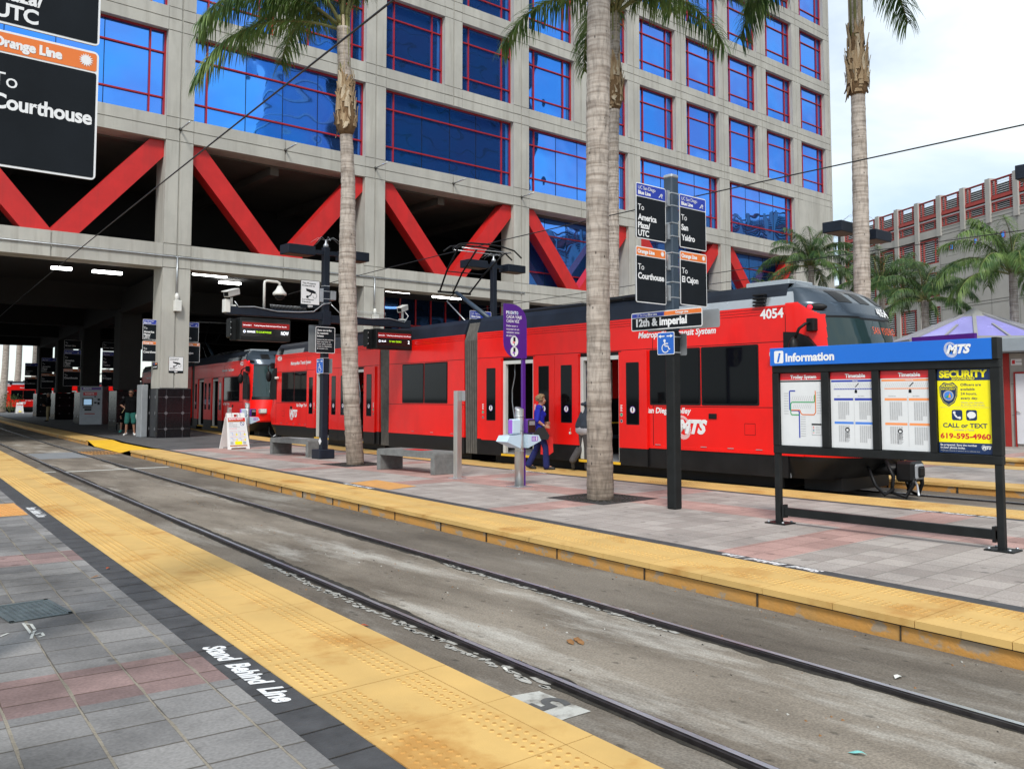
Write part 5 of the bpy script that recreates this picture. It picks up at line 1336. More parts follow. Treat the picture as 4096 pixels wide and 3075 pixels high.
for k, (bar, bar2) in enumerate((('sign_blue', 'poster_lblue'), ('poster_orange', 'poster_orange'))):
    T, w_, h_ = PT[1 + k]; m = MB(); m.rect(0, 0, w_, h_, .001, 'poster_white', T); m.rect(0, h_ * .905, w_, h_, .002, 'poster_red', T); m.rect(.01, h_ * .868, w_, h_ * .893, .002, bar, T)
    m.text('Timetable', w_ * .60, h_ * .925, .042, 'sign_white', T, .004, .04, 'c', 0, w_ * .60)
    m.text('Blue Line' if not k else 'Orange Line', w_ * .6, h_ * .874, .012, 'sign_white', T, .004, .02, 'c')
    m.line([P_(.08, .775), P_(.98, .775)], .013, .002, bar, T)
    for i in range(22): m.line([P_(.09 + .04 * i, .79), P_(.135 + .04 * i, .85)], .003, .002, 'poster_grey', T); m.rect(*P_(.09 + .04 * i, .772), *P_(.105 + .04 * i, .779), .0032, 'poster_white', T)
    m.line([P_(.60, .80), P_(.68, .85)], .010, .0028, 'sign_black', T); m.poly([P_(.58, .72), P_(.64, .72), P_(.64, .755), P_(.61, .77), P_(.58, .755)], .002, 'sign_black', T)
    for x0, x1 in ((.08, .54), (.58, .99)):
        for y in (.625, .315): m.rect(*P_(x0, y), *P_(x1, y + .03), .002, bar if y > .5 else bar2, T)
        m.text('San Ysidro' if x0 > .5 else ('UTC' if not k else 'Courthouse'), w_ * (x0 + .08), h_ * .675, .012, 'poster_grey', T, .003, .03)
        for y0, n in ((.61, 21), (.30, 20)):
            for r in range(n):
                for c in range(6):
                    if r > n - 6 and c > 3: continue
                    m.rect(*P_(x0 + .10 + c * .045, y0 - .011 * (r + 1)), *P_(x0 + .133 + c * .045, y0 - .011 * r - .004), .002, 'poster_grey', T)
    m.line([P_(.56, .05), P_(.56, .68)], .003, .002, 'poster_grey', T)
    m.disc(w_ * .39, h_ * .24, .028, .003, 'sign_black', T); m.rect(*P_(.365, .222), *P_(.415, .252), .0045, 'poster_white', T)
    for r in range(12): m.rect(*P_(.33, .20 - r * .011), *P_(.45 - .02 * (r % 3), .206 - r * .011), .002, 'poster_grey', T)
    m.build('timetable_poster', t)
T, w_, h_ = PT[3]; m = MB(); m.rect(0, 0, w_, h_, .001, 'poster_yellow', T); m.rect(0, h_ * .865, w_, h_, .002, 'poster_navy', T); m.rect(0, 0, w_, h_ * .125, .002, 'poster_navy', T)
m.text('SECURITY', w_ * .49, h_ * .905, .068, 'poster_yellow', T, .004, .05, 'c', 0, w_ * .90, 1, 1.25); m.text('SEGURIDAD', w_ * .49, h_ * .872, .030, 'poster_yellow', T, .004, .02, 'c', .2, w_ * .46)
sh = [(.035, .79), (.12, .845), (.21, .83), (.30, .845), (.385, .79), (.375, .68), (.32, .60), (.21, .555), (.10, .60), (.045, .68)]
m.poly([P_(*p) for p in sh][::-1], .002, 'poster_navy', T); m.poly([(w_ * (.21 + (a - .21) * .90), h_ * (.70 + (b_ - .70) * .90)) for a, b_ in sh][::-1], .003, 'poster_yellow', T); m.poly([(w_ * (.21 + (a - .21) * .86), h_ * (.70 + (b_ - .70) * .86)) for a, b_ in sh][::-1], .004, 'poster_navy', T)
m.text('TRANSIT', w_ * .21, h_ * .785, .024, 'poster_yellow', T, .006, .03, 'c', 0, w_ * .26); m.text('ENFORCEMENT', w_ * .21, h_ * .755, .017, 'poster_yellow', T, .006, .02, 'c', 0, w_ * .27)
m.disc(w_ * .21, h_ * .685, .055, .006, 'poster_grey', T); m.disc(w_ * .21, h_ * .685, .044, .0075, 'poster_lblue', T); m.poly([P_(.15, .66), P_(.27, .66), P_(.25, .70), P_(.20, .69)], .009, 'poster_green', T); m.poly([P_(.21, .66), P_(.26, .66), P_(.24, .72)], .0105, 'poster_orange', T)
for i, s in enumerate(('Officers are', 'available', '24 hours,', 'every day.')): m.text(s, w_ * .44, h_ * (.80 - i * .053), .026, 'poster_navy', T, .003, .01, 'l', 0, w_ * .5, 1, 1.15)
m.text('Oficiales estan disponibles', w_ * .44, h_ * .595, .015, 'poster_grey', T, .003, 0, 'l', .2, w_ * .52); m.text('las 24 horas, todos los dias.', w_ * .44, h_ * .565, .015, 'poster_grey', T, .003, 0, 'l', .2, w_ * .52)
m.line([P_(.04, .545), P_(.96, .545)], .002, .002, 'poster_grey', T)
for x in (.26, .53): m.poly(rrect(w_ * x, h_ * .39, w_ * (x + .20), h_ * .515, .02), .002, 'poster_navy', T)
m.line([P_(.305, .485), P_(.32, .455), P_(.36, .425), P_(.415, .418)], .017, .004, 'sign_white', T); m.disc(w_ * .31, h_ * .482, .014, .005, 'sign_white', T); m.disc(w_ * .41, h_ * .42, .014, .005, 'sign_white', T)
m.disc(w_ * .63, h_ * .455, .044, .004, 'sign_white', T, 20, .036); m.poly([P_(.58, .43), P_(.60, .405), P_(.63, .43)], .005, 'sign_white', T)
m.text('CALL or TEXT', w_ * .50, h_ * .305, .045, 'poster_navy', T, .003, .02, 'c', 0, w_ * .84, 1, 1.1); m.text('Llamadas o Texto', w_ * .48, h_ * .268, .02, 'poster_grey', T, .003, 0, 'c', .2, w_ * .42)
m.text('619-595-4960', w_ * .5, h_ * .175, .052, 'poster_red', T, .003, .03, 'c', 0, w_ * .94, 1, 1.2)
m.text('Be prepared. Save the number', w_ * .03, h_ * .085, .021, 'sign_white', T, .004, .02, 'l', 0, w_ * .73); m.text('in your phone today.', w_ * .03, h_ * .052, .021, 'sign_white', T, .004, .02, 'l', 0, w_ * .5); m.text('Preparate. Guarda el numero en tu telefono hoy.', w_ * .03, h_ * .02, .014, 'poster_grey', T, .004, 0, 'l', .2, w_ * .8)
transit_logo(m, T, w_ * .81, h_ * .06, .03, .003, 'sign_white'); m.build('security_poster', t)

# ------------------------------------------------------------------ benches
def bench(loc, rz, label):
    t = thing('stone_bench', label, 'bench', loc, 'stone benches on the middle platform', True, rz)
    L_, W_, H_ = 2.0, .62, .46
    prof = [(-L_ / 2, 0), (-L_ / 2, H_ - .06)] + [(-L_ / 2 + .06 - .06 * math.cos(R(a)), H_ - .06 + .06 * math.sin(R(a))) for a in (30, 60, 90)]
    prof += [(L_ / 2 - .06 + .06 * math.sin(R(a)), H_ - .06 + .06 * math.cos(R(a))) for a in (0, 30, 60)] + [(L_ / 2, H_ - .06), (L_ / 2, 0), (L_ / 2 - .13, 0), (L_ / 2 - .13, H_ - .13), (-L_ / 2 + .13, H_ - .13), (-L_ / 2 + .13, 0)]
    m = MB(TP((0, W_ / 2, 0), (1, 0, 0), ZU)); k = len(prof)
    def slab(a, b_):
        vs = [(x, y, z) for z in (0, W_) for x, y in (a + b_)]
        n = len(a + b_); m.add(vs, [tuple(range(n - 1, -1, -1)), tuple(range(n, 2 * n))] + [(i, (i + 1) % n, (i + 1) % n + n, i + n) for i in range(n)], 'bench_stone')
    o = [prof[1], *prof[2:5], *prof[5:8], prof[8]]
    slab([(-L_ / 2, H_ - .13), *o[::1][:0]], [*[p for p in o if p[1] >= H_ - .13], (L_ / 2, H_ - .13)][::1])
    m.build('seat_slab', t)
    for s in (-1, 1):
        q = MB(); q.bbox(min(s * L_ / 2, s * (L_ / 2 - .13)), max(s * L_ / 2, s * (L_ / 2 - .13)), -W_ / 2, W_ / 2, 0, H_ - .128, .008, 'bench_stone'); q.build('leg', t)
    q = MB(); q.rect(-.35, -.2, .28, .15, H_ + .002, 'bag_red' if loc[1] < 18 else 'litter_white'); q.build('sticker', t)
    return t
bench((10.64, 15.6, 0), R(93.5), 'grey stone bench with a red sticker on its seat, nearest the foreground palm')
bench((11.25, 22.2, 0), R(94), 'dark grey stone bench beside the lamp post with screens')

# ------------------------------------------------------------------ posts, validators, A-frame board
t = thing('steel_post', 'slim square brushed steel post standing alone beyond the bench', 'post', (10.33, 13.7, 0))
m = MB(); m.bbox(10.27, 10.39, 13.66, 13.78, 0, 1.70, .006, 'stainless'); m.build('post', t); m = MB(); m.box(10.2, 10.46, 13.6, 13.84, .001, .014, 'galv'); m.build('base_plate', t)
m = MB(); m.bbox(10.375, 10.395, 13.56, 13.66, 1.5, 1.70, .003, 'plate_grey'); m.build('reader_plate', t)
def validator(x, y, label, banner):
    t = thing('ticket_validator', label, 'ticket validator', (x, y, 0), 'ticket validators')
    m = MB(); m.tube([(x, y, 0), (x, y, 1.36)], .082, 'stainless', 20); m.build('post', t)
    q = MB(TP((x, y, 1.36), (1, 0, 0), (0, .9, .4))); q.lathe([(.083, -.02), (.083, .012)], 'galv', 20); q.build('post_cap', t)
    q = MB(); q.box(x - .17, x + .17, y - .17, y + .17, .001, .012, 'galv'); q.build('base_plate', t)
    for z in (.62, .98, 1.22): q = MB(); q.lathe([(.086, z), (.086, z + .02)], 'galv', 20, None, True, x, y); q.build('clamp', t)
    for s in (-1, 1):
        q = MB(); q.bbox(x + s * .17 - .10, x + s * .17 + .10, y - .13, y - .01, .93, 1.19, .02, 'validator_blue' if s < 0 else 'purple'); 
        if s > 0: q.bbox(x + .085, x + .255, y - .15, y - .128, .945, 1.175, .006, 'screen_black'); q.rect(.0, 0, .13, .07, 0, 'tvm_grey', SOUTH((x + .105, y - .1515, 1.08)))
        else: q.bbox(x - .275, x - .255, y - .12, y - .02, .94, 1.18, .005, 'purple_light')
        q.build('card_reader', t)
        q = MB(); T = TP((x, y + .16, 0), (1, 0, 0), ZU)
        pts = [(s * .07, .92), (s * .34, .90), (s * .40, .80), (s * .09, .68)]; q.prism(pts if s > 0 else pts[::-1], 0, .30, 'validator_blue', T)
        if s > 0:
            T2 = SOUTH((x + .17, y - .1415, .795)); q.rect(0, 0, .15, .085, 0, 'purple_light', T2); q.disc(.115, .06, .017, .002, 'sign_white', T2); q.disc(.115, .025, .017, .002, 'sign_white', T2)
            for i in range(3): q.rect(.012, .058 - i * .02, .08, .066 - i * .02, .002, 'sign_white', T2)
        q.build('tray', t)
    if banner:
        q = MB(); q.bbox(x + .10, x + .17, y + .02, y + .07, 0, 2.92, .004, 'purple'); q.build('banner_post', t)
        q = MB(); T = SOUTH((x - .36, y + .0, 2.26)); W_, H_ = .54, .96
        pts = [(.30 - .30, .27)] if False else []
        pts = [(W_, 0), (W_, H_ * .70)] + [(W_ - .34 + .34 * math.cos(R(a)), H_ - .30 + .30 * math.sin(R(a))) for a in (15, 30, 45, 60, 75, 90)] + [(0, H_), (0, .30)] + [(.30 - .30 * math.cos(R(a)), .28 - .28 * math.sin(R(a))) for a in (15, 30, 45, 60, 75, 90)]
        q.prism(pts, -.012, 0, 'purple', T)
        for i, c in enumerate('PRONTO'): q.text(c, .075 + i * .048, H_ - .18, .05, 'validator_blue' if i % 2 else 'sign_white', T, .002, .06, 'c', 0, .044)
        q.text('CADA VIAJE', .06, H_ - .255, .05, 'sign_white', T, .002, .02, 'l', 0, .36); q.text('CADA VEZ', .06, H_ - .33, .05, 'sign_white', T, .002, .02, 'l', 0, .30)
        for i, s in enumerate(('Debe tocar o', 'escanear en un', 'validador antes', 'de abordar.')): q.text(s, .06, H_ - .405 - i * .058, .034, 'sign_white', T, .002, .01, 'l', 0, (.27, .33, .34, .25)[i])
        for yy in (.30, .115):
            q.disc(.245, yy + .0, .09, .002, 'sign_white', T, 24); q.rect(.22, yy - .005, .27, yy + .07, .004, 'sign_black', T); q.rect(.238, yy - .07, .252, yy - .01, .004, 'sign_black', T); q.disc(.23, yy - .02, .028, .005, 'pink' if yy > .2 else 'purple_light', T, 14, .018)
        q.build('banner', t)
    return t
validator(10.2, 11.74, 'steel ticket validator with a tall purple banner, next to the woman in blue', True)
validator(12.75, 29.0, 'distant steel ticket validator behind the white A-frame board', False)

def a_frame(x, y, z, label, far=False):
    t = thing('a_frame_board', label, 'sandwich board', (x, y, 0), 'white sandwich boards')
    W_, H_, D = .66, 1.14, .34
    for s in (-1, 1):
        T = TP((x, y + s * D, 0), (1, 0, 0) if s < 0 else (-1, 0, 0), (0, -s * .27, 1)); m = MB(); h = W_ / 2
        pts = [(-h - .02, 0), (-h + .08, 0), (-h + .10, .05), (h - .10, .05), (h - .08, 0), (h + .02, 0), (h - .05, H_), (h - .17, H_), (h - .21, H_ - .13), (.13, H_ - .13), (.10, H_), (-.10, H_), (-.13, H_ - .13), (-h + .21, H_ - .13), (-h + .17, H_), (-h + .05, H_)]
        top = [p for p in pts]
        m.prism([pts[0], pts[1], pts[2], pts[3], pts[4], pts[5], (h - .035, H_ - .13), (-h + .035, H_ - .13)], -.03, 0, 'white', T)
        for a, b_ in ((-h + .05, -h + .18), (h - .18, h - .05)): m.prism([(a, H_ - .131), (b_, H_ - .131), (b_, H_), (a, H_)], -.028, -.002, 'white', T)
        m.prism([(-.12, H_ - .131), (-.07, H_ - .131), (-.07, H_ - .04), (.07, H_ - .04), (.07, H_ - .131), (.12, H_ - .131), (.10, H_), (-.10, H_)], -.028, -.002, 'white', T)
        if s < 0:
            m.rect(-.275, .09, .275, .985, .002, 'poster_white', T); m.rect(-.275, .89, .275, .985, .004, 'poster_red', T); m.text('RAILS READY', .03, .925, .045, 'sign_white', T, .006, .04, 'c', 0, .36); transit_logo(m, T, -.245, .925, .04, .005, 'sign_white')
            for yy in (.855, .09):
                m.rect(-.275, yy, .275, yy + .035, .004, 'poster_orange', T)
                for i in range(15): m.poly([(-.27 + i * .036, yy), (-.255 + i * .036, yy), (-.24 + i * .036, yy + .035), (-.255 + i * .036, yy + .035)], .006, 'tram_black', T)
            for i, q in enumerate(('CIERRES', 'PERIODICOS DE', 'FIN DE SEMANA', 'DE LA ORANGE LINE')): m.text(q, -.25, .805 - i * .042, .025, 'poster_grey', T, .004, .03, 'l', 0, (.16, .30, .30, .37)[i])
            m.text('2025 hasta el 2026', -.25, .635, .022, 'pink', T, .004, .03, 'l', 0, .33)
            m.ring(.17, .80, .055, .068, .005, 'sign_blue', T); m.line([(.125, .845), (.215, .755)], .012, .006, 'sign_black', T)
            for i in range(2):
                for j in range(2):
                    bx, by = -.25 + i * .26, .43 - j * .17
                    m.line([(bx, by + .13), (bx + .2, by + .13), (bx + .22, by + .09), (bx + .20, by + .03), (bx + .08, by + .02)], .006, .004, 'pink', T); m.line([(bx + .02, by + .09), (bx + .08, by + .09), (bx + .085, by)], .007, .005, 'poster_lblue', T); m.rect(bx + .19, by, bx + .24, by + .05, .004, 'poster_yellow', T)
            m.rect(-.11, .14, .12, .245, .004, 'poster_yellow', T)
            for bx in (-.25, .15): m.rect(bx, .15, bx + .09, .235, .004, 'poster_grey', T)
        else:
            for i in range(5): m.box(-.22, .22, .15 + i * .15, .22 + i * .15, .0, .012, 'white', T)
        m.build('panel', t)
    return t
a_frame(11.17, 26.3, 0, 'white A-frame board with a red heading standing left of the dark bench')
a_frame(20.6, 104, 0, 'tiny far white A-frame board beyond the dark columns')

# ------------------------------------------------------------------ lamp posts
def lamp_post(x, y, zt, label, heads=True, base=True, sgn=(1, -1)):
    t = thing('lamp_post', label, 'lamp post', (x, y, 0), 'dark lamp posts along the platforms')
    m = MB(); m.bbox(x - .085, x + .085, y - .085, y + .085, .2 if base else 0, zt, .012, 'lamp_paint'); m.build('post', t)
    if base: m = MB(); m.bbox(x - .22, x + .22, y - .22, y + .22, 0, .24, .02, 'lamp_paint'); m.build('base', t)
    m = MB(); m.lathe([(.06, zt), (.07, zt + .06), (.03, zt + .12), (.015, zt + .2), (.0, zt + .22)], 'galv', 12, None, True, x, y)
    for k in range(7):
        a = k * .9; m.tube([(x, y, zt + .18), (x + .2 * math.cos(a), y + .2 * math.sin(a), zt + .26), (x + .4 * math.cos(a), y + .4 * math.sin(a), zt + .12)], .004, 'galv', 4)
    m.build('bird_spikes', t)
    m = MB(); m.box(x - .45, x + .45, y - .05, y + .05, zt - .2, zt - .09, 'lamp_paint'); m.build('cross_bar', t)
    for s in sgn:
        m = MB(); c = x + s * .80
        m.bbox(c - .38, c + .38, y - .24, y + .24, zt - .28, zt - .04, .01, 'lamp_paint'); o = m.build('lamp_head', t)
        m = MB(); m.box(c - .34, c + .34, y - .20, y + .20, zt - .284, zt - .2805, 'lamp_lens'); m.build('lens', o)
    return t
def security_camera(t, x, y, z, d):
    m = MB(); m.cyl((x, y, z), (x, y, z + .22), .03, 'camera_white', 10); m.bbox(x - .1, x + .1, y - .06, y + .06, z - .01, z + .04, .008, 'camera_white'); m.build('camera_bracket', t)
    Tm = Matrix.Translation((x, y, z + .33)) @ Matrix.Rotation(math.atan2(d[1], d[0]), 4, 'Z') @ Matrix.Rotation(R(14), 4, 'Y'); m = MB(Tm)
    m.bbox(-.27, .25, -.075, .075, -.075, .065, .012, 'camera_white'); m.bbox(-.24, .32, -.085, .085, .06, .082, .006, 'camera_white'); m.box(.245, .256, -.055, .055, -.05, .045, 'tram_black'); m.build('security_camera', t)
LX, LY = 11.09, 20.51
t = lamp_post(LX, LY, 5.5, 'dark lamp post carrying two departure screens and security cameras')
m = MB(); m.bbox(8.42, LX - .11, LY - .09, LY + .09, 3.58, 3.78, .008, 'lamp_paint'); m.bbox(LX + .11, 13.72, LY - .09, LY + .09, 3.52, 3.72, .008, 'lamp_paint'); m.bbox(LX - .12, LX + .12, LY - .12, LY + .12, 3.45, 3.82, .01, 'lamp_paint'); m.build('cross_arm', t)
m = MB()
for i in range(26):
    for (a, b_) in ((9.6, 10.6), (12.1, 13.0)):
        xx = a + (b_ - a) * i / 26; m.tube([(xx, LY, 3.78), (xx - .05, LY - .02, 3.9)], .004, 'galv', 4)
m.build('bird_spikes', t)
for x0, x1, zt_, ln, col in ((8.70, 10.02, 3.51, 'ORANGE', 'TO COURTHOUSE'), (12.52, 13.68, 3.44, 'BLUE', 'TO SAN YSIDRO')):
    m = MB(); m.bbox(x0, x1, LY - .22, LY + .12, zt_ - .55, zt_, .015, 'black_paint'); o = m.build('departure_screen', t)
    T = SOUTH((x0 + .03, LY - .2205, zt_ - .50)); q = MB(); W_ = x1 - x0 - .06
    q.rect(0, .05, W_, .43, .001, 'screen_black', T); q.rect(.02, .25, W_ - .01, .39, .003, 'screen_red', T)
    q.text('Service Alert      Trolleys between Euclid and Lemon Grove. Bus sho', .04, .305, .028, 'led_white', T, .005, .0, 'l', 0, W_ - .06)
    q.ring(.075, .16, .022, .032, .004, 'led_white', T, 14); q.disc(.075, .16, .017, .004, 'poster_lblue', T, 12)
    q.text(ln, .14, .14, .042, 'led_white', T, .004, .02, 'l', 0, .21); q.text(col, .37, .14, .042, 'led_green', T, .004, .01, 'l', 0, .40)
    q.text('NOW' if ln == 'ORANGE' else '2', W_ - .03 if ln == 'ORANGE' else W_ - .06, .115, .085, 'led_white', T, .004, .01, 'r', 0, .2)
    q.build('display', o)
    m = MB(); q0 = x0 - .16; m.bbox(q0, q0 + .15, LY - .03, LY + .03, zt_ - .56, zt_ - .02, .01, 'black_paint'); m.bbox(q0 - .06, q0, LY - .12, LY + .12, zt_ - .5, zt_ - .02, .03, 'black_paint')
    for zz in (.12, .26, .42): m.sphere((q0 - .03, LY - .12, zt_ - zz), .014, 'galv', None, 8, 5)
    m.build('screen_bracket', t)
security_camera(t, 8.56, LY, 3.78, (-.8, -.6)); security_camera(t, 13.5, LY, 3.72, (-.8, -.6))
m = MB(); m.bbox(8.36, 8.5, LY - .1, LY + .08, 3.62, 3.94, .01, 'camera_white'); m.build('junction_box', t)
m = MB(); m.tube([(9.40, LY, 3.78), (9.40, LY, 4.40), (9.41, LY, 4.46), (9.46, LY, 4.48), (9.74, LY, 4.48), (9.80, LY, 4.45), (9.81, LY, 4.38)], .032, 'camera_white', 10)
m.lathe([(.05, 4.38), (.10, 4.28), (.17, 4.20), (.17, 4.15), (.14, 4.14)], 'camera_white', 18, None, True, 9.81, LY); m.lathe([(.13, 4.14), (.11, 4.07), (.06, 4.03), (.0, 4.02)], 'tram_black', 16, None, True, 9.81, LY); m.build('dome_camera', t)
m = MB(); m.tube([(8.6, LY - .1, 3.9), (8.7, LY - .1, 3.77), (9.1, LY - .1, 3.80), (9.7, LY - .11, 3.72), (10.3, LY - .11, 3.74), (10.7, LY - .12, 3.78), (10.95, LY - .13, 3.98), (11.2, LY - .12, 4.05)], .014, 'galv', 6); m.tube([(11.2, LY - .12, 4.0), (11.5, LY - .1, 3.76), (12.4, LY - .1, 3.70), (13.0, LY - .1, 3.74), (13.5, LY - .1, 3.66), (13.66, LY - .05, 3.85), (13.52, LY, 4.02)], .014, 'galv', 6); m.build('cable', t)
m = MB(); camera_notice(m, SOUTH((10.32, LY - .13, 3.86)), .54, .72); m.build('camera_notice', t)
m = MB(); m.bbox(11.2, 11.36, LY - .1, LY + .1, 4.12, 4.36, .01, 'plate_grey'); m.build('junction_box', t)
for z in (4.02, 4.14, 4.34, 4.48, 2.6, 2.2): m = MB(); clamp(m, LX, LY, z, .089); m.build('clamp', t)
m = MB(); m.box(10.8, 10.98, LY - .11, LY - .08, 4.05, 4.4, 'galv'); m.build('bracket', t)
m = MB(); W_, H_ = .56, .68; T = SOUTH((10.76, LY - .13, 2.72)); m.prism(rrect(0, 0, W_, H_, .03), -.01, 0, 'plate_grey', T); m.poly(rrect(0, 0, W_, H_, .03), .001, 'sign_white', T); m.poly(rrect(.014, .014, W_ - .014, H_ - .014, .02), .003, 'sign_black', T)
for i, s in enumerate(('Zona con tarifas', 'Se requieren', 'boletos')): m.text(s, .04, H_ - .11 - i * .075, .043, 'sign_white', T, .005, .035, 'l', 0, (.46, .36, .22)[i])
for i, s in enumerate(('Dentro de esta estacion,', 'debe usted tener un', 'boleto valido, un pase', 'o estar en disposicion', 'de comprar uno.')): m.text(s, .04, H_ - .345 - i * .058, .033, 'sign_white', T, .005, .01, 'l', 0, (.48, .41, .44, .44, .32)[i])
m.build('fare_notice', t)
m = MB(); m.prism(rrect(0, 0, .5, .72, .03), -.004, 0, 'plate_grey', SOUTH((10.70, LY + .14, 2.74))); m.build('back_plate', t)
m = MB(); access_sign(m, WEST((LX - .115, LY + .2, 2.2)), .36, .38); m.build('access_sign', t)
m = MB(); m.prism(rrect(0, 0, .36, .38, .02), -.004, 0, 'plate_grey', WEST((LX + .12, LY + .16, 2.2))); m.build('back_plate', t)
m = MB(); m.poly([(-.08, 0), (0, -.1), (.08, 0), (0, .1)], 0, 'sign_white', WEST((LX - .107, LY - .02, .45))); m.build('sticker', t)
t = lamp_post(17.8, 21.75, 5.95, 'dark lamp post behind the raised pantograph')
m = MB(); dest_sign(m, SOUTH((16.72, 21.6, 3.25)), .86, 1.05, 'blue', YSID); m.build('destination_sign', t)
q = AT(3446, 1500, 20.5); lamp_post(q.x, q.y, 5.62, 'dark lamp post mostly hidden behind the right-hand palm trunk')
lamp_post(17.05, 5.3, 5.5, 'dark lamp post at the right edge of which only one lamp shows')

# ------------------------------------------------------------------ boards on the columns
def hung(name, label, T, w, h, kind, lines, group=None):
    m = MB(); dest_sign(m, T, w, h, kind, lines); return m.build(name, label=label, cat='sign', group=group)
YC = YF + .6
hung('destination_sign', 'board reading To America Plaza and UTC on the left of the concrete corner column', SOUTH((11.37, YC, 3.89)), .65, .81, 'blue', AMER)
hung('destination_sign', 'board reading To Courthouse on the left of the concrete corner column', SOUTH((11.37, YC, 3.01)), .67, .82, 'orange', COURT)
hung('destination_sign', 'blue headed board half hidden by the right side of the corner column', SOUTH((12.95, YC, 3.87)), .66, .81, 'blue', YSID)
hung('destination_sign', 'board reading El Cajon on the right side of the corner column', SOUTH((12.98, YC, 3.03)), .69, .80, 'orange', CAJ)
m = MB(); camera_notice(m, SOUTH((XA - .23, YF - .012, 2.56)), .58, .65); m.build('camera_notice', label='white surveillance camera notice on the front of the concrete corner column', cat='sign')
m = MB(); T = WEST((XA - .57, YF + .85, 2.72)); m.prism(rrect(0, 0, .55, .25, .02), -.01, 0, 'sign_black', T); m.rect(.02, .18, .27, .235, .002, 'sign_blue', T); m.rect(.28, .18, .53, .235, .002, 'sign_orange', T); m.text('12th & Imperial', .04, .06, .06, 'sign_white', T, .002, .03, 'l', 0, .46); m.build('station_sign', label='small station name sign on the side of the concrete corner column', cat='sign')
for k, (cx, cy) in enumerate(CORES[2:5]):
    w = .95; nm = ('second', 'third', 'last')[k]
    for j, (z, kind, ln) in enumerate(((4.55, 'plain', ['To', 'Green Line']), (3.45, 'blue', AMER), (2.3, 'orange', COURT))):
        if k != 0 and j == 0: continue
        hung('destination_sign', f'shaded {("Green Line", "America Plaza", "Courthouse")[j]} board on the left of the {nm} dark column', SOUTH((cx - .62 - w, cy - .5, z)), w, 1.05 if j else .55, kind, ln)
    for j, (z, kind, ln) in enumerate(((4.5, 'plain', ['To', 'Green Line']), (3.42, 'blue', YSID), (2.3, 'orange', CAJ))):
        if k != 0: continue
        hung('destination_sign', f'shaded {("Green Line", "San Ysidro", "El Cajon")[j]} board on the right of the {nm} dark column', SOUTH((cx + .62, cy - .5, z)), w, 1.05 if j else .55, kind, ln)

# ------------------------------------------------------------------ ticket machine, kiosk, doors
t = thing('ticket_machine', 'grey ticket machine with a blue screen between the dark columns', 'ticket machine', (14.75, 55.5, 0))
a, b_ = Vector((14.22, 55.9, 0)), Vector((15.25, 55.05, 0)); u = (b_ - a).normalized(); T = TP(a, u, ZU); W_ = (b_ - a).length
m = MB(); m.bbox(0, W_, 0, 2.28, -.8, 0, .03, 'tvm_grey', T); m.build('cabinet', t)
m = MB(); m.rect(.1, 2.05, W_ - .1, 2.2, .003, 'purple', T); m.text('PRONTO', .2, 2.09, .08, 'sign_white', T, .006, .04); m.rect(.2, 1.72, W_ * .75, 1.92, .003, 'poster_red', T); m.text('TICKETS', .28, 1.77, .1, 'sign_white', T, .006, .03); m.build('header', t)
m = MB(); m.rect(.15, 1.1, .78, 1.58, .003, 'screen_black', T); m.rect(.25, 1.18, .7, 1.5, .006, 'tvm_screen', T); m.build('screen', t)
m = MB()
for x, z, w, h in ((.86, 1.62, .08, .08), (1.05, 1.42, .14, .12), (.86, 1.25, .14, .1), (1.05, 1.18, .12, .16), (.2, .98, .5, .08), (.3, .84, .4, .1)): m.bbox(x, x + w, z, z + h, 0, .03, .008, 'black_paint', T)
m.rect(.3, .62, .9, .68, .003, 'kiosk_red', T); m.build('control_panel', t)

t = thing('kiosk', 'low kiosk with a purple glass pyramid roof at the right edge', 'kiosk', (32, 10, 0))
kc = AT(3540 + 960 / 2.68, 1200 + 400 / 2.68, 30.5); kx, ky = kc.x, kc.y
m = MB()
def octo(r, z, k=8, a0=22.5): return [(kx + r * math.cos(R(a0 + 360 / k * i)), ky + r * math.sin(R(a0 + 360 / k * i)), z) for i in range(k)]
r0, z0, r1, z1 = 2.75, 3.50, .42, 4.42
lo, hi = octo(r0, z0), octo(r1, z1)
m.add(lo + hi, [(i, (i + 1) % 8, 8 + (i + 1) % 8, 8 + i) for i in range(8)], 'purple_glass'); m.build('glass_roof', t)
m = MB()
for i in range(8):
    p, q = Vector(lo[i]), Vector(hi[i]); m.bar(p + Vector((0, 0, .03)), q + Vector((0, 0, .03)), .11, .07, 'mullion_grey')
    m.bar(lo[i], lo[(i + 1) % 8], .1, .1, 'mullion_grey'); mid = (p + Vector(lo[(i + 1) % 8])) / 2; m.bar(mid + Vector((0, 0, .03)), mid * .45 + (q + Vector(hi[(i + 1) % 8])) / 2 * .55 + Vector((0, 0, .03)), .07, .05, 'mullion_grey')
m.add(octo(.62, 4.32) + [(kx, ky, 4.72)], [(i, (i + 1) % 8, 8) for i in range(8)], 'mullion_grey'); m.build('roof_frame', t)
m = MB(); m.bbox(29.9, kx + 4, ky - 8.5, ky + 3.1, 3.02, 3.48, .03, 'fascia_grey'); m.build('roof_slab', t)
m = MB(); wx = 30.68; m.box(wx, wx + 4, 4, 15, -.02, 3.0, 'kiosk_wall'); m.box(wx - .05, wx - .002, 11.08, 11.26, 0, 3.0, 'kiosk_red')
for z in (1.0, 2.0): m.box(wx - .004, wx, 4, 11.06, z, z + .02, 'concrete_groove')
m.build('wall', t)
m = MB(); y = 10.90; m.box(wx - .05, wx - .01, y - 1.0, y, .10, 2.34, 'door_white'); o = m.build('door', t)
m = MB(); m.tube([(wx - .09, y - .14, 1.12), (wx - .09, y - .02, 1.12)], .016, 'stainless', 6); m.build('handle', o)
m = MB()
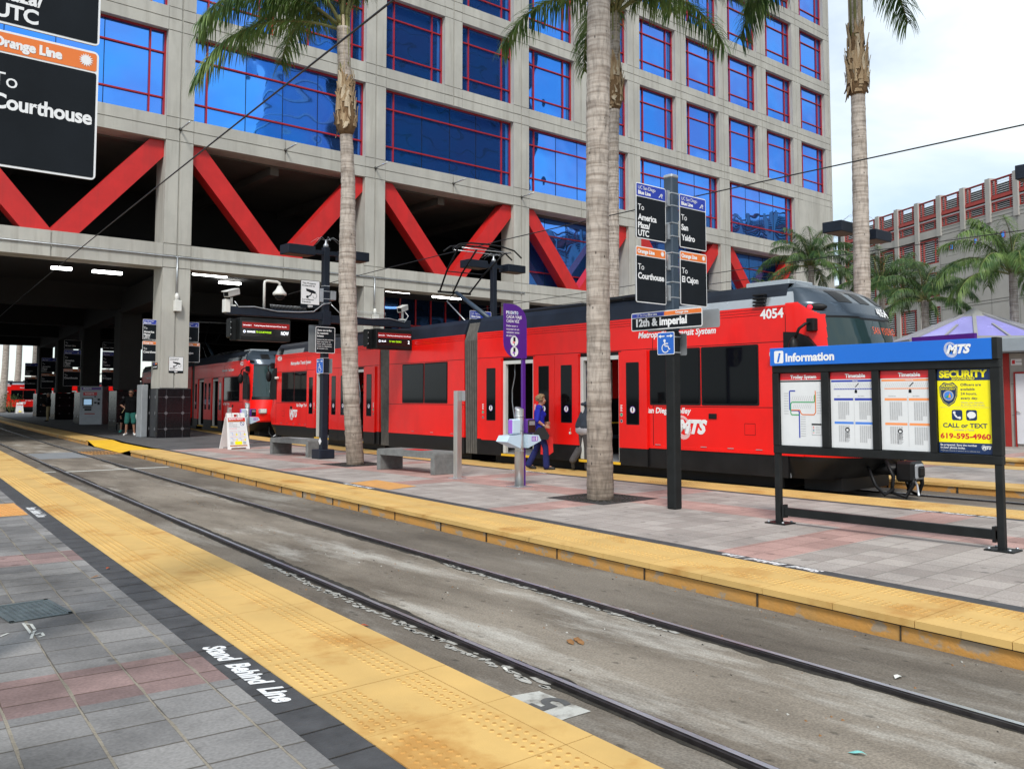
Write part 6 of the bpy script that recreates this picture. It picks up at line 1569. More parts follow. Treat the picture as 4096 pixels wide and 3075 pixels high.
for a, b_, c, d in ((y - 1.06, y - 1.0, 0, 2.40), (y + .01, y + .05, 0, 2.40), (y - 1.0, y + .01, 2.35, 2.40)): m.box(wx - .07, wx - .004, a, b_, c, d, 'kiosk_red')
m.build('door_frame', t)
m = MB(); T = WEST((wx - .006, 11.03, 2.62)); m.rect(0, 0, .32, .2, .002, 'sign_white', T); m.rect(.03, .04, .12, .16, .004, 'poster_red', T); m.rect(.14, .09, .32, .12, .004, 'poster_grey', T); m.build('small_sign', t)
m = MB(); a = AT(3540 + 285 / 2.68, 1200 + 390 / 2.68, 27.5); b2 = AT(3540 + 957 / 2.68, 1200 + 352 / 2.68, 25.6)
u = Vector((b2.x - a.x, b2.y - a.y, 0)).normalized(); W_ = math.hypot(b2.x - a.x, b2.y - a.y); T = TP((a.x, a.y, 2.80), u, ZU)
m.prism([(0, 0), (W_, 0), (W_, .66), (0, .66)], -.12, 0, 'purple', T); m.text('metro', W_ * .47, .16, .24, 'sign_white', T, .003, .05, 'c', 0, W_ * .52); mm_ = m.build('shop_sign', t)
m = MB(); m.box(a.x + .3, a.x + .38, a.y, a.y + .08, 0, 2.80, 'mullion_grey'); m.box(b2.x, b2.x + .08, b2.y + .2, b2.y + .28, 0, 2.80, 'mullion_grey'); m.build('sign_support', t)
# ------------------------------------------------------------------ palms
def frond_mesh(seed, L_, e0, e1, n=74, leaf='palm_leaf', ll=.78):
    rnd = random.Random(seed); m = MB(); pts = []; p = Vector((0, 0, 0)); N_ = 26; dirs = []
    for i in range(N_ + 1):
        t = i / N_; a = R(e0 + (e1 - e0) * t ** 1.25); d = Vector((math.cos(a), .10 * math.sin(seed + 2 * t), math.sin(a))).normalized()
        pts.append(p.copy()); dirs.append(d); p = p + d * (L_ / N_)
    m.tube(pts, [.040 * (1 - .88 * i / N_) for i in range(N_ + 1)], 'rachis', 6)
    for i in range(n):
        t = .16 + .84 * (i + rnd.random()) / n; k = min(N_ - 1, int(t * N_)); f = t * N_ - k
        b = pts[k].lerp(pts[k + 1], f); d = dirs[k]; side = d.cross(Vector((0, 0, 1))).normalized(); up = side.cross(d)
        for s in (-1, 1):
            l = ll * (math.sin(math.pi * min(1, (t - .10) / .98)) ** .55 * .75 + .28) * rnd.uniform(.8, 1.12)
            v = (side * s * rnd.uniform(.55, 1.0) + d * rnd.uniform(.35, .8) + up * rnd.uniform(-.35, .75)).normalized()
            q = b.copy(); w0 = rnd.uniform(.032, .046); prev = None; vs, fs = [], []
            for j in range(5):
                tt = j / 4; w_ = w0 * (1 - tt) ** .7 + .003
                sd = v.cross(Vector((0, 0, 1))); sd = sd.normalized() if sd.length > .05 else side
                vs += [q + sd * w_ / 2, q - sd * w_ / 2]
                v = (v + Vector((0, 0, -rnd.uniform(.35, .62)))).normalized(); q = q + v * (l / 4)
            for j in range(4): fs.append((2 * j, 2 * j + 1, 2 * j + 3, 2 * j + 2))
            m.add(vs, fs, leaf)
    return m.mesh('frond')
FR = {}
for lf in ('palm_leaf', 'palm_leaf_dark'):
    for k, (e0, e1) in enumerate(((80, 12), (62, -38), (42, -62), (16, -78))):
        for s in range(2): FR[lf, k, s] = frond_mesh(10 * k + s + 1, 3.9 if k else 3.3, e0, e1, 112, lf, .86)
def palm(path, rad, label, boots, seed, n=22, scale=1., leaf='palm_leaf', low=True, boot=True, group='palms', only=None):
    """path: trunk points from the ground up; boots: (z0, z1) of the ragged old leaf bases"""
    rnd = random.Random(seed); base = path[0]
    t = thing('palm_tree', label, 'palm tree', tuple(base), group)
    pts, rs = [], []
    N_ = max(24, int((path[-1].z - path[0].z) / .085)); zs = [p.z for p in path]
    for i in range(N_ + 1):
        z = zs[0] + (zs[-1] - zs[0]) * i / N_
        x = float(np.interp(z, zs, [p.x for p in path])); y = float(np.interp(z, zs, [p.y for p in path])); r = float(np.interp(z, zs, rad))
        r *= 1 + rnd.uniform(-.012, .012) + (.028 if i % 3 == 0 else 0); pts.append((x + rnd.uniform(-.004, .004), y, z)); rs.append(r)
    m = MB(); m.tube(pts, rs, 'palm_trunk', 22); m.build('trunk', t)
    top = path[-1]
    if boot:
        z0, z1 = boots; m = MB(); bx = lambda z: Vector((float(np.interp(z, zs, [p.x for p in path])), float(np.interp(z, zs, [p.y for p in path])), z)); r0 = rad[-1]
        prof = ((-.02, 1.0), (.06, 1.3), (.18, 1.68), (.36, 1.62), (.55, 1.4), (.75, 1.15), (1.0, .95)); pp = [bx(z0 + (z1 - z0) * a) for a, b_ in prof]
        m.tube(pp, [r0 * b_ for a, b_ in prof], 'palm_fibre', 16)
        for i in range(110):
            a = rnd.uniform(0, 6.283); h = rnd.random() ** .8; z = z0 + (z1 - z0) * h * .95; r = r0 * float(np.interp(h, [q[0] for q in prof], [q[1] for q in prof])); c = bx(z); o = Vector((math.cos(a), math.sin(a), 0)); tg = Vector((-o.y, o.x, 0))
            l = rnd.uniform(.14, .42) * (z1 - z0) / 1.1; wd = rnd.uniform(.03, .085); out = rnd.uniform(-.04, .16); ks = 1 if rnd.random() < .75 else -.7
            vs, fs = [], []
            for j in range(4):
                tt = j / 3; q = c + o * (r + .012 + out * tt ** 2 * l) + Vector((0, 0, ks * l * tt)) + tg * (rnd.uniform(-.05, .05) * tt); w_ = wd * (1 - tt * rnd.uniform(.55, .95)); vs += [q - tg * w_, q + tg * w_, q + o * .012]
            for j in range(3): fs += [(3 * j, 3 * j + 2, 3 * j + 5, 3 * j + 3), (3 * j + 2, 3 * j + 1, 3 * j + 4, 3 * j + 5)]
            m.add(vs, fs, 'palm_boot_pale' if rnd.random() < .3 else 'palm_boot')
        m.build('leaf_bases', t)
        m = MB(); c = bx(z1 - .1)
        m.tube([c, top + Vector((0, 0, .35))], [r0 * .8, r0 * .35], 'palm_boot', 12)
        for i in range(9):
            a = i * .7; m.tube([c + Vector((.1 * math.cos(a), .1 * math.sin(a), -.15)), top + Vector((.13 * math.cos(a), .13 * math.sin(a), .25))], [.05, .035], 'rachis' if i % 3 else 'palm_boot_pale', 6)
        m.build('leaf_stalks', t)
    for i in range(n):
        k = 0 if i < n * .18 else 1 if i < n * .45 else 2 if i < n * .75 else 3
        if not low and k == 3: k = 2
        a = i * 2.39996 + rnd.uniform(-.3, .3)
        if only and i < len(only): k, a = only[i][0], R(90 - only[i][1])
        o = bpy.data.objects.new('frond', FR[leaf, k, rnd.randrange(2)]); C.collection.objects.link(o); o.parent = t
        o.location = (top.x - base.x + .1 * math.cos(a), top.y - base.y + .1 * math.sin(a), top.z - base.z + (.25 - .10 * k) * scale); o.rotation_euler = (rnd.uniform(-.08, .08), rnd.uniform(-.1, .1), a); q = scale * rnd.uniform(.88, 1.1); o.scale = (q, q, q)
    return t
def ppath(px, dist, z0=0.): return [AT(x * 1.8517, y * 1.8517, dist) for x, y in px]
pt = ppath(((768, 1003), (758, 850), (750, 600), (752, 400), (748, 290), (745, 175), (741, 60)), 20.59); pt[0].z = -.02
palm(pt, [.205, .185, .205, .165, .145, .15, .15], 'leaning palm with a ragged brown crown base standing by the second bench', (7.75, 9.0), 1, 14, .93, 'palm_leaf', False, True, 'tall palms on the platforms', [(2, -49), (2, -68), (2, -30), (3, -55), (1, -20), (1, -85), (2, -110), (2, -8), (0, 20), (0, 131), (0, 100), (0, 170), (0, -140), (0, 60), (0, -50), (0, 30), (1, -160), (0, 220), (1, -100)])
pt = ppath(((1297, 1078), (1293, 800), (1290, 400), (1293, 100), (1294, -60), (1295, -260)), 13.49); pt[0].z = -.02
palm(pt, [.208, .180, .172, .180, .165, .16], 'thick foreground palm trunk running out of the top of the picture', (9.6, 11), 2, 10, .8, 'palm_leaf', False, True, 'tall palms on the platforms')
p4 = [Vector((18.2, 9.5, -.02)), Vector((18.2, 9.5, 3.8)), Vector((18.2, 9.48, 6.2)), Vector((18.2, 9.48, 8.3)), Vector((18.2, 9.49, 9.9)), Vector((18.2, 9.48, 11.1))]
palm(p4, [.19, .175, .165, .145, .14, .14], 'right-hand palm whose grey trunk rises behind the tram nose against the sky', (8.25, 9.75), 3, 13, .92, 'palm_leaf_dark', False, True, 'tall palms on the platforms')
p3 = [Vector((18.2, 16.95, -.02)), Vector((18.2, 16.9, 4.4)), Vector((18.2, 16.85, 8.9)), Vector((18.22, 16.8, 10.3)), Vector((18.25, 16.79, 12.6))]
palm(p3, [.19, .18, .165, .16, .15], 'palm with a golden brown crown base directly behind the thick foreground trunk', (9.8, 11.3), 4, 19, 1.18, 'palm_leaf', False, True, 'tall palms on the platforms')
for i, (x, y, dd, sc, lab, lf) in enumerate(((1752, 575, 44, .70, 'low dark palm beside the far right corner of the office building', 'palm_leaf_dark'), (1905, 625, 42, .68, 'bushy palm just right of the tall right-hand trunk', 'palm_leaf_dark'),
        (1998, 650, 35, .58, 'short palm rising behind the nose of the tram in front of the garage', 'palm_leaf_dark'), (2188, 590, 31, .72, 'bright green palm at the right edge above the kiosk roof', 'palm_leaf'), (1668, 655, 43, .5, 'small palm top peeping over the tram roof in front of the last red brace', 'palm_leaf_dark'))):
    h = AT(x * 1.8517, y * 1.8517, dd); b0 = Vector((h.x, h.y, -.02))
    palm([b0, h.lerp(b0, .5), h], [.18, .15, .13], lab, (h.z - .8, h.z), 20 + i, 24, sc, lf, True, False, 'low palms in front of the garage')
for i, (x, y, lab) in enumerate(((20.6, 113, 'thin far palm trunk at the left edge seen below the ceiling'), (23.5, 121, 'second far palm trunk seen below the ceiling'), (24.9, 119, 'far palm trunk just left of the last dark column'))):
    palm([Vector((x, y, -.02)), Vector((x + .2, y, 5)), Vector((x + .3, y, 13))], [.42, .34, .3], lab, (11, 12), 40 + i, 12, 1.0, 'palm_leaf_dark', True, False, 'far palms beyond the building')

def bush(loc, r, h, label, n, seed):
    rnd = random.Random(seed); t = thing('bush', label, 'bush', loc, 'bushes'); m = MB(); x, y = loc[0], loc[1]
    for k in range(5): m.tube([(x, y, 0), (x + rnd.uniform(-.4, .4) * r, y + rnd.uniform(-.4, .4) * r, h * .6)], [.03, .01], 'rachis', 5)
    m.build('stem', t); m = MB()
    for k in range(n):
        c = Vector((rnd.gauss(0, .42), rnd.gauss(0, .42), rnd.uniform(.15, 1))); p = Vector((x + c.x * r, y + c.y * r, c.z * h)); d = Vector((rnd.gauss(0, 1), rnd.gauss(0, 1), rnd.gauss(.3, .7))).normalized(); s = d.cross(Vector((rnd.random(), rnd.random(), 1))).normalized() * .035; l = rnd.uniform(.12, .28)
        m.add([p, p + d * l * .5 + s, p + d * l, p + d * l * .5 - s], [(0, 1, 2, 3)], 'bush_leaf')
    m.build('foliage', t)
bush((20.4, 107.5, 0), 1.3, 2.0, 'green potted shrub at the far left beyond the building', 500, 3)

# ------------------------------------------------------------------ overhead wires
def wire(name, pts, r, label):
    m = MB(); m.tube(pts, r, 'wire', 6); return m.build(name, label=label, cat='wire', group='overhead tram wires')
wire('overhead_wire', [(RR(y) - .76, y, 5.62 - (.0 if y < 30 else .0)) for y in range(-12, 100, 4)], .013, 'dark contact wire slanting across the upper left, over the near track')
wire('overhead_wire', [(14.72 + .0023 * max(0, y - 8) ** 2, y, 5.79) for y in range(-12, 36, 3)], .013, 'contact wire touching the raised pantograph')
wire('overhead_wire', [(TT(y) + 9.55, y, 5.58) for y in range(-12, 36, 4)], .012, 'thin wire over the third track, low across the garage wall')
wire('overhead_wire', [(TT(y) + 9.0, y, 5.15) for y in range(12, 36, 4)], .010, 'faint wire over the third track, left of the palm trunk')

# a tram far beyond the building
tram('far pale and red tram standing sideways beyond the dark columns', '4031', (44, 116, 0), [('cab', 44, 116, R(-90)), ('bel', 35.4, 116, R(-90)), ('mid', 34.7, 116, R(-90)), ('bel', 30.8, 116, R(-90)), ('rear', 30.1, 116, R(-90))])
# ------------------------------------------------------------------ people
def capsule(m, p0, p1, r0, r1, mat='skin', n=12):
    p0, p1 = Vector(p0), Vector(p1); d = (p1 - p0); L_ = d.length or .001; d /= L_
    pts, rs = [], []
    for k in range(5): a = R(-90 + 90 * (k + .25) / 5); pts.append(p0 + d * (r0 * math.sin(a))); rs.append(r0 * math.cos(a))
    pts.append(p0 + d * .0001); rs.append(r0); pts.append(p1); rs.append(r1)
    for k in range(5): a = R(90 * (k + .75) / 5); pts.append(p1 + d * (r1 * math.sin(a))); rs.append(r1 * math.cos(a))
    m.tube(pts, rs, mat, n)
def merged(m, name, parent, voxel, colour, smooth=2):
    """the shapes of m become one closed skin; colour(x, y, z) picks the material of each face"""
    ob = m.build(name + '_raw'); md = ob.modifiers.new('r', 'REMESH'); md.mode = 'VOXEL'; md.voxel_size = voxel; md.use_smooth_shade = True
    if smooth: sm = ob.modifiers.new('s', 'SMOOTH'); sm.iterations = smooth; sm.factor = .5
    bpy.context.view_layer.update(); dg = bpy.context.evaluated_depsgraph_get()
    me = bpy.data.meshes.new_from_object(ob.evaluated_get(dg), depsgraph=dg); old = ob.data; bpy.data.objects.remove(ob); bpy.data.meshes.remove(old)
    me.materials.clear(); names = []
    for p in me.polygons:
        k = colour(*p.center)
        if k not in names: names.append(k)
        p.material_index = names.index(k); p.use_smooth = True
    for k in names: me.materials.append(MATS[k])
    me.name = name; o = bpy.data.objects.new(name, me); C.collection.objects.link(o); o.parent = parent; BASE[o.name] = None
    return o
def hand(m, wrist, d, palm_n, r=1., curl=.5):
    """palm, four bent fingers of unequal length and a thumb from the side of the palm"""
    d = Vector(d).normalized(); nrm = Vector(palm_n); nrm = (nrm - d * nrm.dot(d)).normalized(); sd = d.cross(nrm).normalized(); w_ = Vector(wrist)
    for s in (-.028, -.01, .01, .028): capsule(m, w_ + sd * s * .7 * r, w_ + d * .085 * r + sd * s * r, .016 * r, .013 * r, 'skin', 8)
    for s, l in ((-.031, .062), (-.011, .075), (.010, .080), (.031, .070)):
        a = w_ + d * .09 * r + sd * s * r; b_ = a + (d * (1 - .3 * curl) + nrm * curl * .7).normalized() * l * .55 * r; c = b_ + (d * (1 - curl) + nrm * curl * 1.2).normalized() * l * .5 * r
        capsule(m, a, b_, .0095 * r, .0085 * r, 'skin', 8); capsule(m, b_, c, .0085 * r, .007 * r, 'skin', 8)
    a = w_ + d * .025 * r + sd * .03 * r; b_ = a + (d * .7 + sd * .7 + nrm * .3).normalized() * .045 * r; capsule(m, a, b_, .013 * r, .010 * r, 'skin', 8); capsule(m, b_, b_ + (d * .9 + sd * .15 + nrm * .3).normalized() * .032 * r, .010 * r, .008 * r, 'skin', 8)
def head(m, c, f, h=.225, tilt=0):
    """skull, jaw, nose, brow, lips, ears; c is the centre of the head, f the direction it faces"""
    f = Vector(f).normalized(); u = Vector((0, 0, 1)); l = u.cross(f); c = Vector(c); k = h / .225
    def S(a, b_, z, r): 
        Tm = Matrix((f, l, u)).transposed().to_4x4(); Tm.translation = c + (f * a + l * b_ + u * z) * k; m.sphere((0, 0, 0), tuple(q * k for q in r), 'skin', Tm, 16, 10)
    S(-.012, 0, .03, (.092, .074, .085)); S(.02, 0, -.03, (.068, .060, .085)); S(.045, 0, -.075, (.035, .040, .030)); S(.088, 0, -.012, (.020, .013, .028)); S(.100, 0, -.022, (.013, .015, .012)); S(.074, 0, .028, (.018, .048, .014)); S(.078, 0, -.060, (.012, .024, .010))
    for s in (-1, 1): S(-.004, s * .076, -.012, (.020, .010, .030)); S(.06, s * .038, -.03, (.022, .022, .03))
    return f, l, u, c, k
def face_features(parent, F, brow='hair_dark', lips='lips'):
    f, l, u, c, k = F; q = MB()
    for s in (-1, 1):
        e = c + (f * .080 + l * s * .031 + u * .006) * k; q.sphere(e, (.011 * k,) * 3, 'cloth_white', None, 10, 6); q.sphere(e + f * .007 * k, (.0062 * k,) * 3, 'shoe_black', None, 8, 5)
        q.tube([e + (f * .010 - l * s * .018 + u * .018) * k, e + (f * .010 + l * s * .014 + u * .02) * k], .0035 * k, brow, 5)
    q.tube([c + (f * .089 - l * .018 - u * .062) * k, c + (f * .093 - u * .060) * k, c + (f * .089 + l * .018 - u * .062) * k], .0045 * k, lips, 6)
    q.build('face_features', parent)
class Pose: pass
def person(label, loc, az, height, J, wear, extra=None, voxel=.008, group=None):
    """az: facing direction from +Y towards +X. J: joints in body space (forward, left, up) for a 1.70 m figure. wear: colours"""
    t = thing('person', label, 'person', loc, group, True); s = height / 1.70
    f = Vector((math.sin(az), math.cos(az), 0)); l = Vector((-math.cos(az), math.sin(az), 0))
    W = lambda p: (f * p[0] + l * p[1] + Vector((0, 0, 1)) * p[2]) * s
    w = {k: W(v) for k, v in J.items()}; w_ = wear; b = MB(); fat = w_.get('fat', 1.)
    def limb(m, a, c, r0, r1, g=0.): capsule(m, w[a], w[c], (r0 + g) * s, (r1 + g) * s)
    def torso(m, g=0, lo=True):
        for sd in (-1, 1):
            P_ = w['pelvis'] + l * sd * .075 * s; Ch = w['chest'] + l * sd * .085 * s; capsule(m, P_, w['waist'] + l * sd * .06 * s, (.105 * fat + g) * s, (.10 * fat + g) * s); capsule(m, w['waist'] + l * sd * .06 * s, Ch, (.10 * fat + g) * s, (.105 + g) * s)
        capsule(m, w['shl'], w['shr'], (.058 + g) * s, (.058 + g) * s); capsule(m, w['chest'], (w['shl'] + w['shr']) / 2, (.1 + g) * s, (.07 + g) * s)
    torso(b); capsule(b, (w['shl'] + w['shr']) / 2, w['head'] - Vector((0, 0, .07 * s)), .055 * s, .052 * s)
    for q in 'lr':
        limb(b, 'sh' + q, 'el' + q, .048, .038); limb(b, 'el' + q, 'wr' + q, .038, .026); limb(b, 'hip' + q, 'kn' + q, .085, .056); limb(b, 'kn' + q, 'an' + q, .056, .036)
        d = w['wr' + q] - w['el' + q]; hand(b, w['wr' + q], J.get('hd' + q) and W(J['hd' + q]) or d, W(J.get('pn' + q, (0, -1 if q == 'l' else 1, 0))), s, w_.get('curl', .5))
        limb(b, 'an' + q, 'to' + q, .036, .03)
    hf = W(J.get('face', (1, 0, 0))); F = head(b, w['head'], hf, .225 * s)
    skin = w_.get('skin', 'skin'); bo = merged(b, 'body', t, voxel, lambda *a: skin)
    if not w_.get('noface'): face_features(bo, F)
    F_f, F_l, F_u, F_c, k = F
    if w_.get('hair'):
        h = MB(); rnd = random.Random(4)
        for i in range(90 if w_.get('curly') else 40):
            a = rnd.uniform(0, 6.283); e = rnd.uniform(-.35 if w_.get('curly') else .1, 1.5); d = F_f * math.cos(a) * math.cos(e) + F_l * math.sin(a) * math.cos(e) + F_u * math.sin(e)
            if d.dot(F_f) > .45 and d.dot(F_u) < .62: continue
            p = F_c + (F_f * -.012 + F_u * .03) * k + Vector((d.x * .088, d.y * .088, d.z * .085)) * k * (1.06 if w_.get('curly') else 1.0); h.sphere(p, ((.030 if w_.get('curly') else .026) * k * rnd.uniform(.8, 1.3),) * 3, 'skin', None, 8, 6)
        merged(h, 'hair', t, voxel, lambda *a: w_['hair'], 1 if w_.get('curly') else 2)
    c = MB(); torso(c, .016)
    for q in 'lr':
        limb(c, 'sh' + q, 'el' + q, .048, .040, .016)
        if w_.get('long'): limb(c, 'el' + q, 'wr' + q, .040, .034, .014)
    if w_.get('bust'):
        for sd in (-1, 1): c.sphere(w['chest'] + (f * .085 + l * sd * .075) * s - Vector((0, 0, .03 * s)), .075 * s, 'skin')
    if w_.get('hood'): c.sphere((w['shl'] + w['shr']) / 2 - f * .07 * s + Vector((0, 0, .03 * s)), (.12 * s, .12 * s, .06 * s), 'skin')
    merged(c, 'shirt', t, voxel, lambda *a: w_['top'])
    c = MB()
    for sd in (-1, 1): capsule(c, w['pelvis'] + l * sd * .075 * s, w['waist'] * .35 + w['pelvis'] * .65 + l * sd * .06 * s, (.105 * fat + .010) * s, (.10 * fat + .008) * s)
    for q in 'lr':
        g = .030 if w_.get('baggy') else .016
        if w_.get('shorts'): capsule(c, w['hip' + q], w['kn' + q], .105 * s, .095 * s)
        else: limb(c, 'hip' + q, 'kn' + q, .085, .058, g); limb(c, 'kn' + q, 'an' + q, .056, .046 if not w_.get('flare') else .062, g)
    merged(c, 'trousers', t, voxel, lambda *a: w_['legs'])
    for q in 'lr':
        c = MB(); a, e = w['an' + q], w['to' + q]; d = (e - a); up = Vector((0, 0, 1)); hl = a - d * .32
        capsule(c, hl * .6 + a * .4 - up * .030 * s, e - up * .004 * s, .046 * s, .040 * s); capsule(c, a, a - up * .02 * s, .047 * s, .05 * s); capsule(c, hl * .5 + a * .5 - up * .045 * s, e - up * .018 * s, .042 * s, .036 * s)
        merged(c, 'shoe', t, voxel, lambda *a: w_['shoes'])
    if extra: extra(t, w, f, l, s, F)
    return t
STAND = dict(pelvis=(0, 0, .95), waist=(0, 0, 1.10), chest=(0, 0, 1.28), shl=(0, .17, 1.40), shr=(0, -.17, 1.40), head=(.02, 0, 1.585), ell=(-.02, .23, 1.13), elr=(-.02, -.23, 1.13), wrl=(.06, .23, .89), wrr=(.06, -.23, .89),
             hipl=(0, .085, .92), hipr=(0, -.085, .92), knl=(.02, .10, .50), knr=(.02, -.10, .50), anl=(0, .11, .085), anr=(0, -.11, .085), tol=(.15, .13, .035), tor=(.15, -.13, .035))
AZR = math.radians(130.5)                       # towards the right of the photograph
def bag_woman(t, w, f, l, s, F):
    q = MB(); c = w['wrr'] - f * .10 - Vector((0, 0, .13)) - l * .06; T = TP(c, f, (0, 0, 1))
    q.prism([(-.17, -.13), (.16, -.15), (.19, -.06), (.08, .12), (-.05, .12), (-.16, -.02)], -.045, .045, 'leather_black', T); q.tube([c + f * -.12 + Vector((0, 0, .06)), w['shr'] + f * .03 - l * .07, w['shr'] + Vector((0, 0, .07))], .008, 'leather_black', 6); q.build('handbag', t)
    q = MB(); c = w['wrr'] + f * .04 + l * .10 + Vector((0, 0, -.36)); T = TP(c, f, (0, 0, 1))
    q.prism([(-.14, -.24), (.03, -.27), (.14, -.19), (.12, .12), (-.12, .15)], -.05, .05, 'bag_red', T)
    for a in (-.08, .07): q.tube([c + f * a + Vector((0, 0, .12)), c + f * .0 + Vector((0, 0, .30))], .006, 'bag_red', 5)
    q.build('shopping_bag', t)
    q = MB(); q.lathe([(.031, -.008), (.034, .0), (.031, .008)], 'cloth_white', 14, Matrix.Translation(w['wrr'] * .8 + w['elr'] * .2)); q.build('bracelet', t)
J = dict(STAND); J.update(elr=(-.06, -.24, 1.12), wrr=(.13, -.17, .98), hdr=(1, .35, -.1), pnr=(0, 1, -.3), ell=(-.04, .22, 1.12), wrl=(.14, .10, 1.04), hdl=(1, -.4, .1), knl=(-.04, .09, .50), anl=(-.24, .09, .115), tol=(-.10, .10, .035), knr=(.14, -.09, .50), anr=(.16, -.10, .085), tor=(.32, -.11, .035), head=(.045, 0, 1.575), pelvis=(0, 0, .94))
g0 = G(1165 * 1.8517, 1014 * 1.8517)
person('woman with curly blonde hair in a blue top walking with a red bag', (g0.x, g0.y, 0), AZR, 1.63, J, dict(top='cloth_blue', legs='cloth_denim', shoes='shoe_black', hair='hair_blond', curly=True, fat=1.02, bust=True, curl=.8, flare=True), bag_woman, .0065)
J = dict(STAND); J.update(pelvis=(0, 0, .95), waist=(.03, 0, 1.10), chest=(.10, 0, 1.27), shl=(.13, .18, 1.38), shr=(.13, -.18, 1.38), head=(.24, 0, 1.53), ell=(-.02, .29, 1.15), wrl=(-.07, .30, .92), elr=(.25, -.22, 1.15), wrr=(.38, -.2, 1.05), knl=(.02, .11, .52), anl=(-.22, .11, .23), tol=(-.20, .12, .09), knr=(.04, -.09, .50), anr=(.02, -.1, .085), tor=(.17, -.11, .035))
g1 = G(1262 * 1.8517, 1017 * 1.8517)
def napkin(t, w, f, l, s, F):
    q = MB(); c = w['wrl'] + Vector((0, 0, -.08)); q.sphere(c, (.045, .04, .06), 'cloth_white', None, 9, 6); q.sphere(c + Vector((-.04, .03, -.05)), (.03, .03, .035), 'cloth_white', None, 7, 5); q.build('white_glove', t)
    q = MB(); capsule(q, w['pelvis'] + l * .08 + Vector((0, 0, -.085)), w['pelvis'] - l * .08 + Vector((0, 0, -.085)), .138, .138, 'shirt_grey'); q.build('shirt_tail', t)
person('person in a navy sweatshirt and grey trousers half hidden by the thick palm', (g1.x, g1.y, 0), math.radians(95), 1.72, J, dict(top='cloth_navy', legs='cloth_grey', shoes='shoe_black', hair='hair_grey', long=True, baggy=True, hood=True, fat=1.2), napkin, .0075)
g2 = G(281 * 1.8517, 940 * 1.8517)
J = dict(STAND); J.update(elr=(-.03, -.40, 1.17), wrr=(.05, -.19, 1.02), hdr=(.3, 1, -.3), pnr=(-1, 0, 0), wrl=(.05, .27, .90), face=(1, -.15, 0), knl=(.03, .12, .50), knr=(.03, -.12, .50), anl=(0, .15, .085), anr=(0, -.15, .085), tol=(.15, .2, .035), tor=(.15, -.18, .035))
def shades(t, w, f, l, s, F):
    ff, ll, uu, c, k = F; q = MB()
    for sd in (-1, 1): q.sphere(c + (ff * .088 + ll * sd * .032 + uu * .006) * k, (.018 * k, .018 * k, .019 * k), 'tram_black', None, 10, 6); q.tube([c + (ff * .085 + ll * sd * .05 + uu * .01) * k, c + (ll * sd * .082 + uu * .005) * k], .005 * k, 'tram_black', 5)
    q.tube([c + (ff * .10 - ll * .02 + uu * .01) * k, c + (ff * .10 + ll * .02 + uu * .01) * k], .005 * k, 'tram_black', 5); q.build('sunglasses', t)
    q = MB(); q.sphere(w['wrl'] + Vector((0, 0, -.22)) - f * .05, (.11, .11, .17), 'cloth_white', None, 10, 8); q.build('plastic_bag', t)
    q = MB(); q.bar(w['wrr'] + l * .0 + f * .03, w['wrr'] + f * .1 - l * .1 - Vector((0, 0, .2)), .04, .012, 'cloth_khaki'); q.build('folded_paper', t)
person('stout man in a black shirt, green shorts and sunglasses standing by the corner column', (g2.x, g2.y, 0), R(-150), 1.90, J, dict(top='cloth_black', legs='cloth_green', shoes='cloth_white', hair='hair_dark', shorts=True, fat=1.28, skin='skin_dark'), shades, .010)
J = dict(STAND); J.update(pelvis=(0, 0, .5), waist=(.02, 0, .65), chest=(.05, 0, .84), shl=(.05, .17, .97), shr=(.05, -.17, .97), head=(.1, 0, 1.15), ell=(.05, .24, .72), elr=(.05, -.24, .72), wrl=(.28, .16, .58), wrr=(.28, -.16, .58), hipl=(0, .09, .5), hipr=(0, -.09, .5), knl=(.42, .12, .50), knr=(.42, -.12, .50), anl=(.42, .12, .09), anr=(.50, -.12, .09), tol=(.57, .13, .035), tor=(.65, -.13, .035))
g3 = G(271 * 1.8517, 934 * 1.8517)
t3 = person('seated person with teal shoes mostly hidden behind the man in green shorts', (g3.x + .25, g3.y + .75, 0), R(-152), 1.75, J, dict(top='cloth_black', legs='cloth_black', shoes='shoe_teal', hair='hair_dark', shorts=True, skin='skin_dark', noface=True), None, .011)
bx = thing('dark_bench', 'dark bench in the shade behind the man in green shorts', 'bench', (g3.x + .7, g3.y + 1.2, 0))
m = MB(); m.bbox(g3.x - .1, g3.x + 1.6, g3.y + .75, g3.y + 1.25, .36, .45, .02, 'granite'); m.build('seat_slab', bx)
for q in (0, 1.45): m = MB(); m.box(g3.x + q, g3.x + q + .1, g3.y + .8, g3.y + 1.2, 0, .362, 'granite'); m.build('leg', bx)
J = dict(STAND); J.update(elr=(.05, -.26, 1.15), wrr=(.22, -.16, 1.02), wrl=(.2, .14, 1.0), ell=(.04, .26, 1.15), knl=(.03, .08, .5), anl=(.05, .12, .085), tol=(.2, .14, .035))
g4 = G(192, 1685); person('standing person in a dark jacket and khaki trousers beside the far dark column', (g4.x, g4.y, 0), R(-90), 1.92, J, dict(top='cloth_black', legs='cloth_khaki', shoes='shoe_black', hair='hair_grey', long=True), None, .014)
g5 = G(423, 1691); person('person all in black standing right of the ticket machine', (g5.x, g5.y, 0), R(60), 1.88, STAND, dict(top='cloth_black', legs='cloth_black', shoes='shoe_black', hair='hair_dark', long=True), None, .014)
g6 = G(768, 1698); person('person in a red jacket walking behind the granite base of the corner column', (g6.x + .1, g6.y + .3, 0), R(120), 1.75, J, dict(top='cloth_red', legs='cloth_black', shoes='cloth_white', hair='hair_dark', long=True), None, .013)
def pack(t, w, f, l, s, F):
    q = MB(); c = w['chest'] - f * .2; T = TP(c, l, (0, 0, 1)); q.sphere(c - Vector((0, 0, .08)), (.17, .17, .25), 'cloth_navy', None, 14, 10); q.build('backpack', t)
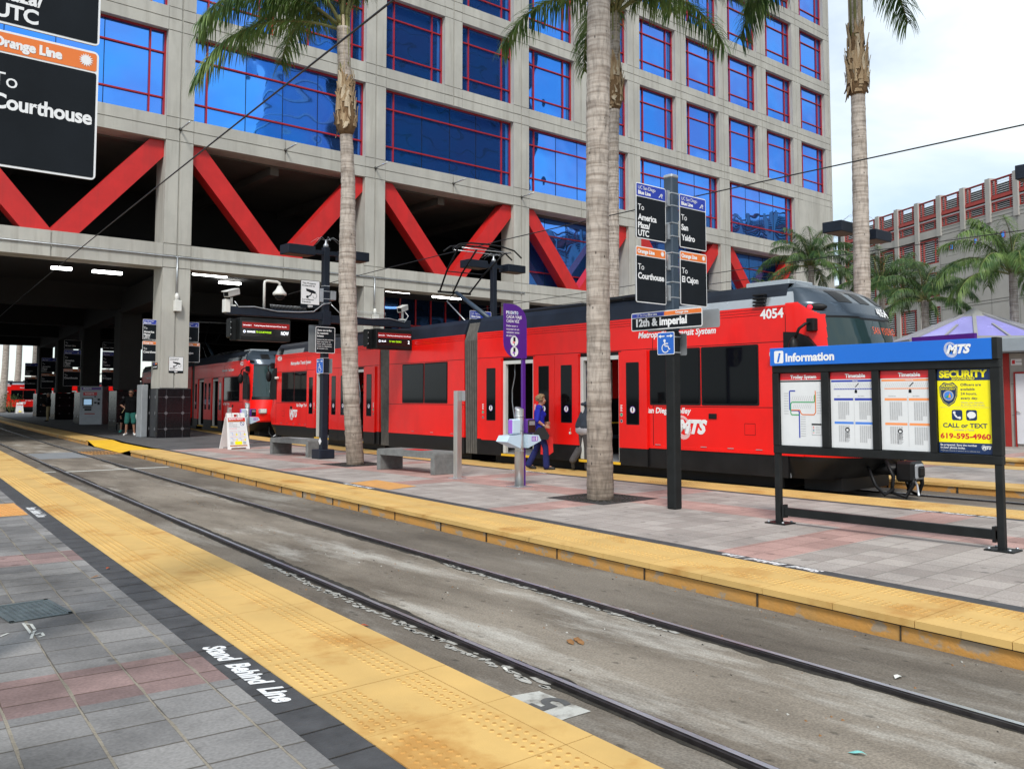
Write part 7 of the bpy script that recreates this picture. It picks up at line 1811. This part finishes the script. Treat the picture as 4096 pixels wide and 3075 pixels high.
person('dark figure with a backpack standing inside the open rear door of the red tram', (14.75, 24.6, .27), R(110), 1.75, STAND, dict(top='cloth_black', legs='cloth_black', shoes='shoe_black', hair='hair_dark', long=True), pack, .012)

# ------------------------------------------------------------------ litter
rnd = random.Random(11)
for i, (px, py, mt, sz, lab) in enumerate(((1458, 2505, 'leaf_red', .035, 'small red leaf on the track bed beside the near rail'), (2385, 2412, 'leaf_dry', .05, 'curled tan leaf beside the second rail'), (2290, 2570, 'leaf_dry', .06, 'clump of brown leaf litter between the rails'), (3430, 3018, 'litter_teal', .045, 'crumpled teal scrap of paper between the rails'),
        (385, 2310, 'leaf_dry', .05, 'dry leaf on the near platform pavers'), (432, 2276, 'leaf_red', .03, 'orange leaf on the near platform next to the dark border'), (3590, 2710, 'litter_white', .05, 'white scrap beyond the second rail'), (2020, 2680, 'litter_white', .03, 'small white scrap beside the near rail'))):
    p = G(px, py, 0 if px < 500 else ZT); q = MB(); a = rnd.uniform(0, 6.28); T = Matrix.Translation(p) @ Matrix.Rotation(a, 4, 'Z')
    for k in range(3 if i == 2 else 1):
        o = Vector((rnd.uniform(-1, 1), rnd.uniform(-1, 1), 0)) * sz * (1 if i == 2 else 0)
        vs = [(-sz, 0, .004), (-sz * .3, -sz * .4, .012), (sz * .5, -sz * .3, .020), (sz, 0, .008), (sz * .4, sz * .35, .016), (-sz * .4, sz * .4, .010)]; q.add([Vector(v) + o for v in vs] + [o + Vector((0, 0, .022))], [(j, (j + 1) % 6, 6) for j in range(6)], mt, False, T)
    q.build('dry_leaf' if 'leaf' in mt else 'paper_scrap', label=lab, cat='leaf' if 'leaf' in mt else 'litter')
m = MB()
for i in range(420):                                          # grit, chips and crumbs too many to count
    y = rnd.uniform(1.5, 16); e = rnd.choice((RR(y) - 1.5, RR(y), FE(y) - .12, RR(y) - .7)); x = e + rnd.gauss(0, .10); s = rnd.uniform(.003, .010)
    if x > FE(y) - .01 or x < NE(y) + .02 or abs(x - RR(y)) < .05 or abs(x - RR(y) + 1.5) < .05: continue
    m.add([(x - s, y - s * rnd.random(), ZT), (x + s, y - s, ZT), (x + s * rnd.random(), y + s, ZT), (x, y, ZT + s)], [(0, 1, 3), (1, 2, 3), (2, 0, 3)], rnd.choice(('paint_faded', 'leaf_dry', 'rail_dirt', 'rail_dirt', 'leaf_dry')))
m.build('grit', kind='stuff')
